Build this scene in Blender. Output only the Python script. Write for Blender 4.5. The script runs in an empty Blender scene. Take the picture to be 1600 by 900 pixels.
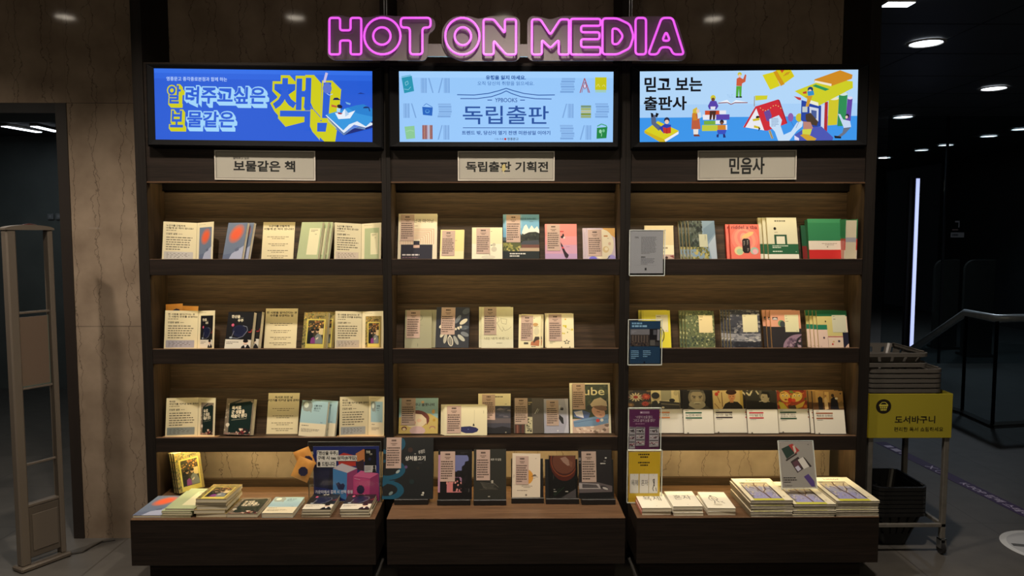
import bpy, math, random
from mathutils import Matrix, Vector

# ------------------------------------------------------------------ camera, world, exposure
SC = bpy.context.scene
COL = SC.collection
R = math.radians
FPX, CX, CY = 1155.0, 800.0, 450.0
CAM = Vector((0.0, 0.0, 1.45))
PITCH, YAW = R(4.15), R(0.6)
cam_data = bpy.data.cameras.new('camera')
cam_data.sensor_width = 36.0
cam_data.lens = FPX / 1600.0 * 36.0
cam_data.clip_start, cam_data.clip_end = 0.05, 100.0
cam = bpy.data.objects.new('camera', cam_data)
COL.objects.link(cam)
cam.location = CAM
cam.rotation_euler = (R(90) - PITCH, 0, -YAW)
SC.camera = cam
SC.view_settings.view_transform = 'Standard'
SC.view_settings.look = 'None'
SC.view_settings.gamma = 1.0
SC.view_settings.use_curve_mapping = False
SC.view_settings.exposure = 0.0
SC.cycles.use_denoising = True
SC.cycles.max_bounces = 6
SC.cycles.transparent_max_bounces = 12
SC.cycles.sample_clamp_indirect = 4.0

world = bpy.data.worlds.new('world')
SC.world = world
world.use_nodes = True
world.node_tree.nodes['Background'].inputs[0].default_value = (0.75, 0.85, 1.0, 1)
world.node_tree.nodes['Background'].inputs[1].default_value = 0.016

WARM = (1.0, 0.87, 0.71)
LEDC = (1.0, 0.78, 0.37)
LED_W = 1.35         # each warm strip under a shelf
COOL = (0.80, 0.90, 1.0)
DOWN_W = 120.0        # watts of each warm downlight over the shelves
STORE_W = 24.0       # the shop's ceiling lights behind the viewer
def area_light(name, loc, sx, sy, watts, color, rot=(0, 0, 0)):
    d = bpy.data.lights.new(name, 'AREA')
    d.shape = 'RECTANGLE'; d.size = sx; d.size_y = sy
    d.energy = watts; d.color = color
    o = bpy.data.objects.new(name, d); COL.objects.link(o)
    o.location = loc; o.rotation_euler = rot
    return o
area_light('shop_ceiling_light', (-1.3, -1.6, 2.68), 1.2, 0.5, STORE_W, (1.0, 0.83, 0.58), (R(35), 0, 0))
area_light('shop_ceiling_light', (1.0, -1.6, 2.68), 1.2, 0.5, STORE_W * 0.8, (1.0, 0.83, 0.58), (R(35), 0, 0))

# ------------------------------------------------------------------ photograph pixel <-> place
FWD = Vector((math.sin(YAW) * math.cos(PITCH), math.cos(YAW) * math.cos(PITCH), -math.sin(PITCH)))
RGT = Vector((math.cos(YAW), -math.sin(YAW), 0))
UPV = RGT.cross(FWD)
def proj(p):
    d = Vector(p) - CAM
    k = d.dot(FWD)
    return CX + FPX * d.dot(RGT) / k, CY - FPX * d.dot(UPV) / k
def ray(x, y):
    return FWD + RGT * ((x - CX) / FPX) - UPV * ((y - CY) / FPX)
def at(x, y, Y):                     # the point of the plane Y = const seen at a pixel
    d = ray(x, y); return CAM + d * (Y / d.y)
def atz(x, y, z):                    # the point of the plane Z = const seen at a pixel
    d = ray(x, y); return CAM + d * ((z - CAM.z) / d.z)
def solve(f, lo, hi, n=48):          # bisection, f increasing
    for _ in range(n):
        m = (lo + hi) / 2
        if f(m) < 0: lo = m
        else: hi = m
    return (lo + hi) / 2

# ------------------------------------------------------------------ materials
MATS = {}
def lin(c):
    return tuple(((v / 255) / 12.92 if v / 255 <= 0.04045 else ((v / 255 + 0.055) / 1.055) ** 2.4) for v in c)
def new_mat(name):
    m = bpy.data.materials.new(name); m.use_nodes = True
    nt = m.node_tree
    return m, nt, nt.nodes['Principled BSDF']
def flat(c, kind='paper'):
    """A plain printed or painted colour, c in sRGB 0-255."""
    k = (tuple(c), kind)
    if k in MATS: return MATS[k]
    m, nt, b = new_mat('%s_%02x%02x%02x' % ((kind,) + tuple(int(v) for v in c)))
    col = lin(c) + (1,)
    if kind == 'emit':
        b.inputs['Base Color'].default_value = (0.01, 0.01, 0.01, 1)
        b.inputs['Roughness'].default_value = 0.6
        b.inputs['Specular IOR Level'].default_value = 0.05
        b.inputs['Emission Color'].default_value = col
        b.inputs['Emission Strength'].default_value = 1.0
    else:
        b.inputs['Base Color'].default_value = col
        b.inputs['Roughness'].default_value = {'paper': 0.6, 'gloss': 0.3, 'metal': 0.35, 'plastic': 0.4, 'felt': 1.0, 'matte': 0.7}[kind]
        if kind == 'matte': b.inputs['Specular IOR Level'].default_value = 0.12
        if kind == 'felt': b.inputs['Specular IOR Level'].default_value = 0.0
        if kind == 'metal': b.inputs['Metallic'].default_value = 0.85
    MATS[k] = m
    return m
def nodes(nt, *types):
    return [nt.nodes.new('ShaderNode' + t) for t in types]
def ramp(nt, stops):
    r = nt.nodes.new('ShaderNodeValToRGB')
    e = r.color_ramp.elements
    while len(e) < len(stops): e.new(0.5)
    for el, (p, c) in zip(e, stops):
        el.position = p; el.color = c if len(c) == 4 else tuple(c) + (1,)
    return r
def wood(name, dark, light, scale, rough):
    m, nt, b = new_mat(name)
    tc, mp, n1, n2, mx = nodes(nt, 'TexCoord', 'Mapping', 'TexNoise', 'TexNoise', 'Mix')
    mp.inputs['Scale'].default_value = scale
    n1.inputs['Scale'].default_value = 1.0; n1.inputs['Detail'].default_value = 6; n1.inputs['Roughness'].default_value = 0.62
    n2.inputs['Scale'].default_value = 5.0; n2.inputs['Detail'].default_value = 4
    r = ramp(nt, [(0.36, lin(dark)), (0.5, lin([(a + c) / 2 for a, c in zip(dark, light)])), (0.64, lin(light))])
    nt.links.new(tc.outputs['Object'], mp.inputs[0])
    nt.links.new(mp.outputs[0], n1.inputs[0]); nt.links.new(mp.outputs[0], n2.inputs[0])
    mx.inputs[0].default_value = 0.4
    nt.links.new(n1.outputs[0], mx.inputs[2]); nt.links.new(n2.outputs[0], mx.inputs[3])
    nt.links.new(mx.outputs[0], r.inputs[0]); nt.links.new(r.outputs[0], b.inputs['Base Color'])
    b.inputs['Roughness'].default_value = rough
    bp = nt.nodes.new('ShaderNodeBump'); bp.inputs['Strength'].default_value = 0.08; bp.inputs['Distance'].default_value = 0.002
    nt.links.new(mx.outputs[0], bp.inputs['Height']); nt.links.new(bp.outputs[0], b.inputs['Normal'])
    b.inputs['Specular IOR Level'].default_value = 0.2
    MATS[name] = m; return m
W_BACK = wood('walnut_laminate', (36, 28, 21), (74, 57, 42), (2.2, 30, 64), 0.55)
W_SIDE = wood('walnut_laminate_upright', (34, 27, 20), (68, 52, 38), (70, 70, 2.2), 0.55)
W_TOP = wood('walnut_top', (74, 54, 40), (106, 80, 60), (2.0, 36, 36), 0.42)
W_DARK = wood('wenge_laminate', (23, 18, 15), (42, 33, 28), (1.6, 22, 60), 0.55)
W_DARKV = wood('wenge_laminate_upright', (20, 17, 15), (34, 29, 26), (60, 22, 1.4), 0.55)

def marble():
    m, nt, b = new_mat('beige_veined_marble')
    tc, mp = nodes(nt, 'TexCoord', 'Mapping')
    nt.links.new(tc.outputs['Object'], mp.inputs[0])
    def vein(scale, dist, seed, width):
        mp2, nz, sep, mad, vor, lt = nodes(nt, 'Mapping', 'TexNoise', 'SeparateXYZ', 'Math', 'Math', 'MapRange')
        mp2.inputs['Location'].default_value = (seed, seed * 2.3, seed)
        mp2.inputs['Scale'].default_value = (0.8, 1, 1.0)
        nt.links.new(mp.outputs[0], mp2.inputs[0])
        nz.inputs['Scale'].default_value = 7.0; nz.inputs['Detail'].default_value = 6; nz.inputs['Roughness'].default_value = 0.62
        nt.links.new(mp2.outputs[0], nz.inputs[0]); nt.links.new(mp2.outputs[0], sep.inputs[0])
        # x * scale + noise * dist -> distance to the nearest whole number
        mad.operation = 'MULTIPLY_ADD'; mad.inputs[1].default_value = dist
        sx = nt.nodes.new('ShaderNodeMath'); sx.operation = 'MULTIPLY'; sx.inputs[1].default_value = scale
        nt.links.new(sep.outputs[0], sx.inputs[0])
        nt.links.new(nz.outputs[0], mad.inputs[0]); nt.links.new(sx.outputs[0], mad.inputs[2])
        pp = nt.nodes.new('ShaderNodeMath'); pp.operation = 'PINGPONG'; pp.inputs[1].default_value = 0.5
        nt.links.new(mad.outputs[0], pp.inputs[0])
        lt.inputs['From Min'].default_value = 0.0; lt.inputs['From Max'].default_value = width
        lt.inputs['To Min'].default_value = 0.0; lt.inputs['To Max'].default_value = 1.0
        nt.links.new(pp.outputs[0], lt.inputs[0])
        return lt
    v1 = vein(11.0, 1.1, 0.0, 0.020); v2 = vein(7.0, 1.0, 7.3, 0.011)
    mn, big, rb, mix = nodes(nt, 'Math', 'TexNoise', 'Mix', 'Mix')
    mn.operation = 'MINIMUM'
    nt.links.new(v1.outputs[0], mn.inputs[0]); nt.links.new(v2.outputs[0], mn.inputs[1])
    big.inputs['Scale'].default_value = 6; big.inputs['Detail'].default_value = 8
    nt.links.new(mp.outputs[0], big.inputs[0])
    rc = ramp(nt, [(0.3, lin((116, 101, 87))), (0.7, lin((144, 128, 112)))])
    nt.links.new(big.outputs[0], rc.inputs[0])
    mix.data_type = 'RGBA'
    mix.inputs[6].default_value = lin((84, 73, 63)) + (1,)
    nt.links.new(mn.outputs[0], mix.inputs[0]); nt.links.new(rc.outputs[0], mix.inputs[7])
    nt.links.new(mix.outputs[2], b.inputs['Base Color'])
    b.inputs['Roughness'].default_value = 0.07
    b.inputs['Specular IOR Level'].default_value = 0.35
    return m
M_MARBLE = marble()
def floor_mat():
    m, nt, b = new_mat('dark_stone_floor')
    tc, br, nz, mix, rr = nodes(nt, 'TexCoord', 'TexBrick', 'TexNoise', 'Mix', 'MapRange')
    br.offset = 0.0
    br.inputs['Scale'].default_value = 1.0
    br.inputs['Brick Width'].default_value = 0.6; br.inputs['Row Height'].default_value = 0.6
    br.inputs['Mortar Size'].default_value = 0.003
    br.inputs['Color1'].default_value = lin((86, 83, 80)) + (1,); br.inputs['Color2'].default_value = lin((81, 78, 75)) + (1,)
    br.inputs['Mortar'].default_value = lin((60, 56, 52)) + (1,)
    nz.inputs['Scale'].default_value = 9; nz.inputs['Detail'].default_value = 8
    nt.links.new(tc.outputs['Object'], br.inputs[0]); nt.links.new(tc.outputs['Object'], nz.inputs[0])
    mix.data_type = 'RGBA'; mix.blend_type = 'MULTIPLY'; mix.inputs[0].default_value = 0.6
    r = ramp(nt, [(0.3, (0.55, 0.55, 0.55)), (0.7, (1, 1, 1))])
    nt.links.new(nz.outputs[0], r.inputs[0])
    nt.links.new(br.outputs[0], mix.inputs[6]); nt.links.new(r.outputs[0], mix.inputs[7])
    nt.links.new(mix.outputs[2], b.inputs['Base Color'])
    b.inputs['Roughness'].default_value = 0.45
    return m
M_FLOOR = floor_mat()
def noisy(name, c0, c1, scale, rough, metal=0.0):
    m, nt, b = new_mat(name)
    tc, nz = nodes(nt, 'TexCoord', 'TexNoise')
    nz.inputs['Scale'].default_value = scale; nz.inputs['Detail'].default_value = 5
    r = ramp(nt, [(0.3, lin(c0)), (0.7, lin(c1))])
    nt.links.new(tc.outputs['Object'], nz.inputs[0]); nt.links.new(nz.outputs[0], r.inputs[0])
    nt.links.new(r.outputs[0], b.inputs['Base Color'])
    b.inputs['Roughness'].default_value = rough; b.inputs['Metallic'].default_value = metal
    return m
def glow(name, color, strength):
    m, nt, b = new_mat(name)
    b.inputs['Base Color'].default_value = (0.6, 0.6, 0.6, 1)
    b.inputs['Emission Color'].default_value = tuple(color) + (1,)
    b.inputs['Emission Strength'].default_value = strength
    return m
def clear(name, tint, gloss, rough=0.03):
    m = bpy.data.materials.new(name); m.use_nodes = True
    nt = m.node_tree; nt.nodes.clear()
    out, mix, tr, gl = nodes(nt, 'OutputMaterial', 'MixShader', 'BsdfTransparent', 'BsdfGlossy')
    tr.inputs[0].default_value = tuple(tint) + (1,)
    gl.inputs['Roughness'].default_value = rough
    mix.inputs[0].default_value = gloss
    nt.links.new(tr.outputs[0], mix.inputs[1]); nt.links.new(gl.outputs[0], mix.inputs[2])
    nt.links.new(mix.outputs[0], out.inputs[0])
    return m
M_ACRYLIC = clear('clear_acrylic', (0.97, 0.98, 0.975), 0.022)
M_EDGE = flat((215, 222, 220), 'gloss')
M_GLASS = clear('dark_tinted_glass', (0.62, 0.68, 0.70), 0.05)
def pages_mat():
    m, nt, b = new_mat('page_edges')
    tc, mp, wv = nodes(nt, 'TexCoord', 'Mapping', 'TexNoise')
    mp.inputs['Scale'].default_value = (3, 900, 3)
    nt.links.new(tc.outputs['Object'], mp.inputs[0]); nt.links.new(mp.outputs[0], wv.inputs[0])
    wv.inputs['Scale'].default_value = 1.0
    r = ramp(nt, [(0.35, lin((176, 164, 138))), (0.65, lin((226, 216, 190)))])
    nt.links.new(wv.outputs[0], r.inputs[0]); nt.links.new(r.outputs[0], b.inputs['Base Color'])
    b.inputs['Roughness'].default_value = 0.8
    return m
M_PAGES = pages_mat()
M_CERAMIC = noisy('black_ceiling_panel', (74, 75, 78), (82, 83, 86), 3, 0.5)
M_STEEL = noisy('brushed_steel', (150, 152, 155), (175, 177, 180), 30, 0.3, 0.9)

# ------------------------------------------------------------------ mesh building
class MB:
    def __init__(s): s.v, s.f, s.m, s.mats = [], [], [], []
    def mi(s, m):
        if m not in s.mats: s.mats.append(m)
        return s.mats.index(m)
    def add(s, vs, fs, mat, M=None):
        o = len(s.v); i = s.mi(mat)
        for p in vs:
            p = Vector(p); s.v.append(M @ p if M is not None else p)
        for f in fs:
            s.f.append([o + k for k in f]); s.m.append(i)
        return s
    def box(s, lo, hi, mat, M=None, bev=0.0):
        (a, b, c), (d, e, f) = lo, hi
        if bev <= 0:
            vs = [(a, b, c), (d, b, c), (d, e, c), (a, e, c), (a, b, f), (d, b, f), (d, e, f), (a, e, f)]
            return s.add(vs, [(3, 2, 1, 0), (4, 5, 6, 7), (0, 1, 5, 4), (1, 2, 6, 5), (2, 3, 7, 6), (3, 0, 4, 7)], mat, M)
        # chamfered box: 24 vertices
        import itertools
        vs, ix = [], {}
        L = ((a, d), (b, e), (c, f))
        for sx, sy, sz in itertools.product((0, 1), repeat=3):
            for ax in range(3):
                q = []
                for k, sgn in enumerate((sx, sy, sz)):
                    val = L[k][sgn]
                    if k != ax: val += bev * (1 if sgn == 0 else -1)
                    q.append(val)
                ix[(sx, sy, sz, ax)] = len(vs); vs.append(tuple(q))
        fs = []
        for ax in range(3):
            o1, o2 = [k for k in range(3) if k != ax]
            for sd in (0, 1):
                lp = []
                for p, q in ((0, 0), (1, 0), (1, 1), (0, 1)):
                    t = [0, 0, 0]; t[ax] = sd; t[o1] = p; t[o2] = q
                    lp.append(ix[tuple(t) + (ax,)])
                fs.append(lp)
        for ax in range(3):                       # edges along ax
            o1, o2 = [k for k in range(3) if k != ax]
            for p in (0, 1):
                for q in (0, 1):
                    t0 = [0, 0, 0]; t0[o1] = p; t0[o2] = q; t1 = list(t0); t1[ax] = 1
                    fs.append([ix[tuple(t0) + (o1,)], ix[tuple(t1) + (o1,)], ix[tuple(t1) + (o2,)], ix[tuple(t0) + (o2,)]])
        for sx, sy, sz in itertools.product((0, 1), repeat=3):
            fs.append([ix[(sx, sy, sz, k)] for k in range(3)])
        return s.add(vs, fs, mat, M)
    def prism(s, pts, y0, y1, mat, M=None):       # outline in x,z pushed along y
        n = len(pts)
        vs = [(x, y0, z) for x, z in pts] + [(x, y1, z) for x, z in pts]
        fs = [list(range(n)), list(range(2 * n - 1, n - 1, -1))] + [(i, i + n, (i + 1) % n + n, (i + 1) % n) for i in range(n)]
        return s.add(vs, fs, mat, M)
    def tube(s, pts, r, mat, M=None, n=8, closed=False, caps=True):
        P = [Vector(p) for p in pts]; k = len(P); vs, fs = [], []
        ref = None
        for i, p in enumerate(P):
            a = P[(i - 1) % k] if (closed or i > 0) else p
            b = P[(i + 1) % k] if (closed or i < k - 1) else p
            t = (b - a)
            t = t.normalized() if t.length > 1e-9 else Vector((0, 0, 1))
            if ref is None:
                ref = Vector((0, 1, 0)) if abs(t.y) < 0.9 else Vector((1, 0, 0))
            u = (ref - t * ref.dot(t)).normalized(); w = t.cross(u); ref = u
            rr = r[i] if isinstance(r, (list, tuple)) else r
            for j in range(n):
                an = 2 * math.pi * j / n
                vs.append(p + u * (rr * math.cos(an)) + w * (rr * math.sin(an)))
        for i in range(k if closed else k - 1):
            for j in range(n):
                a, b = i * n + j, i * n + (j + 1) % n
                c, d = ((i + 1) % k) * n + (j + 1) % n, ((i + 1) % k) * n + j
                fs.append((a, b, c, d))
        if caps and not closed:
            fs.append(list(range(n - 1, -1, -1))); fs.append(list(range((k - 1) * n, k * n)))
        return s.add(vs, fs, mat, M)
    def lathe(s, prof, mat, M=None, n=24):        # profile (r, z) about z
        vs, fs = [], []
        for r_, z in prof:
            for j in range(n):
                an = 2 * math.pi * j / n; vs.append((r_ * math.cos(an), r_ * math.sin(an), z))
        for i in range(len(prof) - 1):
            for j in range(n):
                fs.append((i * n + j, i * n + (j + 1) % n, (i + 1) * n + (j + 1) % n, (i + 1) * n + j))
        fs.append(list(range(n - 1, -1, -1))); fs.append(list(range((len(prof) - 1) * n, len(prof) * n)))
        return s.add(vs, fs, mat, M)
    def build(s, name, parent=None, M=None, smooth=False):
        me = bpy.data.meshes.new(name)
        me.from_pydata([tuple(p) for p in s.v], [], s.f)
        for m in s.mats: me.materials.append(m)
        me.polygons.foreach_set('material_index', s.m)
        if smooth: me.polygons.foreach_set('use_smooth', [True] * len(s.f))
        me.update()
        o = bpy.data.objects.new(name, me); COL.objects.link(o)
        if parent is not None: o.parent = parent
        if M is not None: o.matrix_local = M
        return o
def tag(o, label=None, cat=None, group=None, kind=None):
    if label: o['label'] = label
    if cat: o['category'] = cat
    if group: o['group'] = group
    if kind: o['kind'] = kind
    return o
def thing(name, label, cat, M, group=None):
    o = bpy.data.objects.new(name, None); COL.objects.link(o)
    o.empty_display_size = 0.05
    o.matrix_world = M if isinstance(M, Matrix) else Matrix.Translation(Vector(M))
    return tag(o, label, cat, group)
def structure(name, mb, label=None, M=None):
    o = mb.build(name, None, M); o['kind'] = 'structure'
    if label: o['label'] = label; 
    return o
def dup(root, M, label, group=None):
    r = root.copy(); COL.objects.link(r); r.matrix_world = M; r['label'] = label
    if group: r['group'] = group
    for ch in root.children:
        c = ch.copy(); COL.objects.link(c); c.parent = r
        for g in ch.children:
            d = g.copy(); COL.objects.link(d); d.parent = c
    return r
T = lambda *a: Matrix.Translation(Vector(a if len(a) == 3 else a[0]))
RX = lambda d: Matrix.Rotation(R(d), 4, 'X')
RY = lambda d: Matrix.Rotation(R(d), 4, 'Y')
RZ = lambda d: Matrix.Rotation(R(d), 4, 'Z')

# ------------------------------------------------------------------ lettering and printed art
_TXT = {}
def glyphs(body, bold):
    k = (body, bold)
    if k in _TXT: return _TXT[k]
    c = bpy.data.curves.new('t', 'FONT'); c.body = body; c.size = 1.0; c.offset = bold; c.resolution_u = 3
    o = bpy.data.objects.new('t', c)
    me = bpy.data.meshes.new_from_object(o)
    vs = [(v.co.x, v.co.y) for v in me.vertices]; fs = [list(p.vertices) for p in me.polygons]
    bpy.data.objects.remove(o); bpy.data.meshes.remove(me); bpy.data.curves.remove(c)
    xs = [v[0] for v in vs]; ys = [v[1] for v in vs]
    _TXT[k] = (vs, fs, min(xs), max(xs), min(ys), max(ys))
    return _TXT[k]
class Art:
    """Print on the face y = 0 of a slab w wide and h high; coordinates run right and down in a frame of one's choice."""
    def __init__(s, mb, w, h, kind='gloss', M=None, y0=-0.00012, step=5e-5):
        s.mb, s.w, s.h, s.kind, s.M, s.y, s.step = mb, w, h, kind, M, y0, step
        s.rnd = random.Random(int(w * 1e5) + int(h * 1e5)); s.frame(0, 0, 1, 1)
    def frame(s, x0, y0, x1, y1): s.fr = (x0, y0, x1, y1); return s
    def P(s, x, y):
        x0, y0, x1, y1 = s.fr
        u = min(1, max(0, (x - x0) / (x1 - x0))); v = min(1, max(0, (y - y0) / (y1 - y0)))
        return (u * s.w, s.y, (1 - v) * s.h)
    def mat(s, c): return c if not isinstance(c, (tuple, list)) else flat(c, s.kind)
    def up(s): s.y -= s.step
    def poly(s, pts, c):
        s.mb.add([s.P(*p) for p in pts], [list(range(len(pts)))], s.mat(c), s.M); s.up(); return s
    def rect(s, x0, y0, x1, y1, c): return s.poly([(x0, y1), (x1, y1), (x1, y0), (x0, y0)], c)
    def ell(s, cx, cy, rx, ry, c, n=22, a0=0, a1=360, rot=0):
        p = []
        cr, sr = math.cos(R(rot)), math.sin(R(rot))
        full = abs(a1 - a0) >= 360
        for i in range(n + (0 if full else 1)):
            a = R(a0 + (a1 - a0) * i / n); ex, ey = rx * math.cos(a), ry * math.sin(a)
            p.append((cx + ex * cr - ey * sr, cy + ex * sr + ey * cr))
        return s.poly(p, c)
    def line(s, pts, wd, c):
        vs, fs = [], []
        x0, y0, x1, y1 = s.fr
        ar = ((x1 - x0) / s.w) / ((y1 - y0) / s.h)      # frame-x per frame-y in metres
        for (ax, ay), (bx, by) in zip(pts, pts[1:]):
            dx, dy = bx - ax, (by - ay) * ar
            L = math.hypot(dx, dy) or 1
            nx, ny = -dy / L * wd / 2, dx / L * wd / 2 / ar
            o = len(vs)
            vs += [s.P(ax + nx, ay + ny), s.P(bx + nx, by + ny), s.P(bx - nx, by - ny), s.P(ax - nx, ay - ny)]
            fs.append((o, o + 1, o + 2, o + 3))
        s.mb.add(vs, fs, s.mat(c), s.M); s.up(); return s
    def text(s, body, x0, y0, x1, y1, c, bold=0.0, shear=0.0, rot=0.0):
        vs, fs, ax, bx, ay, by = glyphs(body, bold)
        cx, cy = (x0 + x1) / 2, (y0 + y1) / 2; cr, sr = math.cos(R(rot)), math.sin(R(rot))
        q = []
        for x, y in vs:
            u = x0 + (x - ax) / (bx - ax) * (x1 - x0); v = y1 - (y - ay) / (by - ay) * (y1 - y0)
            u += shear * (y1 - v)
            if rot:
                dx, dy = u - cx, v - cy; u, v = cx + dx * cr - dy * sr, cy + dx * sr + dy * cr
            q.append(s.P(u, v))
        s.mb.add(q, fs, s.mat(c), s.M); s.up(); return s
    def heavy(s, body, x0, y0, x1, y1, c, bold=0.02, k=0.012):
        d = (y1 - y0) * k
        for dx, dy in ((-d, 0), (d, 0), (0, -d), (0, d)): s.text(body, x0 + dx, y0 + dy, x1 + dx, y1 + dy, c, bold)
        return s
    def block(s, body, x0, y0, x1, y1, c, face, depth, steps=7, bold=0.03, edge=0.06, shear=0.0):
        """Letters with an outline and a thrown side, as on the lit poster."""
        vx, vy = depth
        for k in range(steps, -1, -1):
            t = k / steps
            s.text(body, x0 - edge * (y1 - y0) + vx * t, y0 - edge * (y1 - y0) + vy * t, x1 + edge * (y1 - y0) + vx * t, y1 + edge * (y1 - y0) + vy * t, c, bold + 0.035, shear)
        return s.text(body, x0, y0, x1, y1, face, bold, shear)
    def rows(s, x0, y0, x1, y1, n, c, fill=0.9, fat=0.42, center=False, word=(0.05, 0.16), gap=0.025):
        """Lines of print too small to read: short dark dashes."""
        vs, fs = [], []; W = x1 - x0; pit = (y1 - y0) / n
        for i in range(n):
            length = W * (fill if i < n - 1 else fill * 0.6) * s.rnd.uniform(0.85, 1.0)
            x = x0 + ((W - length) / 2 if center else 0); e = x + length
            yy = y0 + pit * (i + 0.5)
            while x < e - W * 0.02:
                w_ = min(e - x, W * s.rnd.uniform(*word)); o = len(vs); hh = pit * fat / 2
                vs += [s.P(x, yy + hh), s.P(x + w_, yy + hh), s.P(x + w_, yy - hh), s.P(x, yy - hh)]
                fs.append((o, o + 1, o + 2, o + 3)); x += w_ + W * gap
        s.mb.add(vs, fs, s.mat(c), s.M); s.up(); return s
    def blobs(s, x0, y0, x1, y1, n, cols, r0, r1, flatn=1.0, seed=1):
        """Many small leaf-like patches."""
        rd = random.Random(seed); ba = {}
        for _ in range(n):
            cx, cy = rd.uniform(x0, x1), rd.uniform(y0, y1); r_ = rd.uniform(r0, r1); a0 = rd.uniform(0, 6.28)
            k = rd.choice(cols); vs, fs = ba.setdefault(tuple(k), ([], []))
            o = len(vs); m = 6
            dy = rd.random() * s.step * 3
            for j in range(m):
                a = a0 + 2 * math.pi * j / m; rr = r_ * rd.uniform(0.6, 1.1)
                px_, py_ = cx + rr * math.cos(a), cy + rr * flatn * math.sin(a)
                p = s.P(min(x1, max(x0, px_)), min(y1, max(y0, py_))); vs.append((p[0], p[1] - dy, p[2]))
            fs.append(list(range(o, o + m)))
        for k, (vs, fs) in ba.items(): s.mb.add(vs, fs, s.mat(k), s.M)
        s.y -= s.step * 4; return s
# ------------------------------------------------------------------ the room
YB, YS, YK, YM = 2.957, 3.20, 3.366, 3.462     # plinth front, shelf front, back board, marble wall
ZT = 0.288                                   # plinth top
ZC = 2.75                                   # ceiling
def zz(y, Y=YS): return at(788, y, Y).z
def xx(x, Y=YS, y=345): return at(x, y, Y).x
mb = MB(); mb.box((-7, -4.0, -0.1), (8, 14.5, 0.0), M_FLOOR); structure('floor', mb)
mb = MB(); mb.box((-7, -4.0, ZC), (8, 14.5, ZC + 0.1), M_CERAMIC)
M_SEAM = flat((24, 24, 26))
for k in range(13): mb.box((1.75, 3.9 + 0.75 * k, ZC - 0.002), (7, 3.912 + 0.75 * k, ZC), M_SEAM)
for k in range(5): mb.box((1.9 + 1.05 * k, 3.2, ZC - 0.0021), (1.91 + 1.05 * k, 14, ZC - 0.0001), M_SEAM)
structure('ceiling', mb)
XJ = at(131, 800, YM).x; XE = xx(1366) + 0.03
ZL = at(60, 161, YM).z
mb = MB()
Z1 = at(160, 510, YM).z
for z0, z1 in ((0, Z1 - 0.001), (Z1 + 0.001, ZL - 0.001), (ZL + 0.001, ZC)):
    mb.box((XJ, YM, z0), (XE, YM + 0.28, z1), M_MARBLE)
mb.box((-7, YM, ZL + 0.001), (XJ - 0.0005, YM + 0.28, ZC), M_MARBLE)
mb.box((XJ + 0.002, YM + 0.004, 0), (XE - 0.002, YM + 0.27, ZC), flat((52, 44, 38)))
structure('wall_back', mb)
mb = MB(); M_JAMB = flat((38, 32, 29), 'plastic')
mb.box((XJ - 0.05, YM - 0.004, 0), (XJ - 0.0006, YM + 0.28, ZL), M_JAMB)
mb.box((-3.4, YM + 0.0, ZL - 0.045), (XJ - 0.0506, YM + 0.28, ZL), flat((14, 13, 13), 'plastic'))
structure('trim_1', mb)
# the passage seen through the opening
M_PASS = noisy('grey_passage_paint', (84, 90, 90), (94, 100, 100), 5, 0.6)
mb = MB(); mb.box((-7, 6.94, 0), (-1.6, 7.05, ZC), M_PASS); structure('wall_passage', mb)
mb = MB(); mb.box((-6.9, YM + 0.29, 2.35), (-1.7, 6.93, 2.40), flat((48, 49, 51))); structure('ceiling_passage', mb)
mb = MB(); mb.box((-1.70, YM + 0.29, 0), (-1.62, 6.93, ZC), M_PASS); structure('wall_passage_side', mb)
mb = MB(); M_FAR = noisy('black_far_wall', (50, 52, 55), (60, 62, 65), 4, 0.35)
mb.box((1.65, 14.4, 0), (8, 14.5, ZC), M_FAR); structure('wall_far', mb)
mb = MB(); mb.box((7.9, 3.0, 0), (8, 14.39, ZC), M_FAR); structure('wall_right', mb)

M_RING = flat((190, 186, 178), 'plastic')
# ------------------------------------------------------------------ the three shelf units
# pixel columns (on the shelf front at row 345) of outer edge, inner edge, inner edge, outer edge
UNITS = [('tall dark wood shelf unit with the blue screen, beside the stone pillar', 214.5, 231, 597, 604),
         ('tall dark wood shelf unit with the pale blue screen, between two other units', 604, 611, 969, 977),
         ('tall dark wood shelf unit with the picnic-like book cartoon screen, beside the basket trolley', 977, 985, 1350, 1366.5)]
UNITS[2] = ('tall dark wood shelf unit with the colourful cartoon screen, beside the basket trolley',) + UNITS[2][1:]
LIPS = [405, 545, 683]; LIPB = [430, 568, 705]; RESTT = [341, 475, 606]
Z_LIP = [zz(v) for v in LIPS]; Z_LIPB = [zz(v) for v in LIPB]
ZSH = [z - 0.012 for z in Z_LIP]            # surface the books stand on
Z_HEAD = zz(286)
LEAN = 15.0
YREST = YK - 0.008                           # top of the sloped back rests
def rest_y(r):                               # foot of the sloped back rest of a row
    return YREST - (at(788, RESTT[r], YK).z - ZSH[r]) * math.tan(R(LEAN))
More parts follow.
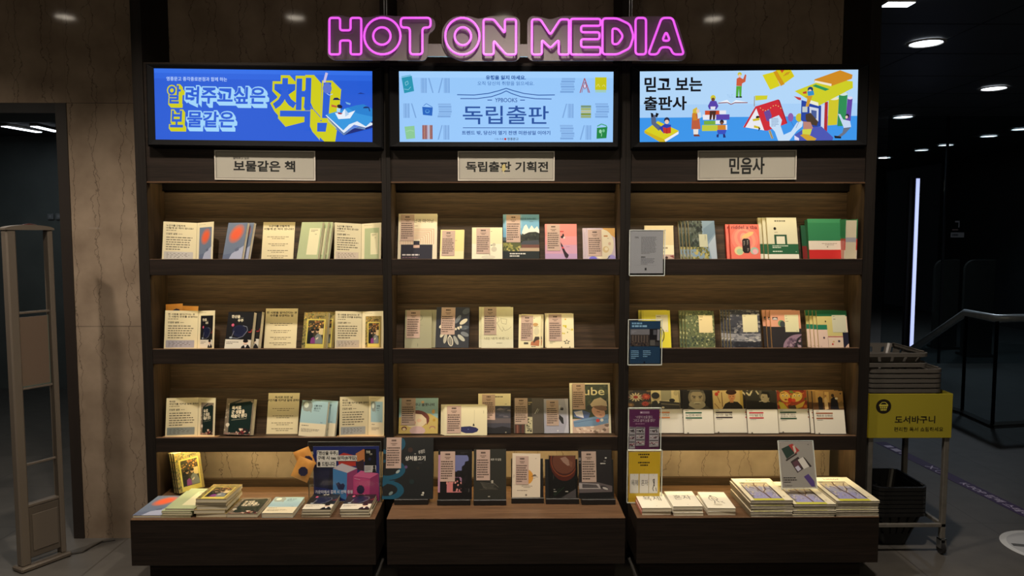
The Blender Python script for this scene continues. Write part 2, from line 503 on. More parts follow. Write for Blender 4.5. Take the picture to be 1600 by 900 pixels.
for label, o0, i0, i1, o1 in UNITS:
    a0, b0, b1, a1 = xx(o0), xx(i0), xx(i1), xx(o1)
    cx_ = (b0 + b1) / 2
    t = thing('bookshelf', label, 'bookshelf', (cx_, YS, 0))
    a0 -= cx_; b0 -= cx_; b1 -= cx_; a1 -= cx_
    D = YK - YS
    for (p, q), zb in (((a0, b0), 0), ((b1, a1), 0)):
        mb = MB(); mb.box((p + 0.0004, 0, zb), (q - 0.0004, YM - YS - 0.001, ZC - 0.001), W_DARKV)
        x_in = q - 0.0004 if p == a0 else p + 0.0004
        s_ = 0.0006 if p == a0 else -0.0006
        mb.add([(x_in + s_, 0.002, zb + 0.02), (x_in + s_, D, zb + 0.02), (x_in + s_, D, Z_HEAD), (x_in + s_, 0.002, Z_HEAD)], [(0, 1, 2, 3)], W_SIDE)
        mb.build('side_panel', t)
    mb = MB(); mb.box((b0, D, Z_LIPB[2] + 0.02), (b1, D + 0.018, Z_HEAD + 0.05), W_BACK); mb.build('back_panel', t)
    mb = MB(); mb.box((b0, 0.008, Z_HEAD), (b1, 0.028, zz(98)), W_DARK)
    mb.box((b0, 0.002, Z_HEAD), (b1, 0.030, Z_HEAD + 0.006), W_TOP); mb.build('header_board', t)
    mb = MB(); mb.box((b0, 0.03, Z_HEAD + 0.03), (b1, D, Z_HEAD + 0.045), W_DARK); mb.build('header_soffit', t)
    mb = MB(); mb.box((b0, D - 0.022, zz(299, YK) + 0.002), (b1, D - 0.0005, Z_HEAD + 0.0298), flat((16, 14, 14), 'felt')); mb.build('shade_strip', t)  # near-black strip put in for the shaded band under the header
    for r in range(-1, 3):                    # warm light strip hidden behind the fascia or the lip
        zb = Z_HEAD + 0.012 if r < 0 else Z_LIPB[r] + 0.012
        ls = MB(); ls.box((b0 + 0.02, 0.0305 if r < 0 else 0.0190, zb), (b1 - 0.02, 0.036 if r < 0 else 0.0245, zb + 0.012), M_RING); ls = ls.build('light_strip', t)
        d = bpy.data.lights.new('strip_lamp', 'AREA'); d.shape = 'RECTANGLE'; d.size = b1 - b0 - 0.06; d.size_y = 0.008; d.energy = LED_W * (2.1 if r == 2 else 1.0); d.color = LEDC
        lo = bpy.data.objects.new('strip_lamp', d); COL.objects.link(lo); lo.parent = ls
        lo.location = (0, 0.040 if r < 0 else 0.0285, zb + 0.004); lo.rotation_euler = (R(40), 0, 0)
    for r in range(3):
        sh = MB(); sh.box((b0, 0.019, ZSH[r] - 0.018), (b1, D - 0.001, ZSH[r]), W_BACK); sh = sh.build('shelf', t)
        lp = MB(); lp.box((b0, 0, Z_LIPB[r]), (b1, 0.0185, Z_LIP[r]), W_DARK, bev=0.0015)
        lp.box((b0, 0.0012, Z_LIP[r] - 0.0006), (b1, 0.018, Z_LIP[r] + 0.0008), W_TOP); lp.build('shelf_lip', sh)
        y0 = rest_y(r) - YS; z1 = at(788, RESTT[r], YK).z
        rb = MB(); tk = 0.006
        rb.add([(b0, y0, ZSH[r]), (b1, y0, ZSH[r]), (b1, D - 0.008, z1), (b0, D - 0.008, z1),
                (b0, D - 0.0005, ZSH[r]), (b1, D - 0.0005, ZSH[r]), (b1, D - 0.0005, z1), (b0, D - 0.0005, z1)],
               [(0, 1, 2, 3), (3, 2, 6, 7), (1, 5, 6, 2), (4, 0, 3, 7), (5, 4, 7, 6)], W_BACK)
        rb.build('sloped_back_rest', t)
    lb = MB(); zlow = zz(747, YK - 0.02); lb.box((b0 + 0.001, D - 0.02, ZT + 0.0005), (b1 - 0.001, D - 0.002, zlow), W_BACK); lb.build('low_back_board', t)
YL = YK - 0.021                              # face of the low back board

# ------------------------------------------------------------------ plinths
for label, xl, xr in (('low dark wooden display plinth with flat stacks of paperbacks, beside the stone pillar', 201, 586),
                      ('low dark wooden display plinth carrying the row of black book stands', 604, 977),
                      ('low dark wooden display plinth with the magazine stacks, beside the basket trolley', 993, 1374)):
    pl, pr = at(xl, 809, YB).x, at(xr, 809, YB).x
    ux = [u for u in UNITS if u[1] < xl + 40 < u[4]][0]
    pl, pr = max(pl, xx(ux[2]) + 0.0006), min(pr, xx(ux[3]) - 0.0006)
    cx_ = (pl + pr) / 2; w = (pr - pl) / 2
    t = thing('display_plinth', label, 'plinth', (cx_, YB, 0))
    D = YL - YB + 0.02
    mb = MB(); mb.box((-w, 0, ZT - 0.004), (w, D, ZT), W_TOP, bev=0.0006); mb.build('top_board', t)
    mb = MB(); mb.box((-w, 0.001, 0.094), (w, D, ZT - 0.0041), W_DARK); mb.build('body', t)
    mb = MB(); mb.box((-w + 0.03, 0.09, 0.0), (w - 0.03, D - 0.02, 0.0938), W_DARK); mb.build('toe_kick', t)

# ------------------------------------------------------------------ lamps
M_LENS_W = glow('warm_lamp_lens', WARM, 14.0); M_LENS_C = glow('cool_lamp_lens', (0.82, 0.9, 1.0), 5.0)
M_RING = flat((190, 186, 178), 'plastic')
def downlight(x, y, z, r, lens, label, group, watts=0, color=WARM, cone=100, blend=0.6, aim=None):
    t = thing('ceiling_downlight', label, 'ceiling light', (x, y, z), group)
    mb = MB(); n = 28; vs, fs = [], []
    for rr, h in ((r * 1.18, 0), (r * 1.18, -0.006), (r, -0.009), (r * 0.96, -0.002)):
        vs += [(rr * math.cos(2 * math.pi * j / n), rr * math.sin(2 * math.pi * j / n), h) for j in range(n)]
    for k in range(3):
        fs += [(k * n + j, k * n + (j + 1) % n, (k + 1) * n + (j + 1) % n, (k + 1) * n + j) for j in range(n)]
    mb.add(vs, fs, M_RING); mb.build('trim_ring', t)
    mb = MB(); mb.lathe([(r * 0.2, -0.001), (r * 0.96, -0.0015), (r * 0.97, -0.003), (0.01, -0.006)], lens, n=n); mb.build('lens', t)
    if watts:
        d = bpy.data.lights.new('lamp', 'SPOT'); d.energy = watts; d.color = color; d.spot_size = R(cone); d.spot_blend = blend
        d.shadow_soft_size = r * 0.8
        o = bpy.data.objects.new('lamp', d); COL.objects.link(o); o.parent = t; o.location = (0, 0, -0.03)
        if aim is not None:
            v = Vector(aim) - Vector((x, y, z)); o.rotation_euler = v.to_track_quat('-Z', 'Y').to_euler()
    return t
for x, lb in ((-2.62, 'warm ceiling downlight in front of the stone pillar and security gate'), (-1.25, 'warm ceiling downlight in front of the shelf unit with the blue screen'),
              (0.0, 'warm ceiling downlight in front of the middle shelf unit'), (1.26, 'warm ceiling downlight in front of the shelf unit with the cartoon screen')):
    downlight(x, 2.38, ZC - 0.001, 0.055, M_LENS_W, lb, None, DOWN_W, aim=(x * 0.97, 2.85, 0), cone=96 if x > 1 else 112, blend=0.85)
CL = [(1447, 66, .105), (1553, 137, .1), (1411, 182, .1), (1595, 201, .1), (1545, 212, .1), (1478, 226, .1), (1440, 234, .1), (1595, 235, .1), (1498, 251, .1), (1382, 246, .1)]
CN = ['nearest the front', 'second along, at the edge of the picture', 'just beyond the nearest one', 'beside the edge, in the second row', 'in the middle of the second row',
      'before the glass partition line', 'second row, near the shelf unit', 'deep in the hall, at the edge', 'deepest over the glass partition', 'deepest, close to the shelf unit']
for k, (px, py, r) in enumerate(CL):
    p = atz(px, py, ZC)
    downlight(p.x, p.y, ZC - 0.003, r, M_LENS_C, 'round white ceiling downlight of the dark hall, ' + CN[k], 'round ceiling lights of the dark hall',
              70.0 if k in (1, 2, 4) else 0, COOL, 130, 0.8)
p = atz(1408, 0, ZC)
t = thing('ceiling_strip_light', 'white linear ceiling light at the top edge above the trolley', 'ceiling light', (p.x, p.y, ZC))
mb = MB(); mb.box((-0.09, -0.03, -0.02), (0.07, 0.06, -0.0005), M_RING, bev=0.003); mb.build('housing', t)
mb = MB(); mb.box((-0.085, -0.028, -0.023), (0.065, 0.055, -0.0202), M_LENS_C); mb.build('diffuser', t)
for a, b, lb in (((5, 193), (62, 203), 'white linear ceiling light in the passage, nearer the gate side'), ((52, 193), (90, 202), 'white linear ceiling light in the passage, nearer the stone pillar')):
    zc = 2.349; q0, q1 = atz(*a, zc), atz(*b, zc)
    t = thing('passage_strip_light', lb, 'ceiling light', (q0 + q1) / 2, 'linear lights of the passage')
    v = q1 - q0; L = v.length; an = math.atan2(v.y, v.x)
    mb = MB(); mb.box((-L / 2, -0.035, -0.02), (L / 2, 0.035, 0), M_RING, RZ(math.degrees(an)), bev=0.003); mb.build('housing', t)
    mb = MB(); mb.box((-L / 2 + 0.01, -0.03, -0.024), (L / 2 - 0.01, 0.03, -0.0205), M_LENS_C, RZ(math.degrees(an))); mb.build('diffuser', t)
d = bpy.data.lights.new('passage_light', 'AREA'); d.size = 1.0; d.energy = 5; d.color = (0.9, 1.0, 1.0)
o = bpy.data.objects.new('passage_light', d); COL.objects.link(o); o.location = (-3.8, 5.6, 2.32)
# ------------------------------------------------------------------ lit screens above the units
def screen(label, fr, dp, roll, art):
    """fr: frame's pixel box, dp: lit area's pixel box (on the plane of the screen front)."""
    Y = YS - 0.035
    P0, P1 = at(fr[0], fr[3], Y), at(fr[2], fr[1], Y)
    P0.x = at(fr[0], (fr[1] + fr[3]) / 2, Y).x; P1.x = at(fr[2], (fr[1] + fr[3]) / 2, Y).x
    D0, D1 = at(dp[0], dp[3], Y), at(dp[2], dp[1], Y)
    D0.x = at(dp[0], (dp[1] + dp[3]) / 2, Y).x; D1.x = at(dp[2], (dp[1] + dp[3]) / 2, Y).x
    c = (D0 + D1) / 2
    t = thing('wall_screen', label, 'screen', T(c.x, Y, c.z) @ RY(roll))
    x0, x1, z0, z1 = P0.x - c.x, P1.x - c.x, P0.z - c.z, P1.z - c.z
    dx, dz = (D1.x - D0.x) / 2, (D1.z - D0.z) / 2
    mb = MB(); K = flat((12, 12, 14), 'matte')
    o = [(x0, z0), (x1, z0), (x1, z1), (x0, z1)]; i = [(-dx, -dz), (dx, -dz), (dx, dz), (-dx, dz)]
    vs, fs = [], []
    for q, y in ((o, 0.04), (o, 0.004), ([(a + 0.006 * (1 if a < 0 else -1), b + 0.006 * (1 if b < 0 else -1)) for a, b in o], -0.002), (i, 0.004), (i, 0.02)):
        vs += [(a, y, b) for a, b in q]
    for k in range(4):
        fs += [(k * 4 + j, k * 4 + (j + 1) % 4, k * 4 + 4 + (j + 1) % 4, k * 4 + 4 + j) for j in range(4)]
    fs.append((0, 1, 2, 3)); mb.add(vs, fs, K)
    for sx in (x1, x0):                       # mitre lines at the upper corners
        s_ = -1 if sx > 0 else 1
        mb.tube([(sx + s_ * 0.006, -0.002, z1 - 0.006), (sx + s_ * (abs(sx) - dx), 0.003, dz)], 0.0006, flat((46, 48, 52), 'plastic'), n=4)
    mb.build('bezel', t)
    mb = MB(); mb.box((-dx, 0.008, -dz), (dx, 0.018, dz), flat((10, 10, 12), 'plastic'))
    A = Art(mb, 2 * dx, 2 * dz, 'emit', T(-dx, 0.0079, -dz)); art(A); mb.build('display', t)

def art_blue(A):
    A.frame(75, 113, 1446, 560); BL = (38, 92, 212); YE = (206, 204, 22); LB = (160, 212, 250)
    A.rect(75, 113, 1446, 560, BL); A.rect(75, 113, 1446, 140, (52, 112, 232)); A.rect(75, 140, 1446, 175, (44, 101, 222))
    A.text('영풍문고 종각종로본점과 함께 하는', 152, 163, 532, 189, (188, 214, 255), 0.012)
    A.block('려주고싶은', 266, 222, 768, 330, LB, BL, (16, 18), 6, 0.028, 0.07, 0.06)
    A.block('알', 156, 218, 236, 332, YE, BL, (16, 18), 6, 0.028, 0.07, 0.06)
    A.block('물같은', 274, 378, 570, 480, LB, BL, (12, 18), 6, 0.028, 0.07, 0.06)
    A.block('보', 168, 376, 250, 482, YE, BL, (12, 18), 6, 0.028, 0.07, 0.06)
    A.block('책', 812, 160, 1050, 486, YE, BL, (44, 50), 8, 0.02, 0.055, 0.04)
    for k in range(7, -1, -1):
        dx, dy = 52 * k / 7, 52 * k / 7
        A.poly([(1130 + dx, 176 + dy), (1198 + dx, 176 + dy), (1176 + dx, 425 + dy), (1118 + dx, 425 + dy)], YE)
        A.poly([(1088 + dx, 432 + dy), (1170 + dx, 432 + dy), (1158 + dx, 510 + dy), (1086 + dx, 510 + dy)], YE)
    A.poly([(1140, 188), (1188, 188), (1168, 412), (1128, 412)], BL); A.poly([(1098, 442), (1160, 442), (1150, 498), (1096, 498)], BL)
    A.ell(1162, 225, 28, 34, (92, 116, 205)); A.poly([(1135, 190), (1152, 125), (1168, 130), (1150, 190)], (200, 190, 225))
    # open book with the sea on its pages
    A.poly([(1152, 402), (1262, 520), (1446, 470), (1446, 430), (1270, 500), (1160, 392)], (20, 40, 120))
    A.poly([(1150, 395), (1265, 505), (1330, 452), (1402, 470), (1446, 452), (1446, 440), (1330, 400), (1200, 385)], (226, 236, 248))
    for k in range(3): A.line([(1158 + 4 * k, 408 + 12 * k), (1265, 512 - 6 + 6 * k), (1330, 458 + 6 * k), (1400, 474 + 3 * k)], 2, (140, 178, 224))
    A.poly([(1152, 390), (1215, 372), (1290, 345), (1340, 330), (1390, 322), (1446, 350), (1446, 425), (1405, 462), (1350, 430), (1300, 450), (1262, 488)], (52, 150, 222))
    A.poly([(1290, 345), (1340, 330), (1390, 322), (1446, 350), (1446, 400), (1350, 380)], (36, 128, 208))
    A.poly([(1210, 378), (1232, 418), (1305, 412), (1338, 362), (1290, 380), (1272, 352), (1252, 382)], (232, 240, 250))
    A.poly([(1272, 352), (1300, 386), (1275, 402)], (176, 206, 236))
    A.ell(1240, 338, 17, 12, (22, 24, 46), rot=20); A.poly([(1188, 326), (1222, 334), (1222, 346), (1188, 340)], (196, 96, 60))
    A.poly([(1222, 348), (1246, 350), (1240, 378), (1222, 374)], (176, 214, 244)); A.poly([(1228, 374), (1258, 380), (1250, 388), (1230, 386)], (160, 52, 60))
    A.poly([(1196, 298), (1206, 284), (1226, 282), (1248, 298)], (24, 34, 90)); A.poly([(1352, 258), (1372, 248), (1402, 258)], (30, 60, 150))
    A.line([(1160, 258), (1176, 268), (1196, 260)], 4, (180, 205, 250)); A.poly([(1276, 308), (1310, 318), (1306, 328), (1284, 322)], (120, 176, 220))
    A.ell(1408, 346, 20, 10, (24, 44, 110), a0=170, a1=360); A.line([(1424, 346), (1430, 366)], 6, (24, 44, 110))

def art_pale(A):
    A.frame(92, 126, 1436, 565); NV = (28, 78, 156); SH = (122, 166, 220); SH2 = (134, 178, 230)
    A.rect(92, 126, 1436, 565, (152, 200, 250)); A.rect(92, 126, 1436, 165, (162, 208, 254))
    A.text('유행을 읽지 마세요.', 635, 150, 886, 177, NV, 0.03)
    A.text('오직 당신의 취향을 읽으세요.', 583, 187, 938, 212, (60, 110, 180), 0.004)
    top = [(455, 270), (560, 272), (650, 262), (720, 244), (763, 230), (806, 244), (876, 262), (966, 272), (1068, 270)]
    A.line(top, 5, NV); A.line([(475, 294), (580, 294), (670, 282), (730, 262), (763, 246), (796, 262), (856, 282), (946, 294), (1048, 296)], 5, NV)
    A.text('YPBOOKS', 692, 290, 832, 316, NV, 0.008); A.line([(645, 303), (674, 303)], 5, NV); A.line([(850, 303), (880, 303)], 5, NV)
    A.text('독립출판', 490, 338, 1030, 454, NV, 0.008)
    A.line([(490, 476), (1034, 476)], 4, NV)
    A.text('트렌드 밖, 당신이 열기 전엔 미완성일 이야기', 484, 494, 1040, 521, NV, 0.02)
    A.text('기획·주최', 688, 540, 746, 553, (60, 90, 150), 0.0); A.ell(757, 546, 7, 7, (190, 40, 40)); A.text('영풍문고', 770, 537, 840, 554, (40, 50, 80), 0.01)
    def up(x, y, w, h, lean):                 # upright books, some leaning
        for k in range(4): A.rect(x + k * w * 0.12, y, x + (k + 0.8) * w * 0.12, y + h, SH if k % 2 else SH2)
        A.poly([(x + w * 0.58, y), (x + w * 0.68, y), (x + w, y + h), (x + w * 0.9, y + h)] if lean > 0 else
               [(x - w * 0.15, y), (x - w * 0.06, y), (x - w * 0.36, y + h), (x - w * 0.46, y + h)], SH)
    def pile(x, y, w, h):
        rd = random.Random(int(x))
        for k in range(6):
            o = rd.uniform(0, 0.12) * w; A.rect(x + o, y + h * k / 6, x + w * 0.88 + o, y + h * (k + 0.75) / 6, SH if k % 2 else SH2)
    A.poly([(108, 166), (172, 154), (186, 248), (124, 262)], (44, 150, 178)); A.line([(108, 160), (166, 150)], 5, (92, 176, 204))
    A.line([(130, 196), (146, 186), (150, 204), (134, 214), (130, 196)], 3, (140, 204, 224)); A.line([(124, 236), (150, 240), (166, 222)], 3, (140, 204, 224))
    up(228, 168, 80, 92, 1); up(372, 168, 80, 92, -1); up(118, 325, 82, 90, 1); pile(332, 325, 92, 90); up(368, 460, 80, 90, -1)
    A.poly([(236, 346), (302, 350), (298, 402), (240, 396)], (30, 98, 190)); A.line([(244, 340), (262, 326), (300, 348)], 3, (30, 98, 190)); A.ell(268, 374, 14, 12, (90, 160, 226)); A.ell(268, 372, 10, 8, (30, 98, 190))
    A.poly([(124, 470), (186, 464), (190, 542), (134, 548)], (138, 200, 150)); A.line([(134, 500), (160, 492), (182, 498)], 3, (170, 220, 180))
    for k, c in enumerate(((150, 70, 40), (176, 100, 60), (140, 60, 40), (180, 150, 160), (186, 190, 210), (160, 90, 60), (150, 70, 40))): A.rect(236 + k * 9.2, 460, 244 + k * 9.2, 548, c)
    pile(1100, 166, 96, 96); up(1150, 326, 78, 88, -1); pile(1320, 322, 92, 94); pile(1098, 458, 94, 94); up(1262, 460, 78, 90, -1)
    A.line([(1226, 258), (1254, 168), (1286, 258)], 5, (170, 56, 60)); A.line([(1236, 258), (1256, 190), (1278, 258)], 3, (150, 40, 50)); A.line([(1244, 214), (1268, 214), (1256, 236), (1244, 214)], 3, (170, 56, 60))
    A.ell(1256, 216, 6, 9, (226, 220, 240))
    A.rect(1320, 162, 1392, 240, (198, 196, 28)); A.rect(1322, 240, 1390, 256, (160, 204, 190)); A.line([(1328, 220), (1340, 204), (1350, 222)], 3, (226, 224, 120)); A.line([(1364, 218), (1376, 208), (1384, 220)], 3, (226, 224, 120))
    for k, c in enumerate(((118, 148, 120), (160, 176, 110), (186, 190, 150), (130, 150, 60), (150, 170, 120))): A.rect(1232, 336 + k * 16, 1296, 350 + k * 16, c)
    A.poly([(1334, 476), (1400, 470), (1394, 540), (1332, 544)], (24, 132, 66)); A.line([(1336, 466), (1362, 452), (1392, 462), (1396, 470)], 6, (60, 160, 110))
    A.ell(1356, 498, 9, 12, (150, 210, 170)); A.ell(1376, 494, 8, 10, (110, 190, 140)); A.line([(1364, 510), (1362, 530)], 4, (150, 210, 170))

def art_cartoon(A):
    A.frame(82, 128, 1446, 556)
    A.rect(82, 128, 1446, 556, (166, 206, 246)); A.rect(82, 128, 1446, 330, (178, 214, 248)); A.rect(82, 408, 1446, 556, (58, 148, 232))
    K = (16, 16, 22); SK = (232, 196, 180)
    A.text('믿고 보는', 112, 162, 472, 252, K, 0.028); A.text('출판사', 108, 278, 376, 364, K, 0.028)
    # reader lying on a yellow book
    A.poly([(112, 486), (196, 428), (328, 490), (240, 556), (208, 556), (112, 500)], (206, 178, 26)); A.poly([(112, 486), (196, 430), (326, 488), (236, 540)], (214, 206, 30)); A.poly([(238, 542), (326, 492), (326, 508), (244, 556)], (236, 236, 240))
    A.poly([(152, 388), (182, 392), (186, 440), (224, 466), (202, 488), (156, 446)], (86, 100, 130)); A.poly([(150, 378), (166, 382), (168, 404), (156, 404)], K); A.poly([(184, 378), (202, 384), (190, 408), (180, 400)], K)
    A.poly([(202, 470), (240, 446), (278, 452), (276, 496), (232, 504)], (44, 60, 170)); A.ell(252, 424, 17, 18, (30, 40, 70)); A.ell(252, 434, 13, 13, SK); A.poly([(228, 466), (252, 472), (278, 464), (278, 502), (252, 506), (230, 500)], (196, 52, 44)); A.line([(252, 472), (252, 506)], 3, (140, 30, 30))
    # girl with plaits, standing
    A.poly([(414, 360), (440, 346), (446, 380), (440, 410), (412, 412)], (212, 186, 60)); A.ell(446, 370, 10, 12, SK)
    A.poly([(410, 390), (446, 384), (462, 400), (456, 424), (464, 480), (406, 480)], (186, 92, 62)); A.poly([(410, 384), (430, 380), (444, 424), (416, 428)], (206, 130, 40)); A.poly([(442, 382), (464, 376), (466, 410), (446, 418)], (206, 226, 240))
    A.poly([(418, 480), (450, 480), (448, 514), (420, 514)], (232, 226, 220)); A.poly([(420, 512), (452, 512), (462, 524), (422, 524)], (120, 60, 44))
    # reader on a pile of books
    A.poly([(476, 392), (560, 396), (560, 424), (478, 424)], (232, 232, 240)); A.rect(490, 368, 584, 394, (204, 78, 40)); A.rect(560, 392, 644, 424, (86, 66, 168)); A.rect(580, 368, 622, 390, (232, 232, 240))
    A.rect(484, 430, 560, 454, (116, 172, 60)); A.rect(556, 428, 626, 450, (230, 232, 240)); A.rect(472, 456, 600, 492, (192, 200, 60)); A.rect(590, 456, 630, 486, (230, 232, 240))
    A.ell(540, 290, 16, 16, (206, 196, 50)); A.ell(540, 302, 11, 12, (110, 70, 50)); A.poly([(508, 340), (524, 310), (560, 310), (574, 342), (560, 362), (516, 360)], (86, 66, 168)); A.poly([(524, 344), (556, 344), (552, 362), (526, 362)], (226, 226, 236))
    A.poly([(520, 370), (560, 370), (552, 424), (540, 424), (538, 384), (530, 424), (518, 424)], (70, 42, 34))
    A.ell(596, 438, 13, 14, (40, 30, 40)); A.ell(596, 446, 9, 9, (120, 76, 54)); A.poly([(570, 456), (620, 456), (622, 486), (570, 486)], (206, 130, 40)); A.poly([(566, 486), (626, 486), (618, 512), (572, 512)], (52, 78, 190)); A.poly([(564, 514), (578, 512), (576, 532), (564, 530)], (30, 40, 110)); A.poly([(604, 512), (616, 512), (622, 532), (606, 534)], (30, 40, 110))
    # open book and standing reader
    A.line([(572, 324), (630, 320), (652, 332), (676, 322), (756, 322)], 5, (150, 70, 60)); A.poly([(576, 318), (628, 304), (652, 326), (628, 318)], (236, 244, 252)); A.poly([(654, 326), (682, 306), (752, 318), (678, 318)], (236, 244, 252))
    A.text('ㄱㄴㄷ', 626, 272, 664, 290, (150, 190, 226)); 
    A.ell(704, 150, 13, 12, (206, 196, 50)); A.ell(704, 160, 9, 10, SK); A.poly([(686, 176), (704, 168), (726, 180), (738, 150), (746, 156), (740, 196), (720, 206), (718, 222), (684, 220)], (204, 92, 60)); A.poly([(684, 222), (718, 222), (716, 286), (704, 286), (700, 236), (696, 286), (682, 286)], (82, 168, 60)); A.rect(682, 284, 700, 292, K); A.rect(702, 284, 720, 292, K)
    # flying yellow book
    A.poly([(846, 156), (918, 138), (958, 222), (896, 246)], (214, 206, 30)); A.poly([(930, 128), (1024, 128), (1046, 166), (976, 214)], (210, 196, 24)); A.poly([(914, 138), (934, 130), (986, 212), (962, 224)], (206, 146, 24)); A.poly([(956, 128), (982, 128), (968, 146)], (206, 80, 40))
    for k in range(3): A.line([(978 + 12 * k, 164 - 4 * k), (1000 + 8 * k, 142 - 2 * k)], 3, (190, 90, 40))
    # tent made of a red book
    A.poly([(730, 470), (810, 346), (862, 492)], (232, 232, 240)); A.poly([(730, 472), (806, 344), (816, 348), (742, 474)], (196, 40, 50)); A.poly([(806, 346), (946, 304), (1002, 452), (880, 494), (862, 492)], (204, 38, 52)); A.poly([(946, 304), (956, 310), (1006, 446), (1002, 454)], (150, 24, 40)); A.poly([(858, 380), (892, 362), (908, 404), (898, 440), (876, 434)], (104, 70, 150)); A.line([(798, 346), (798, 284)], 4, (150, 120, 60)); A.poly([(802, 280), (880, 280), (876, 304), (804, 310)], (206, 204, 40))
    for k in range(9): A.ell(836 + 16 * k, 356 + 16 * math.sin(k * 0.8), 3, 3, (236, 220, 120), 6)
    A.ell(820, 412, 12, 9, K); A.poly([(786, 424), (830, 414), (832, 430), (792, 436)], (206, 186, 40)); A.poly([(798, 460), (834, 470), (832, 482), (796, 474)], (206, 186, 40)); A.poly([(826, 470), (838, 480), (826, 496)], K)
    # scroll, pencil, balloons
    A.poly([(892, 424), (952, 400), (972, 430), (964, 466), (984, 520), (1030, 500), (1066, 446), (1104, 436), (1100, 470), (1064, 500), (1020, 556), (950, 556), (928, 500), (896, 466)], (198, 222, 246))
    A.rows(906, 416, 958, 470, 6, (110, 140, 180)); A.poly([(888, 496), (900, 490), (920, 540), (908, 544)], (196, 170, 110)); A.line([(896, 494), (914, 542)], 3, (90, 70, 50))
    A.ell(1026, 414, 18, 26, (140, 92, 170)); A.ell(1080, 416, 22, 26, (200, 190, 50)); A.line([(1030, 440), (1046, 470)], 2, (70, 80, 150)); A.line([(1078, 442), (1060, 480)], 2, (70, 80, 150))
    # house made of books
    A.poly([(1092, 310), (1216, 346), (1216, 470), (1150, 480), (1090, 430)], (32, 66, 160)); A.poly([(1142, 350), (1200, 362), (1200, 440), (1146, 430)], (206, 212, 226)); A.poly([(1154, 370), (1188, 376), (1188, 424), (1156, 420)], (70, 90, 150)); A.rect(1098, 350, 1130, 384, (190, 200, 200))
    A.rect(1216, 340, 1240, 500, (206, 214, 236)); A.poly([(1238, 326), (1258, 320), (1256, 500), (1236, 506)], (176, 36, 44)); A.poly([(1262, 306), (1326, 296), (1318, 462), (1258, 466)], (206, 196, 40)); A.ell(1294, 302, 32, 10, (230, 228, 200))
    A.poly([(1326, 280), (1380, 268), (1370, 470), (1320, 470)], (44, 140, 84)); A.ell(1353, 276, 28, 10, (206, 226, 220)); A.poly([(1380, 300), (1412, 296), (1402, 440), (1370, 446)], (98, 66, 160)); A.ell(1396, 300, 16, 9, (220, 214, 236))
    A.poly([(1048, 256), (1250, 180), (1410, 200), (1412, 240), (1200, 346), (1170, 330)], (204, 204, 36)); A.poly([(1150, 312), (1196, 326), (1200, 348), (1140, 330)], (236, 236, 210)); A.poly([(1158, 226), (1178, 216), (1266, 246), (1240, 256)], (40, 146, 90))
    A.poly([(1170, 186), (1330, 132), (1408, 160), (1404, 184), (1280, 226), (1170, 202)], (206, 138, 34)); A.poly([(1172, 192), (1278, 214), (1276, 228), (1172, 204)], (236, 226, 206))
    A.ell(1146, 246, 17, 16, (24, 60, 110)); A.ell(1144, 256, 10, 10, SK); A.poly([(1126, 258), (1166, 254), (1170, 280), (1132, 286)], (48, 140, 200)); A.poly([(1110, 286), (1160, 284), (1136, 350), (1118, 350), (1128, 300)], (206, 150, 40)); A.poly([(1098, 262), (1122, 256), (1122, 272), (1100, 272)], (190, 60, 50)); A.poly([(1042, 286), (1088, 296), (1088, 312), (1070, 308)], (196, 56, 60))
    A.poly([(1052, 520), (1120, 478), (1220, 472), (1296, 540), (1290, 556), (1066, 556)], (72, 84, 178)); A.poly([(1086, 524), (1120, 510), (1190, 546), (1180, 556), (1130, 556)], (206, 160, 40)); A.poly([(1050, 524), (1080, 542), (1080, 556), (1052, 552)], (220, 214, 240))
    A.poly([(1118, 396), (1150, 388), (1198, 442), (1190, 468), (1140, 456), (1120, 430)], (70, 54, 40)); A.poly([(1104, 440), (1150, 444), (1166, 480), (1150, 496), (1106, 486)], (186, 130, 116)); A.poly([(1100, 488), (1160, 486), (1150, 522), (1100, 516)], (206, 210, 70))
    A.ell(1380, 410, 12, 14, (30, 34, 50)); A.ell(1376, 416, 8, 9, SK); A.poly([(1322, 396), (1336, 398), (1354, 430), (1398, 440), (1406, 476), (1360, 482)], (196, 214, 240)); A.poly([(1358, 482), (1404, 478), (1370, 516), (1338, 540), (1314, 536), (1352, 510)], (104, 112, 130)); A.poly([(1300, 528), (1344, 534), (1344, 546), (1304, 544)], K)

screen('wide lit screen with a deep blue poster and a huge yellow-edged title', (229, 102, 598, 230), (240.5, 108.8, 581.5, 219.5), 0.6, art_blue)
screen('wide lit screen with a pale blue poster of a tiled roof and small books', (607, 103, 968, 231), (623.5, 111.5, 958.5, 221.5), 0.0, art_pale)
screen('wide lit screen with a colourful cartoon of people playing among giant books', (987, 102, 1357, 230), (1000, 110, 1341, 220), -0.6, art_cartoon)

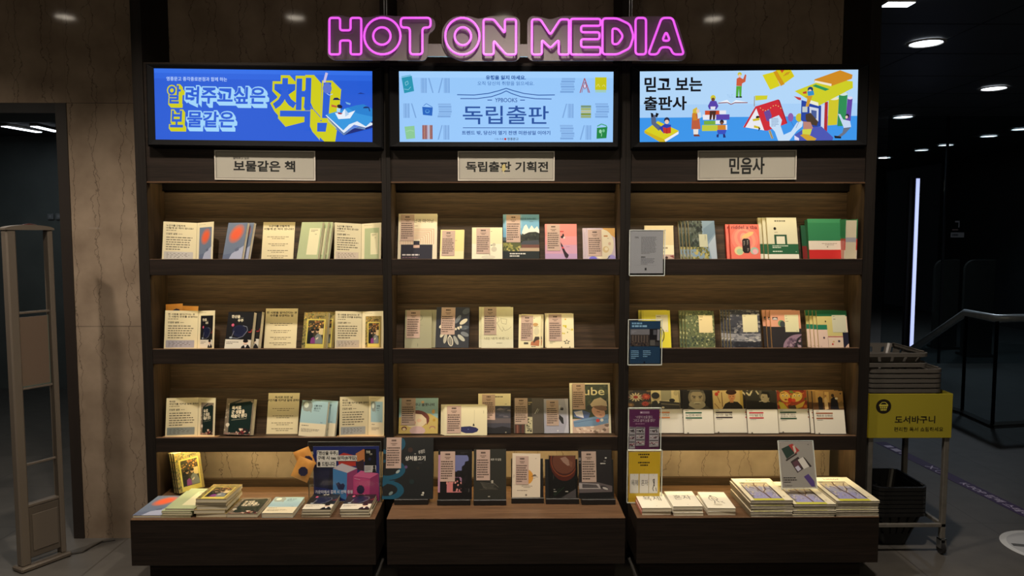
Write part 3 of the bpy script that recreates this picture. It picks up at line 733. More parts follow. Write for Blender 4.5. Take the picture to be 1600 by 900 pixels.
# ------------------------------------------------------------------ paper name plates on the headers
def plate(label, bx, roll, art):
    Y = YS + 0.004
    p0, p1 = at(bx[0], bx[3], Y), at(bx[2], bx[1], Y)
    c = (p0 + p1) / 2; w, h = p1.x - p0.x, p1.z - p0.z
    t = thing('name_plate', label, 'sign', T(c.x, Y, c.z) @ RY(roll), 'paper name plates under the screens')
    mb = MB(); mb.box((-w / 2, -0.0005, -h / 2), (w / 2, 0.0035, h / 2), flat((150, 144, 136)))
    A = Art(mb, w, h, 'paper', T(-w / 2, -0.0006, -h / 2)); A.rect(0.012, 0.04, 0.99, 0.95, (178, 170, 160)); art(A); mb.build('paper', t)
    mb = MB(); e = 0.004
    mb.box((-w / 2 - 0.002, -0.004, -h / 2 - 0.002), (w / 2 + 0.002, -0.002, h / 2 + 0.002), M_ACRYLIC)
    for a, b in (((-w / 2 - e, -h / 2 - e), (w / 2 + e, -h / 2)), ((-w / 2 - e, h / 2), (w / 2 + e, h / 2 + e)), ((-w / 2 - e, -h / 2), (-w / 2, h / 2)), ((w / 2, -h / 2), (w / 2 + e, h / 2))):
        mb.box((a[0], -0.005, a[1]), (b[0], 0.0035, b[1]), flat((205, 198, 188), 'gloss'))
    mb.build('acrylic_cover', t)
plate('pale paper name plate lettered in one large and one tiny line, under the blue screen', (338, 237, 491, 280), 0.5,
      lambda A: (A.frame(470, 625, 1083, 797), A.heavy('보물같은 책', 580, 682, 962, 750, (10, 9, 9)), A.text('알려주고 싶은', 578, 660, 678, 675, (30, 28, 28), 0.02)))
plate('pale paper name plate with seven large letters, under the pale blue screen', (717, 238, 865, 281), 0,
      lambda A: (A.frame(465, 632, 1061, 803), A.heavy('독립출판 기획전', 510, 690, 1026, 754, (10, 9, 9)),
                 A.poly([(738, 712), (756, 704), (760, 740), (742, 756), (736, 740)], (204, 184, 120)), A.line([(742, 748), (752, 764)], 6, (206, 196, 160))))
plate('pale paper name plate with three large letters, under the cartoon screen', (1091, 236.5, 1243, 279.5), -0.5,
      lambda A: (A.frame(442, 626, 1052, 800), A.heavy('민음사', 636, 664, 858, 770, (10, 9, 9), 0.02, 0.008)))

# ------------------------------------------------------------------ the neon sign
def round_loop(pts, r, closed=True, seg=5):
    out = []; n = len(pts)
    for i in range(n):
        p = Vector(pts[i])
        a, b = Vector(pts[i - 1]), Vector(pts[(i + 1) % n])
        da, db = (a - p), (b - p); k = min(r, da.length * 0.48, db.length * 0.48)
        q0, q1 = p + da.normalized() * k, p + db.normalized() * k
        for j in range(seg + 1):
            s = j / seg; out.append(q0 * (1 - s) ** 2 + p * 2 * s * (1 - s) + q1 * s * s)
    return out
def oval(cx, cy, rx, ry, n=30): return [Vector((cx + rx * math.cos(2 * math.pi * i / n), cy + ry * math.sin(2 * math.pi * i / n))) for i in range(n)]
YN = 3.03; SX = 1600 / 2.5806 / 1600       # crop scale: 620 px across 1600
def cpx(p): return (480 + p[0] * 620 / 1600, p[1] * 110 / 284)
ORG = at(792, 58, YN)
def loc(p):                                # crop pixel -> sign plane metres from ORG
    q = at(*cpx(p), YN); return (q.x - ORG.x, q.z - ORG.z)
neon = thing('neon_sign', 'pink neon sign of three clear backed words hanging above the screens', 'neon sign', ORG)
M_NEON = glow('pink_neon_tube', (0.85, 0.10, 0.86), 1.0)
M_NEON.node_tree.nodes['Principled BSDF'].inputs['Base Color'].default_value = (0.5, 0.2, 0.5, 1)
def frosted():
    m = bpy.data.materials.new('clear_sign_backing'); m.use_nodes = True
    nt = m.node_tree; nt.nodes.clear()
    out, mix, tr, df = nodes(nt, 'OutputMaterial', 'MixShader', 'BsdfTransparent', 'BsdfPrincipled')
    df.inputs['Base Color'].default_value = (0.27, 0.25, 0.25, 1); df.inputs['Roughness'].default_value = 0.25
    mix.inputs[0].default_value = 0.62
    nt.links.new(tr.outputs[0], mix.inputs[1]); nt.links.new(df.outputs[0], mix.inputs[2]); nt.links.new(mix.outputs[0], out.inputs[0])
    return m
M_FROST = frosted()
PLATES = [[(96, 58), (140, 58), (160, 66), (250, 66), (300, 56), (350, 62), (490, 62), (516, 78), (514, 116), (488, 134), (484, 228), (470, 242), (100, 240), (78, 222), (78, 78)],
          [(600, 60), (660, 62), (690, 74), (740, 60), (790, 66), (840, 62), (858, 78), (858, 230), (842, 244), (620, 244), (566, 222), (542, 180), (542, 116), (566, 78)],
          [(904, 60), (950, 66), (980, 76), (1030, 60), (1250, 66), (1320, 62), (1470, 62), (1496, 84), (1534, 220), (1520, 242), (904, 242), (888, 228), (888, 78)]]
for pl in PLATES:
    mb = MB(); out = round_loop([loc(p) for p in pl], 0.02)
    mb.prism([(p.x, p.y) for p in out], 0.012, 0.018, M_FROST); mb.build('clear_backing', neon)
LET = {'H': [[(91, 74), (134, 74), (134, 124), (176, 124), (176, 74), (219, 74), (219, 221), (176, 221), (176, 165), (134, 165), (134, 221), (91, 221)]],
       'O': [('o', 304, 147, 73, 74), ('o', 302, 147, 35, 35)],
       'T': [[(378, 74), (498, 74), (498, 113), (465, 113), (465, 221), (415, 221), (415, 113), (378, 113)]],
       'O.': [('o', 626, 148, 69, 74), ('o', 628, 148, 33, 36)],
       'N': [[(711, 80), (752, 80), (797, 136), (797, 80), (842, 80), (842, 222), (802, 222), (752, 165), (752, 222), (711, 222)]],
       'M': [[(906, 80), (940, 80), (980, 142), (1020, 80), (1055, 80), (1055, 222), (1014, 222), (1014, 162), (980, 196), (946, 162), (946, 222), (906, 222)]],
       'E': [[(1062, 78), (1182, 78), (1182, 106), (1104, 106), (1104, 132), (1178, 132), (1178, 160), (1104, 160), (1104, 192), (1182, 192), (1182, 222), (1062, 222)]],
       'D': [[(1190, 76), (1250, 76), (1300, 100), (1315, 148), (1300, 196), (1250, 221), (1190, 221)], [(1230, 116), (1252, 118), (1274, 148), (1252, 180), (1230, 180)]],
       'I': [[(1323, 74), (1365, 74), (1365, 221), (1323, 221)]],
       'A': [[(1428, 74), (1472, 74), (1518, 221), (1474, 221), (1462, 192), (1424, 192), (1412, 221), (1374, 221)], [(1446, 128), (1462, 166), (1430, 166)]]}
for k, loops in LET.items():
    mb = MB()
    for lp in loops:
        if lp[0] == 'o':
            pts = [Vector(loc(p)) for p in [tuple(q) for q in oval(*lp[1:])]]
        else:
            q = [loc(p) for p in lp]; pts = round_loop(q, 0.014 if len(lp) < 9 or k == 'D' else 0.010)
        mb.tube([(p.x, -0.006, p.y) for p in pts], 0.0046, M_NEON, n=8, closed=True)
        for p in pts[::7]: mb.tube([(p.x, -0.003, p.y), (p.x, 0.0125, p.y)], 0.002, M_EDGE, n=4)
    mb.build('neon_tube', neon, smooth=True)
mb = MB(); a, b = loc((470, 205)), loc((920, 205)); z0, z1 = loc((470, 222))[1], loc((470, 172))[1]
mb.box((loc((440, 0))[0], 0.019, z0), (loc((960, 0))[0], 0.0205, z1), M_FROST)
mb.box((loc((440, 0))[0], 0.019, z0 - 0.003), (loc((960, 0))[0], 0.021, z0), flat((110, 150, 176), 'gloss')); mb.build('link_rail', neon)
for px in (602, 985):
    mb = MB(); q = at(px, 20, YN + 0.03); x = q.x - ORG.x
    mb.tube([(x - 0.004, 0.028, -0.02), (x - 0.004, 0.028, ZC - ORG.z)], 0.0022, M_STEEL, n=8)
    mb.tube([(x + 0.006, 0.028, -0.02), (x + 0.006, 0.028, ZC - ORG.z)], 0.0022, M_STEEL, n=8)
    mb.box((x - 0.012, 0.0185, -0.03), (x + 0.014, 0.032, -0.012), M_STEEL); mb.build('hanging_rod', neon)
# ------------------------------------------------------------------ books: shared builders
def book_meshes(root, w, h, t, art, cover, spine, hard=False, note=None, wrap=False, thumb=None):
    """Parts of one book in its own frame: x along the width, y from the front cover backwards, z up the cover."""
    c = 0.0022 if hard else 0.0009
    mb = MB(); C = flat(cover, 'gloss'); SPN = flat(spine, 'gloss')
    mb.box((0, 0, 0), (w, c, h), C); mb.box((0, t - c, 0), (w, t, h), C)
    mb.box((0, c, 0), (c, t - c, h), SPN)
    if spine != cover: mb.add([(-2e-5, 0, 0), (-2e-5, t, 0), (-2e-5, t, h), (-2e-5, 0, h)], [(0, 1, 2, 3)], SPN)
    if art is not None: art(Art(mb, w, h))
    mb.build('cover', root)
    mb = MB(); g = 0.003 if hard else 0.0006
    mb.box((c, c, g), (w - g, t - c, h - g), M_PAGES); mb.build('pages', root)
    if note:
        u0, v0, u1, v1 = note
        mb = MB(); x0, x1, z0, z1 = u0 * w, u1 * w, (1 - v1) * h, (1 - v0) * h
        mb.box((x0, -0.0017, z0), (x1, -0.0012, z1), flat((182, 156, 144)))
        mb.box((x0, -0.0012, z1 - 0.0006), (x1, 0.006, z1), flat((182, 156, 144)))
        A = Art(mb, x1 - x0, z1 - z0, 'paper', T(x0, -0.0018, z0)); K = (66, 50, 44)
        A.rows(0.2, 0.06, 0.8, 0.13, 1, K, 1.0, 0.8, True); A.rows(0.25, 0.17, 0.75, 0.27, 2, (96, 76, 66), 0.9, 0.5, True)
        A.rows(0.06, 0.30, 0.95, 0.93, 8, (70, 54, 48), 0.98, 0.46)
        mb.build('paper_note', root)
    if wrap:
        mb = MB(); e = 0.003
        mb.box((-e, -0.003, -0.0005), (w + e, -0.0026, h + e), M_ACRYLIC); mb.box((w + e - 0.0004, -0.003, 0), (w + e, t + 0.001, h + e), M_ACRYLIC)
        mb.build('plastic_wrap', root)

PLACED = []
def stand_book(label, px, row, t, art, cover, spine=None, yaw=0.0, lean=LEAN, hard=False, note=None, wrap=False, copies=(), group=None,
               Yf=None, zs=None, ybot=None, name='book', cat='book', roll=0.0, back=0.0):
    """px = (x left, x right, y top) of the front cover in the photograph; copies = [(sideways px, label)] standing behind."""
    xl, xr, yt = px
    spine = spine or cover
    zs = ZSH[row] + 0.0005 if zs is None else zs
    tl = t / math.cos(R(lean))
    if Yf is None:
        Yf = rest_y(row) - 0.0015 - tl * (1 + len(copies)) - back
    ypx = (LIPS[row] + 2 if row is not None else ybot) 
    z0 = zs + t * math.sin(R(lean))
    def M_at(Xl): return T(Xl, Yf, z0) @ RZ(-yaw) @ RX(-lean) @ RY(roll)
    def px_at(x): return proj((x, Yf, z0))[0]
    Xl = solve(lambda x: px_at(x) - xl, -4, 4)
    w = solve(lambda w_: proj(M_at(Xl) @ Vector((w_, 0, 0)))[0] - xr, 0.01, 0.6)
    h = solve(lambda h_: yt - (proj(M_at(Xl) @ Vector((0, 0, h_)))[1] + proj(M_at(Xl) @ Vector((w, 0, h_)))[1]) / 2, 0.02, 0.6)
    if yaw > 0: back_y = w * math.sin(R(yaw)) * 0.0
    root = thing(name, label, cat, M_at(Xl), group)
    book_meshes(root, w, h, t, art, cover, spine, hard, note, wrap)
    for k, (dx, lb) in enumerate(copies):
        M = T(dx / FPX * 3.3, (tl + 0.0006) * (k + 1), 0) @ M_at(Xl)
        r = dup(root, M, lb, group)
        for ch in list(r.children):
            if ch.name.startswith('paper_note'): bpy.data.objects.remove(ch)
    return root, w, h
GREY = (60, 60, 62); WH = (226, 222, 208); CR = (222, 212, 176); K0 = (22, 22, 24)

# ------------------------------------------------------------------ printed covers
def c_bluered(A):
    A.rect(0, 0, 1, 1, (104, 116, 138)); A.poly([(0.42, 0.82), (1, 0.60), (1, 1), (0.30, 1)], (160, 166, 190)); A.poly([(0, 0.85), (0.45, 0.80), (0.3, 1), (0, 1)], (92, 102, 128))
    for k, c in enumerate(((150, 112, 116), (176, 106, 96), (200, 100, 76), (214, 92, 62))):
        A.ell(0.52, 0.29, 0.40 - 0.06 * k, 0.235 - 0.04 * k, c, 16, rot=-18)
    A.poly([(0.55, 0.70), (0.74, 0.63), (0.78, 0.72), (0.62, 0.76)], (90, 98, 122))
def c_green(A):
    A.rect(0, 0, 1, 1, (166, 176, 138)); A.rect(0.42, 0.16, 0.93, 0.84, (214, 208, 172)); A.rows(0.50, 0.19, 0.88, 0.26, 2, (110, 104, 84), 0.9); A.rows(0.70, 0.30, 0.88, 0.33, 1, (110, 104, 84))
def c_planet(A):
    A.rect(0, 0, 1, 1, (24, 24, 28)); A.ell(0.50, 0.52, 0.27, 0.165, (30, 34, 62)); A.ell(0.50, 0.50, 0.2, 0.11, (24, 28, 54))
    A.text('한산을', 0.15, 0.085, 0.48, 0.17, (214, 206, 184), 0.03); A.text('우주', 0.40, 0.19, 0.62, 0.275, (214, 206, 184), 0.03); A.rows(0.5, 0.14, 0.74, 0.17, 1, (120, 116, 106))
    A.ell(0.23, 0.36, 0.055, 0.04, (186, 84, 116)); A.line([(0.62, 0.37), (0.78, 0.40), (0.82, 0.50), (0.66, 0.66), (0.45, 0.72), (0.22, 0.70)], 0.022, (112, 116, 134)); A.line([(0.22, 0.70), (0.30, 0.52)], 0.02, (120, 120, 130)); A.ell(0.20, 0.70, 0.06, 0.025, (150, 160, 172)); A.line([(0.86, 0.54), (0.96, 0.54), (0.99, 0.46)], 0.03, (160, 54, 56))
    A.rect(0, 0.75, 1, 1, (206, 200, 188)); A.rows(0.05, 0.80, 0.6, 0.88, 2, (90, 86, 82)); A.poly([(0.62, 1), (0.66, 0.93), (0.76, 0.88), (0.90, 0.88), (0.98, 0.95), (1, 1)], (24, 24, 30)); A.poly([(0.74, 0.89), (0.80, 0.97), (0.86, 0.89)], (214, 210, 206)); A.ell(0.79, 0.82, 0.085, 0.065, (206, 176, 156)); A.ell(0.79, 0.785, 0.10, 0.045, (22, 20, 24))
def c_snap(A):
    A.rect(0, 0, 1, 1, (146, 128, 82)); A.blobs(0, 0, 1, 0.5, 70, [(196, 158, 66), (206, 172, 84), (120, 104, 60), (176, 120, 56), (92, 96, 56)], 0.02, 0.05, 0.7, 3); A.blobs(0, 0.3, 0.16, 1, 36, [(88, 92, 50), (150, 140, 70), (60, 60, 44)], 0.02, 0.05, 0.8, 4)
    A.text('어느 사제의', 0.24, 0.09, 0.80, 0.16, (36, 30, 26), 0.02); A.rect(0.14, 0.19, 0.90, 0.985, (208, 190, 98)); A.rect(0.20, 0.22, 0.85, 0.87, (66, 58, 46))
    A.blobs(0.2, 0.22, 0.85, 0.50, 50, [(120, 110, 72), (176, 132, 72), (206, 150, 80), (150, 96, 56), (60, 72, 50)], 0.02, 0.05, 0.7, 5); A.rect(0.66, 0.44, 0.84, 0.62, (214, 190, 140))
    A.poly([(0.20, 0.87), (0.20, 0.56), (0.34, 0.48), (0.44, 0.56), (0.46, 0.87)], (30, 32, 34)); A.poly([(0.34, 0.86), (0.36, 0.72), (0.46, 0.68), (0.55, 0.76), (0.56, 0.86)], (128, 62, 124)); A.poly([(0.54, 0.86), (0.52, 0.66), (0.62, 0.58), (0.76, 0.62), (0.84, 0.76), (0.84, 0.86)], (120, 126, 126))
    A.ell(0.41, 0.52, 0.055, 0.05, (196, 160, 128)); A.ell(0.60, 0.52, 0.06, 0.05, (190, 154, 124)); A.ell(0.40, 0.49, 0.07, 0.035, (28, 26, 28)); A.ell(0.61, 0.485, 0.07, 0.035, (34, 28, 26)); A.poly([(0.56, 0.72), (0.66, 0.68), (0.66, 0.72), (0.58, 0.76)], (214, 196, 180))
def c_army(A):
    A.rect(0, 0, 1, 1, (120, 108, 94)); A.blobs(0, 0, 1, 1, 80, [(150, 138, 120), (92, 84, 74), (176, 164, 146), (70, 62, 56)], 0.02, 0.05, 0.7, 7); A.poly([(0.12, 0.16), (0.88, 0.06), (0.96, 0.12), (0.96, 0.98), (0.16, 0.94)], (22, 38, 36)); A.poly([(0.12, 0.14), (0.52, 0.02), (0.60, 0.03), (0.16, 0.18)], (40, 46, 42))
    A.text('독서로', 0.22, 0.20, 0.56, 0.31, (222, 210, 186), 0.03, rot=-4); A.text('군 생활을', 0.22, 0.31, 0.70, 0.42, (222, 210, 186), 0.03, rot=-4); A.text('예술이 됐다', 0.22, 0.42, 0.80, 0.53, (222, 210, 186), 0.03, rot=-4); A.line([(0.24, 0.60), (0.80, 0.54)], 0.014, (150, 146, 128))
    A.ell(0.12, 0.73, 0.07, 0.05, (206, 196, 176)); A.blobs(0.45, 0.82, 0.95, 0.99, 26, [(60, 30, 36), (222, 206, 186), (120, 40, 46), (206, 170, 150), (30, 30, 34)], 0.02, 0.045, 1.1, 8); A.blobs(0.05, 0.94, 0.6, 1.0, 14, [(150, 110, 100), (190, 160, 146)], 0.02, 0.04, 0.6, 9)
def c_sky(A):
    A.rect(0, 0, 1, 0.63, (150, 180, 190)); A.rect(0, 0.63, 1, 1, (212, 202, 176)); A.ell(0.22, 0.15, 0.20, 0.16, (130, 140, 138)); A.poly([(0.0, 0.02), (0.1, 0.3), (0.30, 0.28), (0.40, 0.34), (0.40, 0.24)], (134, 144, 142)); A.ell(0.18, 0.13, 0.09, 0.08, (196, 206, 198))
    A.text('나를 위한', 0.48, 0.11, 0.78, 0.16, (40, 52, 60), 0.02); A.text('글쓰기', 0.48, 0.18, 0.72, 0.235, (40, 52, 60), 0.02); A.rows(0.48, 0.26, 0.92, 0.29, 1, (80, 92, 100)); A.rows(0.78, 0.58, 0.94, 0.61, 1, (80, 92, 100)); A.rows(0.08, 0.68, 0.62, 0.72, 1, (60, 60, 58)); A.rows(0.08, 0.78, 0.85, 0.88, 3, (130, 124, 112))
def c_maze(A):
    A.rect(0, 0, 1, 1, (214, 204, 180)); A.text('고난과 마이닝', 0.30, 0.115, 0.90, 0.195, (34, 32, 32), 0.0); A.rows(0.42, 0.25, 0.58, 0.28, 1, (140, 110, 96))
    for k in range(7): A.line([(0.40, 0.335 + 0.035 * k), (0.92 - 0.055 * k, 0.335 + 0.035 * k), (0.92 - 0.055 * k, 0.66)], 0.014, (190, 140, 118))
    for k in range(8): A.line([(0.06 + 0.045 * k, 0.58), (0.06 + 0.045 * k, 0.67)], 0.012, (190, 130, 116))
    A.rect(0.08, 0.67, 0.89, 1, (42, 42, 54)); A.rect(0.40, 0.59, 0.56, 0.68, (42, 42, 54)); A.rect(0.40, 0.68, 0.56, 0.74, (196, 166, 150)); A.rows(0.12, 0.87, 0.86, 0.91, 1, (196, 190, 190), 1, 0.8); A.rows(0.12, 0.93, 0.8, 0.96, 1, (120, 90, 100), 1, 0.6)
def c_plain_cream(A):
    A.rect(0, 0, 1, 1, (226, 210, 150)); A.rect(0, 0.7, 1, 1, (230, 218, 174)); A.rows(0.62, 0.34, 0.82, 0.37, 1, (90, 84, 70))
def c_ink(A):
    A.rect(0, 0, 1, 1, (226, 222, 200)); A.rect(0, 0, 1, 0.5, (222, 214, 178)); A.rows(0.58, 0.10, 0.68, 0.14, 1, (90, 84, 70)); A.ell(0.70, 0.52, 0.06, 0.05, (186, 180, 160)); A.line([(0.58, 0.54), (0.64, 0.54)], 0.03, (60, 58, 54)); A.ell(0.70, 0.66, 0.10, 0.08, (196, 190, 172)); A.line([(0.55, 0.82), (0.55, 0.88)], 0.02, (50, 50, 48)); A.ell(0.5, 0.9, 0.25, 0.06, (206, 202, 184)); A.rows(0.1, 0.78, 0.56, 0.80, 1, (120, 116, 104))
def c_house(A):
    A.rect(0, 0, 1, 0.5, (110, 164, 198)); A.rect(0, 0, 0.5, 0.3, (126, 174, 202)); A.poly([(0.50, 0.38), (0.56, 0.26), (0.62, 0.22), (0.70, 0.33), (0.78, 0.24), (0.86, 0.32), (0.94, 0.26), (1, 0.34), (1, 0.45), (0.50, 0.5)], (222, 222, 212)); A.poly([(0, 0.58), (0.42, 0.48), (0.70, 0.39), (0.9, 0.38), (1, 0.41), (1, 0.68), (0, 0.68)], (44, 50, 44)); A.blobs(0.3, 0.42, 1, 0.62, 40, [(36, 42, 38), (60, 66, 56), (28, 34, 32)], 0.03, 0.06, 0.7, 11)
    A.rect(0, 0.62, 1, 0.82, (86, 92, 56)); A.blobs(0, 0.62, 0.45, 0.8, 30, [(140, 140, 76), (66, 76, 46), (176, 166, 100)], 0.03, 0.06, 0.6, 12); A.poly([(0.44, 0.66), (0.52, 0.58), (0.98, 0.56), (1, 0.66)], (66, 70, 78)); A.rect(0.48, 0.66, 1, 0.75, (110, 74, 66)); A.rect(0.42, 0.73, 1, 0.81, (176, 156, 132)); A.rect(0, 0.80, 1, 1, (30, 38, 40)); A.rows(0.14, 0.83, 0.68, 0.93, 2, (206, 206, 200), 1, 0.5)
    A.text('마음으로 드리는 편지', 0.42, 0.075, 0.90, 0.115, (40, 70, 100), 0.0); A.rows(0.72, 0.15, 0.92, 0.17, 1, (80, 100, 120))
def c_pink(A):
    A.rect(0, 0, 1, 1, (196, 150, 176)); A.rect(0, 0, 1, 0.34, (218, 134, 128)); A.rect(0, 0.34, 1, 0.58, (212, 144, 150)); A.rect(0, 0.82, 1, 1, (176, 146, 186))
    A.rows(0.46, 0.19, 0.70, 0.23, 1, (170, 40, 50), 1, 0.8); A.ell(0.54, 0.36, 0.05, 0.035, (40, 32, 38)); A.ell(0.57, 0.32, 0.03, 0.05, (44, 34, 40)); A.ell(0.6, 0.38, 0.03, 0.03, (230, 200, 200)); A.poly([(0.48, 0.50), (0.53, 0.56), (0.64, 0.76), (0.74, 0.86), (0.70, 0.94), (0.62, 0.92), (0.55, 0.74), (0.50, 0.60)], (42, 30, 40)); A.poly([(0.52, 0.63), (0.57, 0.64), (0.60, 0.68), (0.54, 0.68)], (200, 60, 70)); A.line([(0.66, 0.92), (0.66, 1)], 0.02, (40, 30, 40)); A.rows(0.66, 0.62, 0.86, 0.64, 1, (140, 90, 120))
def c_pale(A):
    A.rect(0, 0, 1, 1, (196, 182, 198)); A.poly([(0.55, 0), (1, 0), (1, 0.3), (0.75, 0.15)], (206, 162, 96)); A.ell(0.55, 0.5, 0.40, 0.46, (222, 212, 186)); A.ell(0.2, 0.95, 0.14, 0.08, (110, 106, 206)); A.ell(0.86, 0.92, 0.14, 0.1, (160, 150, 216)); A.rows(0.60, 0.22, 0.84, 0.27, 1, (176, 110, 50), 1, 0.8); A.rows(0.72, 0.30, 0.84, 0.33, 1, (120, 100, 80)); A.ell(0.8, 0.48, 0.05, 0.05, (206, 176, 156)); A.ell(0.66, 0.66, 0.11, 0.1, (206, 184, 140)); A.ell(0.68, 0.64, 0.06, 0.05, (226, 214, 186)); A.line([(0.70, 0.96), (0.80, 0.86)], 0.03, (90, 104, 90))
def c_sage(A):
    A.rect(0, 0, 1, 1, (150, 148, 122)); A.ell(0.55, 0.2, 0.10, 0.08, (120, 120, 98)); A.ell(0.54, 0.2, 0.085, 0.068, (150, 148, 122)); A.line([(0.56, 0.30), (0.56, 0.58)], 0.01, (118, 116, 96)); A.line([(0.50, 0.40), (0.66, 0.40)], 0.01, (118, 116, 96)); A.rows(0.47, 0.74, 0.50, 0.77, 1, (70, 70, 60)); A.line([(0.49, 0.88), (0.49, 0.96)], 0.014, (90, 88, 76))
def c_petals(A):
    A.rect(0, 0, 1, 1, (26, 32, 46)); 
    for a, r, c in ((-62, .42, (96, 104, 112)), (-35, .50, (196, 190, 168)), (20, .5, (110, 116, 124)), (42, .46, (176, 176, 164)), (70, .42, (150, 152, 148)), (100, .40, (206, 202, 186)), (128, .42, (176, 172, 156)), (158, .38, (206, 200, 176)), (200, .38, (214, 208, 184)), (235, .40, (90, 96, 104)), (-8, .46, (70, 80, 92))):
        ca, sa = math.cos(R(a)), math.sin(R(a)) * 0.75
        A.ell(0.5 + r * ca * 0.80, 0.55 + r * sa * 0.9, 0.13, 0.052, c, 14, rot=a * 0.8)
    A.ell(0.45, 0.84, 0.08, 0.13, (214, 208, 190), rot=-18); A.ell(0.45, 0.84, 0.062, 0.108, (28, 34, 48), rot=-18)
    for k in range(4): A.line([(0.40 + .03 * k, 0.75), (0.42 + .03 * k, 0.93)], 0.01, (214, 208, 190))
    A.blobs(0.58, 0.46, 0.78, 0.58, 6, [(206, 200, 180)], 0.03, 0.06, 0.8, 14); A.rows(0.86, 0.51, 0.98, 0.55, 1, (110, 116, 124)); A.ell(0.9, 0.1, 0.12, 0.07, (66, 74, 86), rot=-20)
def c_sketch(A):
    A.rect(0, 0, 1, 1, (222, 214, 182)); A.rect(0, 0.8, 1, 1, (230, 222, 200)); LN = (140, 132, 110)
    A.line([(0.42, 0.28), (0.52, 0.24), (0.56, 0.34), (0.48, 0.40), (0.42, 0.28)], 0.01, LN); A.line([(0.50, 0.40), (0.58, 0.52), (0.66, 0.60), (0.70, 0.52)], 0.01, LN); A.line([(0.60, 0.26), (0.64, 0.40), (0.78, 0.42), (0.80, 0.30), (0.62, 0.28)], 0.01, LN); A.line([(0.66, 0.48), (0.74, 0.58), (0.86, 0.54), (0.94, 0.48)], 0.01, LN)
    A.text('나는 내가 바뀐 나', 0.10, 0.735, 0.86, 0.80, (44, 42, 40), 0.0); A.rows(0.48, 0.865, 0.80, 0.90, 1, (120, 112, 96))
def c_trip(A):
    A.rect(0, 0, 1, 1, (224, 214, 176)); A.rows(0.66, 0.09, 0.78, 0.13, 1, (90, 80, 66)); A.ell(0.75, 0.30, 0.12, 0.05, (190, 150, 96)); A.line([(0.66, 0.36), (0.9, 0.36)], 0.02, (120, 110, 90)); A.ell(0.8, 0.5, 0.12, 0.12, (206, 198, 166)); A.poly([(0.54, 0.92), (0.56, 0.82), (0.90, 0.72), (0.94, 0.80), (0.92, 0.94)], (176, 110, 76)); A.poly([(0.66, 0.80), (0.74, 0.66), (0.92, 0.66), (0.94, 0.74), (0.78, 0.78), (0.68, 0.86)], (60, 50, 44)); A.rect(0.24, 0.83, 0.44, 0.89, (70, 66, 60)); A.rows(0.58, 0.94, 0.92, 0.97, 1, (60, 50, 40), 1, 0.8)
def c_star(A):
    A.rect(0, 0, 1, 1, (226, 216, 182)); A.ell(0.70, 0.17, 0.03, 0.025, (214, 170, 80)); A.blobs(0.60, 0.34, 0.74, 0.44, 5, [(190, 176, 50), (206, 190, 70)], 0.04, 0.06, 0.8, 15); A.blobs(0.55, 0.55, 0.68, 0.60, 4, [(196, 180, 60)], 0.03, 0.05, 0.7, 16); A.ell(0.94, 0.47, 0.035, 0.03, (196, 180, 60)); A.line([(0.74, 0.44), (0.90, 0.48)], 0.01, (120, 120, 80)); A.ell(0.77, 0.55, 0.02, 0.02, (120, 126, 60))
    for a in range(5):
        an = R(a * 72 - 90); A.poly([(0.74 + 0.13 * math.cos(an), 0.83 + 0.075 * math.sin(an)), (0.74 + 0.06 * math.cos(an + 0.6), 0.83 + 0.035 * math.sin(an + 0.6)), (0.74 + 0.06 * math.cos(an - 0.6), 0.83 + 0.035 * math.sin(an - 0.6))], (56, 56, 44))
    A.rows(0.12, 0.81, 0.36, 0.88, 2, (150, 144, 120)); A.poly([(0.52, 1), (0.55, 0.95), (0.57, 1)], (50, 50, 40)); A.poly([(0.82, 1), (0.85, 0.95), (0.87, 1)], (50, 50, 40))
def c_girl(A):
    A.rect(0, 0, 1, 1, (204, 176, 104)); A.poly([(0, 0), (1, 0), (1, 0.58), (0.80, 0.44), (0.40, 0.40), (0, 0.55)], (150, 184, 190)); A.ell(0.44, 0.58, 0.34, 0.24, (120, 56, 46)); A.ell(0.42, 0.62, 0.30, 0.22, (224, 202, 172)); A.ell(0.70, 0.66, 0.05, 0.06, (224, 200, 170)); A.poly([(0.40, 0.36), (0.70, 0.44), (0.78, 0.64), (0.72, 0.76), (0.70, 0.58), (0.58, 0.46), (0.40, 0.44)], (112, 50, 42)); A.ell(0.40, 0.69, 0.03, 0.045, (176, 44, 44)); A.ell(0.52, 0.63, 0.06, 0.05, (226, 182, 156)); A.ell(0.48, 0.92, 0.20, 0.13, (206, 172, 176))
    A.text('하나 올못나비', 0.38, 0.14, 0.90, 0.23, (34, 30, 30), 0.02); A.ell(0.60, 0.115, 0.04, 0.035, (222, 178, 130)); A.ell(0.88, 0.38, 0.04, 0.06, (222, 170, 90)); A.ell(0.14, 0.86, 0.07, 0.06, (96, 40, 36)); A.ell(0.14, 0.875, 0.045, 0.04, (216, 190, 150)); A.ell(0.86, 0.84, 0.08, 0.055, (176, 120, 110)); A.ell(0.86, 0.86, 0.06, 0.045, (208, 182, 112)); A.ell(0.9, 0.62, 0.035, 0.04, (190, 150, 60)); A.rows(0.40, 0.26, 0.56, 0.29, 1, (60, 60, 60))
def c_whale(A):
    A.rect(0, 0, 1, 1, (214, 206, 174)); A.poly([(0.34, 0.73), (0.46, 0.71), (0.60, 0.70), (0.74, 0.74), (0.80, 0.80), (0.77, 0.88), (0.66, 0.93), (0.50, 0.93), (0.36, 0.86), (0.30, 0.80)], (40, 42, 90)); A.ell(0.56, 0.80, 0.012, 0.015, (120, 130, 170), 8); A.line([(0.70, 0.16), (0.70, 0.62)], 0.004, (130, 124, 106)); A.line([(0.92, 0.18), (0.92, 0.28)], 0.006, (90, 86, 76)); A.poly([(0.66, 0.68), (0.68, 0.60), (0.71, 0.66), (0.70, 0.70)], (40, 40, 44))
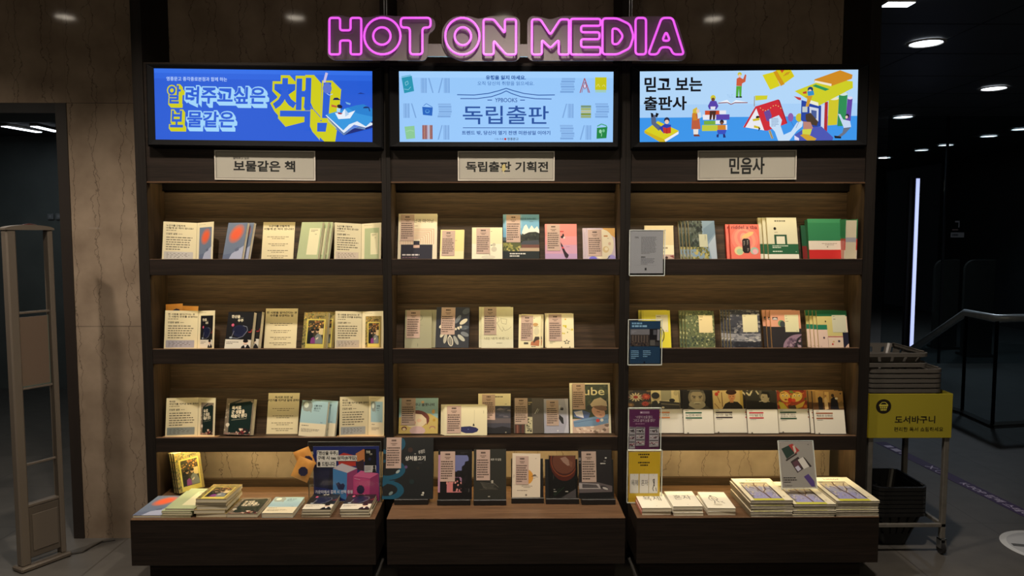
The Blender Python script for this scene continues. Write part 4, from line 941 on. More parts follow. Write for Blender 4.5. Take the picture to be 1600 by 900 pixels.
def c_mount(A):
    A.rect(0, 0, 1, 0.31, (222, 212, 176)); A.rows(0.52, 0.06, 0.95, 0.10, 1, (90, 84, 70), 1, 0.7); A.rows(0.82, 0.25, 0.95, 0.28, 1, (90, 84, 70)); A.rect(0, 0.31, 1, 1, (62, 62, 74)); A.rect(0, 0.31, 1, 0.40, (46, 48, 60)); A.blobs(0, 0.36, 1, 0.60, 22, [(96, 92, 100), (74, 74, 86), (50, 52, 64), (110, 104, 108)], 0.06, 0.16, 0.3, 17); A.rect(0, 0.62, 1, 0.74, (92, 84, 88)); A.poly([(0, 0.88), (0.25, 0.83), (0.5, 0.86), (0.75, 0.82), (1, 0.86), (1, 1), (0, 1)], (32, 32, 38)); A.ell(0.85, 0.97, 0.02, 0.015, (160, 150, 130))
def c_darkgrey(A):
    A.rect(0, 0, 1, 1, (84, 76, 70)); A.rect(0, 0, 0.6, 0.52, (58, 52, 46)); A.rows(0.48, 0.10, 0.62, 0.20, 2, (190, 170, 120), 1, 0.5); A.rect(0.04, 0.76, 0.34, 1, (90, 54, 48)); A.rect(0.10, 0.76, 0.14, 1, (140, 90, 76)); A.rect(0.20, 0.76, 0.25, 1, (56, 50, 50)); A.rect(0.38, 0.54, 0.62, 1, (190, 180, 150)); A.blobs(0.40, 0.56, 0.60, 0.98, 22, [(60, 58, 50), (120, 116, 100)], 0.02, 0.06, 0.5, 18); A.line([(0.70, 0.45), (0.80, 0.30)], 0.02, (190, 186, 176)); A.line([(0.78, 0.42), (0.84, 0.32)], 0.012, (176, 172, 164))
def c_lavender(A):
    A.rect(0, 0, 1, 1, (164, 162, 182)); A.poly([(0.85, 0), (1, 0), (1, 1), (0.8, 1), (0.92, 0.7), (0.92, 0.3)], (188, 186, 204)); A.blobs(0.62, 0.18, 0.80, 0.34, 6, [(40, 40, 46), (190, 186, 186)], 0.04, 0.08, 0.8, 19); A.poly([(0.62, 0.46), (0.78, 0.56), (0.80, 0.74), (0.72, 0.72), (0.60, 0.58)], (34, 34, 40)); A.ell(0.55, 0.93, 0.03, 0.02, (220, 216, 216))
def c_mag(A):
    A.rect(0, 0, 1, 1, (222, 216, 190)); A.rect(0.06, 0.03, 0.95, 1, (52, 64, 40)); A.blobs(0.06, 0.03, 0.95, 0.6, 60, [(40, 52, 32), (76, 84, 52), (60, 72, 44), (34, 42, 30)], 0.03, 0.08, 0.8, 20); A.rect(0.06, 0.72, 0.95, 1, (186, 160, 146)); A.blobs(0.06, 0.82, 0.95, 1, 26, [(206, 186, 170), (120, 100, 90), (216, 200, 186)], 0.03, 0.07, 0.6, 21)
    A.text('tube', 0.20, 0.085, 0.86, 0.245, (232, 224, 176), 0.01); A.ell(0.40, 0.18, 0.0, 0.0, (232, 224, 176)) if False else None
    A.poly([(0.08, 0.56), (0.30, 0.54), (0.50, 0.60), (0.44, 0.74), (0.10, 0.68)], (70, 92, 140)); A.poly([(0.10, 0.58), (0.30, 0.55), (0.34, 0.70), (0.16, 0.66)], (206, 206, 214)); A.poly([(0.08, 0.76), (0.30, 0.72), (0.56, 0.68), (0.94, 0.62), (0.94, 0.80), (0.60, 0.86), (0.10, 0.88)], (104, 134, 166)); A.line([(0.08, 0.80), (0.50, 0.74), (0.92, 0.72)], 0.012, (70, 96, 130))
    A.ell(0.70, 0.58, 0.17, 0.11, (206, 158, 132), rot=20); A.ell(0.72, 0.47, 0.20, 0.07, (130, 96, 72), rot=16); A.poly([(0.50, 0.43), (0.60, 0.33), (0.76, 0.29), (0.90, 0.37), (0.92, 0.47), (0.78, 0.45), (0.62, 0.46), (0.54, 0.48)], (196, 178, 146)); A.line([(0.66, 0.57), (0.74, 0.585)], 0.015, (90, 56, 46)); A.line([(0.72, 0.64), (0.78, 0.645)], 0.014, (150, 80, 74)); A.ell(0.68, 0.75, 0.045, 0.035, (196, 60, 50)); A.ell(0.78, 0.74, 0.04, 0.03, (206, 206, 196))
def c_memo(A):                                 # cream jacket with printed lower band
    A.rect(0, 0, 1, 1, (206, 190, 150)); A.ell(0.45, 0.3, 0.28, 0.18, (196, 180, 138)); A.ell(0.45, 0.3, 0.26, 0.165, (206, 190, 150)); A.rect(0, 0.57, 1, 0.84, (222, 212, 178)); A.rows(0.60, 0.62, 0.92, 0.68, 1, (120, 104, 80), 1, 0.8); A.rows(0.60, 0.74, 0.76, 0.78, 1, (120, 104, 80)); A.rect(0, 0.84, 1, 1, (176, 150, 140)); A.ell(0.74, 0.93, 0.05, 0.04, (60, 40, 40)); A.poly([(0.84, 0.88), (0.98, 0.86), (1, 0.95)], (120, 60, 56))
def c_trees(A):
    A.rect(0, 0, 1, 1, (118, 140, 160)); A.rect(0, 0, 0.5, 0.7, (74, 82, 72)); A.poly([(0.55, 0.2), (1, 0.0), (1, 0.3), (0.6, 0.6)], (104, 126, 146)); A.poly([(0.7, 0.6), (1, 0.35), (1, 1), (0.8, 1)], (156, 170, 186))
    A.blobs(0, 0, 0.52, 0.72, 90, [(40, 48, 44), (66, 76, 70), (30, 36, 34), (92, 100, 96), (52, 64, 56)], 0.025, 0.07, 1, 22); A.blobs(0.02, 0.66, 0.72, 0.99, 60, [(104, 104, 56), (140, 136, 76), (76, 80, 46), (166, 156, 96)], 0.025, 0.06, 0.9, 23); A.rect(0.36, 0.34, 0.68, 0.66, (178, 180, 158)); A.rows(0.58, 0.36, 0.64, 0.5, 4, (90, 90, 80))
def c_rose(A):
    A.rect(0, 0, 1, 1, (212, 106, 92)); 
    for k, c in enumerate(((218, 122, 108), (222, 140, 120), (214, 120, 110), (226, 150, 130))): A.ell(0.5, 0.42, 0.46 - 0.09 * k, 0.36 - 0.07 * k, c, rot=20 * k)
    A.ell(0.28, 0.74, 0.16, 0.12, (206, 190, 140)); A.ell(0.30, 0.76, 0.11, 0.08, (160, 186, 150)); A.ell(0.80, 0.74, 0.14, 0.10, (150, 176, 160)); A.ell(0.82, 0.76, 0.09, 0.07, (214, 160, 170)); A.ell(0.6, 0.30, 0.22, 0.06, (222, 176, 116), rot=-20)
    A.text('riddel a tba', 0.06, 0.03, 0.94, 0.13, (60, 30, 46), 0.0)
    A.poly([(0.40, 0.44), (0.46, 0.40), (0.60, 0.40), (0.66, 0.44), (0.66, 0.74), (0.60, 0.80), (0.46, 0.80), (0.40, 0.74)], (30, 24, 26)); A.rows(0.44, 0.46, 0.50, 0.6, 4, (180, 170, 160)); A.rows(0.56, 0.44, 0.62, 0.58, 4, (180, 170, 160)); A.rows(0.56, 0.66, 0.62, 0.76, 3, (180, 170, 160))
def c_gate(A):
    A.rect(0, 0, 1, 1, (200, 196, 170)); A.rows(0.26, 0.06, 0.88, 0.10, 1, (110, 106, 88), 1, 0.9); A.ell(0.26, 0.26, 0.045, 0.035, K0); A.rows(0.24, 0.33, 0.44, 0.36, 1, (110, 106, 88)); A.rect(0.22, 0.40, 0.64, 0.63, (40, 76, 56)); A.rect(0.29, 0.44, 0.57, 0.63, (206, 204, 186)); A.rect(0, 0.62, 1, 0.855, (38, 88, 60)); A.rows(0.14, 0.645, 0.68, 0.72, 2, (206, 214, 196), 1, 0.5); A.rows(0.14, 0.77, 0.68, 0.81, 1, (206, 214, 196), 1, 0.6); A.rows(0.90, 0.78, 0.97, 0.82, 1, (206, 214, 196)); A.rect(0, 0.855, 1, 1, (214, 210, 198))
def c_tricolour(A):
    A.rect(0, 0, 1, 0.54, (48, 116, 78)); A.rect(0, 0, 1, 0.10, (58, 128, 88)); A.rect(0, 0.54, 1, 0.76, (206, 196, 184)); A.rect(0, 0.76, 1, 1, (184, 44, 44)); A.rows(0.36, 0.59, 0.86, 0.66, 2, (140, 126, 116), 0.95, 0.4, True); A.ell(0.55, 0.69, 0.02, 0.015, (110, 96, 90)); A.rows(0.1, 0.05, 0.4, 0.08, 1, (70, 130, 90))
def c_yellow(A):
    A.rect(0, 0, 1, 1, (208, 198, 56)); A.rect(0, 0, 0.08, 1, (196, 186, 44)); A.rect(0.50, 0.12, 0.92, 0.58, (206, 200, 170)); A.rows(0.54, 0.15, 0.8, 0.19, 1, (90, 86, 70)); A.rows(0.84, 0.53, 0.9, 0.56, 1, (90, 86, 70)); A.ell(0.62, 0.66, 0.16, 0.22, (20, 20, 22), a0=-80, a1=70); A.ell(0.60, 0.66, 0.15, 0.20, (208, 198, 56), a0=-80, a1=70); A.ell(0.6, 0.62, 0.12, 0.12, (44, 44, 96), a0=-60, a1=60)
def c_grass(A):
    A.rect(0, 0, 1, 1, (92, 100, 70)); A.blobs(0, 0, 1, 1, 260, [(120, 128, 88), (66, 76, 56), (150, 152, 110), (88, 104, 72), (176, 176, 130), (56, 68, 56)], 0.012, 0.04, 1.1, 24); A.blobs(0, 0.7, 1, 0.95, 60, [(52, 64, 54), (70, 84, 66)], 0.02, 0.05, 1, 25); A.rect(0.46, 0.12, 0.94, 0.59, (212, 196, 150)); A.rows(0.5, 0.14, 0.72, 0.18, 1, (110, 96, 66)); A.rows(0.5, 0.22, 0.66, 0.26, 1, (80, 70, 50)); A.rows(0.84, 0.545, 0.92, 0.575, 1, (80, 70, 50))
def c_sea(A):
    A.rect(0, 0, 1, 1, (58, 60, 70)); A.blobs(0, 0, 1, 0.62, 120, [(86, 88, 96), (116, 116, 120), (66, 68, 78), (48, 50, 60), (140, 138, 136)], 0.03, 0.09, 0.5, 26); A.rect(0, 0.62, 1, 0.82, (140, 140, 146)); A.blobs(0, 0.60, 1, 0.86, 60, [(176, 174, 172), (110, 112, 120), (84, 88, 98)], 0.03, 0.08, 0.35, 27); A.rect(0, 0.84, 1, 1, (40, 42, 50)); A.blobs(0, 0.82, 1, 1, 30, [(52, 54, 62), (34, 36, 44), (66, 68, 76)], 0.03, 0.07, 0.5, 28)
    A.rect(0.42, 0.115, 0.92, 0.58, (206, 200, 166)); A.rows(0.46, 0.14, 0.6, 0.17, 1, (80, 76, 60)); A.rows(0.84, 0.54, 0.9, 0.57, 1, (80, 76, 60))
def c_moon(A):
    A.rect(0, 0, 1, 1, (46, 44, 48)); A.rect(0, 0, 1, 0.45, (206, 150, 126)); A.poly([(0, 0.44), (0.35, 0.44), (0.38, 0.47), (0, 0.47)], (46, 44, 48)); A.rect(0.06, 0.18, 0.24, 0.26, (60, 56, 58)); A.ell(0.15, 0.25, 0.08, 0.05, (190, 186, 186), a0=180, a1=360); A.ell(0.35, 0.35, 0.11, 0.09, (110, 140, 96)); A.ell(0.39, 0.37, 0.09, 0.085, (60, 66, 70)); A.poly([(0.3, 0.44), (1, 0.44), (1, 0.5), (0.45, 0.5)], (46, 44, 48)); A.rect(0.90, 0.3, 1, 0.49, (206, 150, 126))
    A.ell(0.92, 1.0, 0.56, 0.36, (140, 116, 136), a0=150, a1=290); A.blobs(0.5, 0.74, 0.98, 1, 24, [(110, 88, 108), (160, 138, 152), (90, 72, 92)], 0.03, 0.08, 0.7, 29); A.rect(0.47, 0.12, 0.93, 0.58, (206, 204, 170)); A.rows(0.5, 0.14, 0.6, 0.17, 1, (70, 66, 56)); A.rows(0.5, 0.21, 0.62, 0.24, 1, (120, 116, 96)); A.rows(0.5, 0.28, 0.7, 0.31, 1, (70, 66, 56)); A.rows(0.84, 0.535, 0.91, 0.565, 1, (70, 66, 56))
def c_patch(A):
    A.rect(0, 0, 1, 1, (206, 186, 170)); A.rect(0, 0, 1, 0.15, (38, 100, 70)); A.rect(0, 0.15, 0.85, 0.68, (190, 180, 120)); A.rect(0, 0.38, 0.32, 0.51, (36, 112, 88)); A.rect(0, 0.51, 0.32, 1, (206, 182, 172)); A.rect(0.32, 0.69, 0.82, 0.71, (150, 46, 56)); A.rect(0.82, 0.58, 1, 1, (34, 34, 52)); A.poly([(0.86, 1), (0.94, 0.92), (1, 0.88), (1, 1)], (206, 176, 160)); A.ell(0.28, 0.29, 0.02, 0.025, K0); A.ell(0.19, 0.73, 0.03, 0.03, (60, 40, 60)); A.ell(0.46, 0.90, 0.03, 0.025, (176, 60, 56)); A.ell(0.5, 0.83, 0.03, 0.02, (190, 160, 110)); A.ell(0.68, 0.82, 0.04, 0.03, (70, 60, 80)); A.line([(0.32, 0.71), (0.32, 1)], 0.008, (90, 70, 70)); A.rows(0.06, 0.94, 0.14, 0.97, 1, (80, 70, 70))
    A.rect(0.50, 0.12, 0.96, 0.585, (186, 186, 168)); A.rows(0.54, 0.14, 0.64, 0.17, 1, (80, 80, 70)); A.rows(0.54, 0.21, 0.70, 0.25, 1, (60, 60, 56)); A.rows(0.88, 0.54, 0.94, 0.57, 1, (80, 80, 70))
def classic(pic, bar, title, ttl2=None, y0=0.52):
    """White cover with a picture on its upper part and a title between two coloured bars."""
    def f(A):
        A.rect(0, 0, 1, 1, (212, 208, 198)); A.frame(0, 0, 1, 1 / 0.44); pic(A); A.frame(0, 0, 1, 1); A.rect(0, 0.44, 1, 0.445, (196, 190, 180))
        e = 0.62 if len(title) > 3 else (0.54 if len(title) > 2 else 0.44)
        if title:
            A.rows(0.08, 0.465, 0.28, 0.485, 1, (90, 86, 80)); A.rect(0.07, 0.505, e, 0.535, bar)
            if ttl2: A.text(title, 0.08, 0.55, e - 0.02, 0.585, (60, 58, 56), 0.0); A.text(ttl2, 0.08, 0.60, e - 0.02, 0.635, (60, 58, 56), 0.0); b = 0.65
            else: A.text(title, 0.08, 0.55, e - 0.02, 0.605, (50, 48, 46), 0.0); b = 0.625
            A.rect(0.07, b, e, b + 0.03, bar); A.rows(0.10, b + 0.045, 0.46, b + 0.065, 1, (90, 86, 80))
        A.ell(0.13, 0.985, 0.03, 0.012, (60, 56, 52))
    return f
def p_flowers(A):
    A.rect(0, 0, 1, 1, (44, 38, 34)); A.blobs(0, 0, 1, 1, 30, [(90, 74, 50), (66, 60, 44), (120, 96, 62)], 0.04, 0.09, 1, 30)
    def daisy(cx, cy, r, pc, cc):
        for k in range(12): A.ell(cx + r * 0.6 * math.cos(k * 0.524), cy + r * 0.6 * math.sin(k * 0.524), r * 0.42, r * 0.12, pc, 10, rot=k * 30)
        A.ell(cx, cy, r * 0.34, r * 0.34, cc)
    daisy(0.48, 0.36, 0.24, (222, 206, 170), (176, 60, 44)); daisy(0.84, 0.34, 0.17, (196, 70, 50), (214, 110, 70)); daisy(0.80, 0.72, 0.14, (196, 76, 60), (150, 40, 36)); daisy(0.10, 0.36, 0.16, (190, 80, 56), (214, 120, 70)); daisy(0.30, 0.78, 0.13, (150, 110, 70), (190, 150, 96)); daisy(0.08, 0.80, 0.1, (190, 60, 50), (220, 120, 80))
def p_boy(A):
    A.rect(0, 0, 1, 1, (206, 192, 150)); A.rect(0.34, 0, 0.70, 0.55, (150, 146, 124)); A.ell(0.86, 0.14, 0.08, 0.14, (176, 164, 130)); A.poly([(0, 0.72), (0.3, 0.56), (0.62, 0.60), (1, 0.66), (1, 1), (0, 1)], (48, 46, 44)); A.ell(0.17, 0.34, 0.15, 0.24, (176, 156, 120)); A.ell(0.15, 0.28, 0.14, 0.18, (30, 28, 28)); A.poly([(0.02, 0.60), (0.14, 0.54), (0.32, 0.64), (0.34, 1), (0, 1)], (34, 32, 32)); A.poly([(0.2, 0.56), (0.3, 0.62), (0.24, 0.72)], (206, 196, 166)); A.ell(0.72, 0.54, 0.10, 0.10, (36, 34, 34)); A.line([(0.34, 0.72), (0.96, 0.78)], 0.03, (120, 112, 92)); A.ell(0.40, 0.92, 0.05, 0.05, (206, 200, 180)); A.line([(0.95, 0), (0.99, 1)], 0.02, (100, 90, 70))
def p_beard(A):
    A.rect(0, 0, 1, 1, (26, 24, 22)); A.ell(0.48, 0.38, 0.29, 0.52, (120, 112, 96)); A.ell(0.48, 0.76, 0.28, 0.24, (150, 142, 122)); A.ell(0.48, 0.36, 0.21, 0.36, (150, 138, 116)); A.poly([(0.20, 0.18), (0.30, -0.0), (0.70, 0.0), (0.76, 0.2), (0.60, 0.08), (0.36, 0.08)], (84, 80, 72)); A.line([(0.32, 0.30), (0.44, 0.33)], 0.03, (56, 50, 42)); A.line([(0.54, 0.33), (0.66, 0.30)], 0.03, (56, 50, 42)); A.ell(0.39, 0.385, 0.04, 0.025, (40, 36, 30)); A.ell(0.59, 0.385, 0.04, 0.025, (40, 36, 30)); A.poly([(0.45, 0.38), (0.53, 0.38), (0.56, 0.56), (0.42, 0.56)], (166, 152, 126)); A.ell(0.49, 0.66, 0.13, 0.05, (176, 168, 146)); A.line([(0.41, 0.71), (0.57, 0.71)], 0.02, (66, 58, 50)); A.poly([(0.12, 1), (0.22, 0.82), (0.40, 0.98)], (60, 58, 54)); A.poly([(0.62, 0.98), (0.78, 0.80), (0.94, 1)], (60, 58, 54))
def p_figure(A):
    A.rect(0, 0, 1, 1, (196, 172, 122)); A.rect(0.9, 0, 1, 1, (176, 150, 80)); A.poly([(0.30, 1), (0.40, 0.72), (0.58, 0.58), (0.82, 0.62), (0.96, 0.84), (0.98, 1)], (38, 34, 32)); A.rect(0.56, 0.48, 0.68, 0.66, (176, 120, 84)); A.ell(0.63, 0.32, 0.12, 0.24, (190, 134, 96)); A.ell(0.62, 0.10, 0.18, 0.14, (54, 34, 26)); A.ell(0.58, 0.34, 0.025, 0.02, (50, 32, 26), 8); A.ell(0.68, 0.32, 0.025, 0.02, (50, 32, 26), 8); A.line([(0.60, 0.46), (0.67, 0.45)], 0.015, (150, 50, 44)); A.line([(0.13, 0.1), (0.15, 0.3), (0.24, 0.7)], 0.02, (120, 86, 60)); A.ell(0.13, 0.2, 0.06, 0.1, (176, 60, 46)); A.ell(0.20, 0.08, 0.04, 0.06, (176, 70, 50)); A.line([(0.30, 0.1), (0.31, 0.9)], 0.025, (110, 76, 56)); A.line([(0.05, 0.7), (0.2, 1)], 0.02, (120, 86, 60))
def p_smoker(A):
    A.rect(0, 0, 1, 1, (56, 54, 50)); A.poly([(0, 0.5), (1, 0.66), (1, 1), (0, 1)], (38, 36, 34)); A.line([(0.02, 0.1), (0.12, 0.26), (0.20, 0.02)], 0.05, (206, 198, 170)); A.line([(0.34, 0.0), (0.42, 0.2)], 0.05, (190, 180, 154)); A.rect(0.44, 0, 0.52, 0.4, (96, 90, 80)); A.poly([(0.40, 1), (0.50, 0.66), (0.74, 0.56), (0.94, 0.66), (1, 0.86), (1, 1)], (34, 34, 34)); A.ell(0.62, 0.38, 0.14, 0.26, (166, 154, 130)); A.poly([(0.48, 0.16), (0.58, 0.04), (0.76, 0.08), (0.80, 0.34), (0.72, 0.40), (0.70, 0.2), (0.56, 0.18)], (34, 32, 30)); A.ell(0.565, 0.34, 0.03, 0.02, (60, 54, 46), 8); A.line([(0.42, 0.58), (0.56, 0.54)], 0.02, (206, 200, 180)); A.poly([(0.66, 0.6), (0.72, 0.5), (0.78, 0.6)], (150, 140, 120))
def p_masks(A):
    A.rect(0, 0, 1, 1, (150, 66, 46)); A.blobs(0, 0, 1, 1, 40, [(176, 76, 46), (120, 46, 40), (196, 120, 56), (86, 90, 50)], 0.05, 0.12, 1, 31); A.poly([(0.42, 0.06), (0.5, 0.0), (0.6, 0.1), (0.5, 0.16)], (90, 130, 50)); A.ell(0.28, 0.34, 0.18, 0.30, (206, 168, 86), rot=-10); A.ell(0.68, 0.34, 0.18, 0.28, (206, 176, 92), rot=14)
    for cx in (0.21, 0.34, 0.60, 0.76): A.ell(cx, 0.28, 0.045, 0.06, (226, 216, 176), 10); A.ell(cx, 0.29, 0.022, 0.035, (40, 34, 30), 8)
    A.ell(0.44, 0.52, 0.08, 0.12, (190, 56, 44)); A.ell(0.56, 0.54, 0.07, 0.1, (206, 80, 56)); A.ell(0.30, 0.50, 0.05, 0.04, (120, 30, 34)); A.poly([(0.04, 0.6), (0.2, 0.66), (0.36, 1), (0.1, 1)], (180, 166, 66)); A.poly([(0.96, 0.56), (0.84, 0.9), (0.64, 1), (0.56, 0.86)], (190, 160, 70)); A.poly([(0.36, 0.86), (0.6, 0.78), (0.64, 1), (0.4, 1)], (70, 60, 50)); A.line([(0.14, 0.16), (0.28, 0.12)], 0.02, (50, 40, 34)); A.line([(0.58, 0.12), (0.76, 0.16)], 0.02, (50, 40, 34))
def p_salon(A):
    A.rect(0, 0, 1, 1, (150, 116, 70)); A.rect(0, 0.62, 1, 1, (92, 64, 42)); A.rect(0.1, 0.0, 0.36, 0.6, (176, 140, 86)); A.rect(0.40, 0.05, 0.54, 0.6, (196, 160, 100)); A.poly([(0.18, 1), (0.17, 0.36), (0.25, 0.28), (0.32, 0.38), (0.33, 1)], (42, 38, 40)); A.ell(0.24, 0.20, 0.035, 0.07, (176, 130, 96)); A.poly([(0.38, 1), (0.37, 0.4), (0.43, 0.34), (0.48, 0.46), (0.50, 0.96)], (206, 176, 130)); A.ell(0.43, 0.26, 0.03, 0.06, (150, 106, 76)); A.poly([(0.56, 0.96), (0.60, 0.42), (0.70, 0.30), (0.80, 0.46), (0.86, 1)], (34, 34, 40)); A.ell(0.66, 0.24, 0.05, 0.09, (60, 46, 40)); A.poly([(0.82, 0.66), (0.96, 0.5), (1, 0.9), (0.84, 0.94)], (120, 96, 60)); A.ell(0.92, 0.14, 0.03, 0.04, (40, 36, 34)); A.ell(0.78, 0.4, 0.05, 0.06, (206, 196, 176))

# ------------------------------------------------------------------ leaflets, cards
def card(label, px, row, head, yaw=0, group=None):
    def art(A):
        A.rect(0, 0, 1, 1, (206, 194, 160))
        for k, tx in enumerate(head): n = len(tx); A.text(tx, 0.5 - 0.036 * n, 0.075 + 0.075 * k, 0.5 + 0.036 * n, 0.135 + 0.075 * k, (34, 30, 26), 0.03)
        for v, n in ((0.36, 2), (0.54, 2), (0.71, 2), (0.85, 2)): A.rows(0.12, v, 0.88, v + 0.09, n, (104, 96, 78), 0.95, 0.34, True)
    root, w, h = stand_book(label, px, row, 0.0015, art, (206, 194, 160), None, yaw, LEAN, name='standing_card', cat='card', group=group)
    return root, w, h
def sheet_part(name, root, p0, p1, h, art, tk=0.0015, base=None):
    """An upright page from p0 to p1 (foot corners in the thing's own frame)."""
    v = Vector(p1) - Vector(p0); w = v.length; an = math.atan2(v.y, v.x)
    M = T(*p0) @ Matrix.Rotation(an, 4, 'Z')
    mb = MB(); mb.box((0, 0, 0), (w, tk, h), flat(base or (206, 196, 164)))
    A = Art(mb, w, h, 'gloss'); art(A)
    return mb.build(name, root, M)
def leaflet(label, row, xs, yt, thumb, head, table, ytab=0.8, zoff=0.001, base_strip=False):
    """xs: left foot, fold foot, right foot columns."""
    yf = YS + 0.040; yd = YS + 0.078; zs = ZSH[row] + zoff
    c = at(xs[1], LIPS[row], yd).x
    def px_x(x, Y): return solve(lambda X: proj((X, Y, zs))[0] - x, -4, 4)
    L = (px_x(xs[0], yf) - c, yf - yd, 0); F = (0, 0, 0); Rr = (px_x(xs[2], yf + 0.004) - c, yf + 0.004 - yd, 0)
    M = T(c, yd, zs) @ RX(-9)
    h = solve(lambda h_: yt - proj(M @ Vector((L[0], L[1], h_)))[1], 0.02, 0.5)
    t = thing('folded_leaflet', label, 'leaflet', M, 'folded cream leaflets')
    def left(A):
        A.rect(0, 0, 1, 1, (206, 196, 164))
        for k, tx in enumerate(head): A.text(tx, 0.09, 0.07 + 0.065 * k, 0.09 + 0.062 * len(tx), 0.12 + 0.065 * k, (36, 32, 28), 0.028)
        A.rows(0.09, 0.20, 0.7, 0.24, 1, (96, 88, 74)); A.text('간결한 설명', 0.09, 0.285, 0.42, 0.335, (44, 40, 36), 0.024); A.rows(0.46, 0.29, 0.7, 0.33, 1, (120, 112, 96))
        A.rows(0.10, 0.37, 0.93, 0.74, 6, (78, 72, 62), 0.96, 0.34)
        A.poly([(0.05, ytab - .02), (0.06, ytab - 0.03), (0.90, ytab - 0.03), (0.91, ytab - 0.02), (0.91, 0.955), (0.9, 0.965), (0.06, 0.965), (0.05, 0.955)], table)
        A.rows(0.13, ytab, 0.84, 0.94, 4, (84, 78, 72), 0.95, 0.3, word=(0.04, 0.12), gap=0.09)
    def right(A):
        A.rect(0, 0, 1, 1, (214, 204, 172)); A.rows(0.12, 0.045, 0.85, 0.065, 1, (150, 140, 116)); x0, x1 = 0.16, 0.90
        B = Art(A.mb, A.w * (x1 - x0), A.h * 0.84, 'gloss', T(A.w * x0, 0, A.h * 0.03), y0=A.y - 5e-5); thumb(B)
    sheet_part('text_page', t, L, (-0.0006, 0, 0), h, left); sheet_part('picture_page', t, (0.0006, 0, 0), Rr, h, right)
    if base_strip:
        mb = MB(); mb.box((L[0] - 0.012, L[1] - 0.004, -0.0003), (Rr[0] + 0.012, 0.004, 0.0), flat((214, 170, 120), 'gloss')); mb.build('clear_foot', t)
    return t
# row 1, unit with the blue screen
leaflet('cream folded leaflet picturing the blue book with a red spot, topmost shelf', 0, (253, 306, 332), 346, c_bluered, ('누군가를 간절하게', '이렇게 쓴 적이 있나요?'), (176, 172, 170))
stand_book('blue grey paperback with a blurred red spot, standing on the topmost shelf', (347, 377, 348), 0, 0.014, c_bluered, (104, 116, 138), (190, 60, 40), yaw=24, copies=((8, 'second blue grey paperback, standing behind the one with the visible red spot'),), group='blue red-spot paperbacks', back=0.02)
card('cream text card standing between the red-spot book and the green book', (408, 458, 347), 0, ('누군가를 간절하게', '이렇게 쓴 적이 있나요?'))
stand_book('pale green paperback with a cream title panel, standing on the topmost shelf', (463, 496, 347), 0, 0.013, c_green, (166, 176, 138), (160, 178, 124), yaw=22,
           copies=((7, 'pale green paperback directly behind the green one with the title panel'), (13, 'hindmost pale green paperback of the three on the topmost shelf')), group='green paperbacks on the topmost shelf', back=0.014)
leaflet('cream folded leaflet picturing the green book, topmost shelf', 0, (522, 564, 595), 347.5, c_green, ('누군가를 간절하게', '이렇게 쓴 적이 있나요?'), (190, 176, 160))
# row 2
leaflet('cream folded leaflet picturing the black planet book, with orange sachets behind it', 1, (256, 308, 334), 485, c_planet, ('한 사람을 알아간다는 건', '그 사람의 우주를 유영하는 일'), (150, 148, 160), base_strip=True)
stand_book('black paperback with a planet orbit and a white lower band, standing on the middle shelf', (350.6, 391, 487.5), 1, 0.026, c_planet, (24, 24, 28), yaw=10, copies=((9, 'second black planet paperback, standing behind the first on the middle shelf'),), group='black planet paperbacks on the shelf')
card('cream text card between the planet book and the yellow snapshot book', (412, 462.5, 482), 1, ('한 사람을 알아간다는 건', '우주를 유영하는 일'))
stand_book('thick yellow paperback with a framed couple picture, standing on the middle shelf', (471, 509, 488), 1, 0.022, c_snap, (150, 128, 70), yaw=8, copies=((10, 'second yellow couple-picture paperback, behind the first on the middle shelf'),), group='yellow couple-picture paperbacks on the shelf', wrap=True)
leaflet('cream folded leaflet picturing the yellow couple book, middle shelf', 1, (523, 565, 599), 486, c_snap, ('한 사람을 알아간다는 건', '그 사람의 우주를 유영하는 일'), (176, 168, 156), base_strip=True)
# row 3
leaflet('cream folded leaflet picturing the dark green book, lowest shelf', 2, (258, 308.5, 335), 622, c_army, ('독서로', '무언가를 지켜낸 일에 관하여'), (120, 128, 126), base_strip=True)
stand_book('dark green paperback with slanted cream lettering, standing on the lowest shelf', (349, 391.6, 623), 2, 0.030, c_army, (60, 54, 48), yaw=8)
card('tall cream text card between the dark green book and the light blue book', (416, 465, 614), 2, ('독서로 모든 날', '무언가를 지켜낸 일에 관하여'))
stand_book('light blue and cream paperback with a grey round drawing, lowest shelf', (466, 507, 626.5), 2, 0.014, c_sky, (150, 180, 190), yaw=16, copies=((14, 'second light blue paperback, standing behind the one with the round drawing'),), group='light blue paperbacks on the lowest shelf', back=0.012)
leaflet('cream folded leaflet picturing the light blue book, lowest shelf', 2, (530, 575, 600), 620, c_sky, ('독서로', '무언가를 지켜낸 일에 관하여'), (150, 156, 158), base_strip=True)

# ------------------------------------------------------------------ unit with the pale blue screen
stand_book('large cream paperback with nested red arches and a navy band, topmost shelf', (621, 682, 334), 0, 0.020, c_maze, (214, 204, 180), note=(0.06, 0.02, 0.41, 0.59), hard=True)
stand_book('small cream paperback with an almost blank cover, under a pinned note', (687, 724, 359), 0, 0.012, c_plain_cream, (222, 208, 160), note=(0.07, 0.03, 0.62, 0.85), yaw=4)
stand_book('small off-white paperback with a faint ink drawing, topmost shelf', (741, 785, 355.5), 0, 0.012, c_ink, (226, 222, 200), note=(0.07, 0.02, 0.56, 0.80), copies=((-4, 'second off-white ink-drawing paperback, peeping out behind the first'),), group='off-white ink-drawing paperbacks')
stand_book('blue sky and tiled-roof house paperback, topmost shelf', (789, 843, 335), 0, 0.012, c_house, (70, 90, 100), note=(0.04, 0.01, 0.45, 0.61), copies=((-3, 'second house-picture paperback, showing as a blue edge behind the first'),), group='house-picture paperbacks')
stand_book('pink to mauve paperback with a black bottle-like figure, topmost shelf', (852, 902, 350), 0, 0.014, c_pink, (196, 150, 176), note=(0.06, 0.01, 0.47, 0.74))
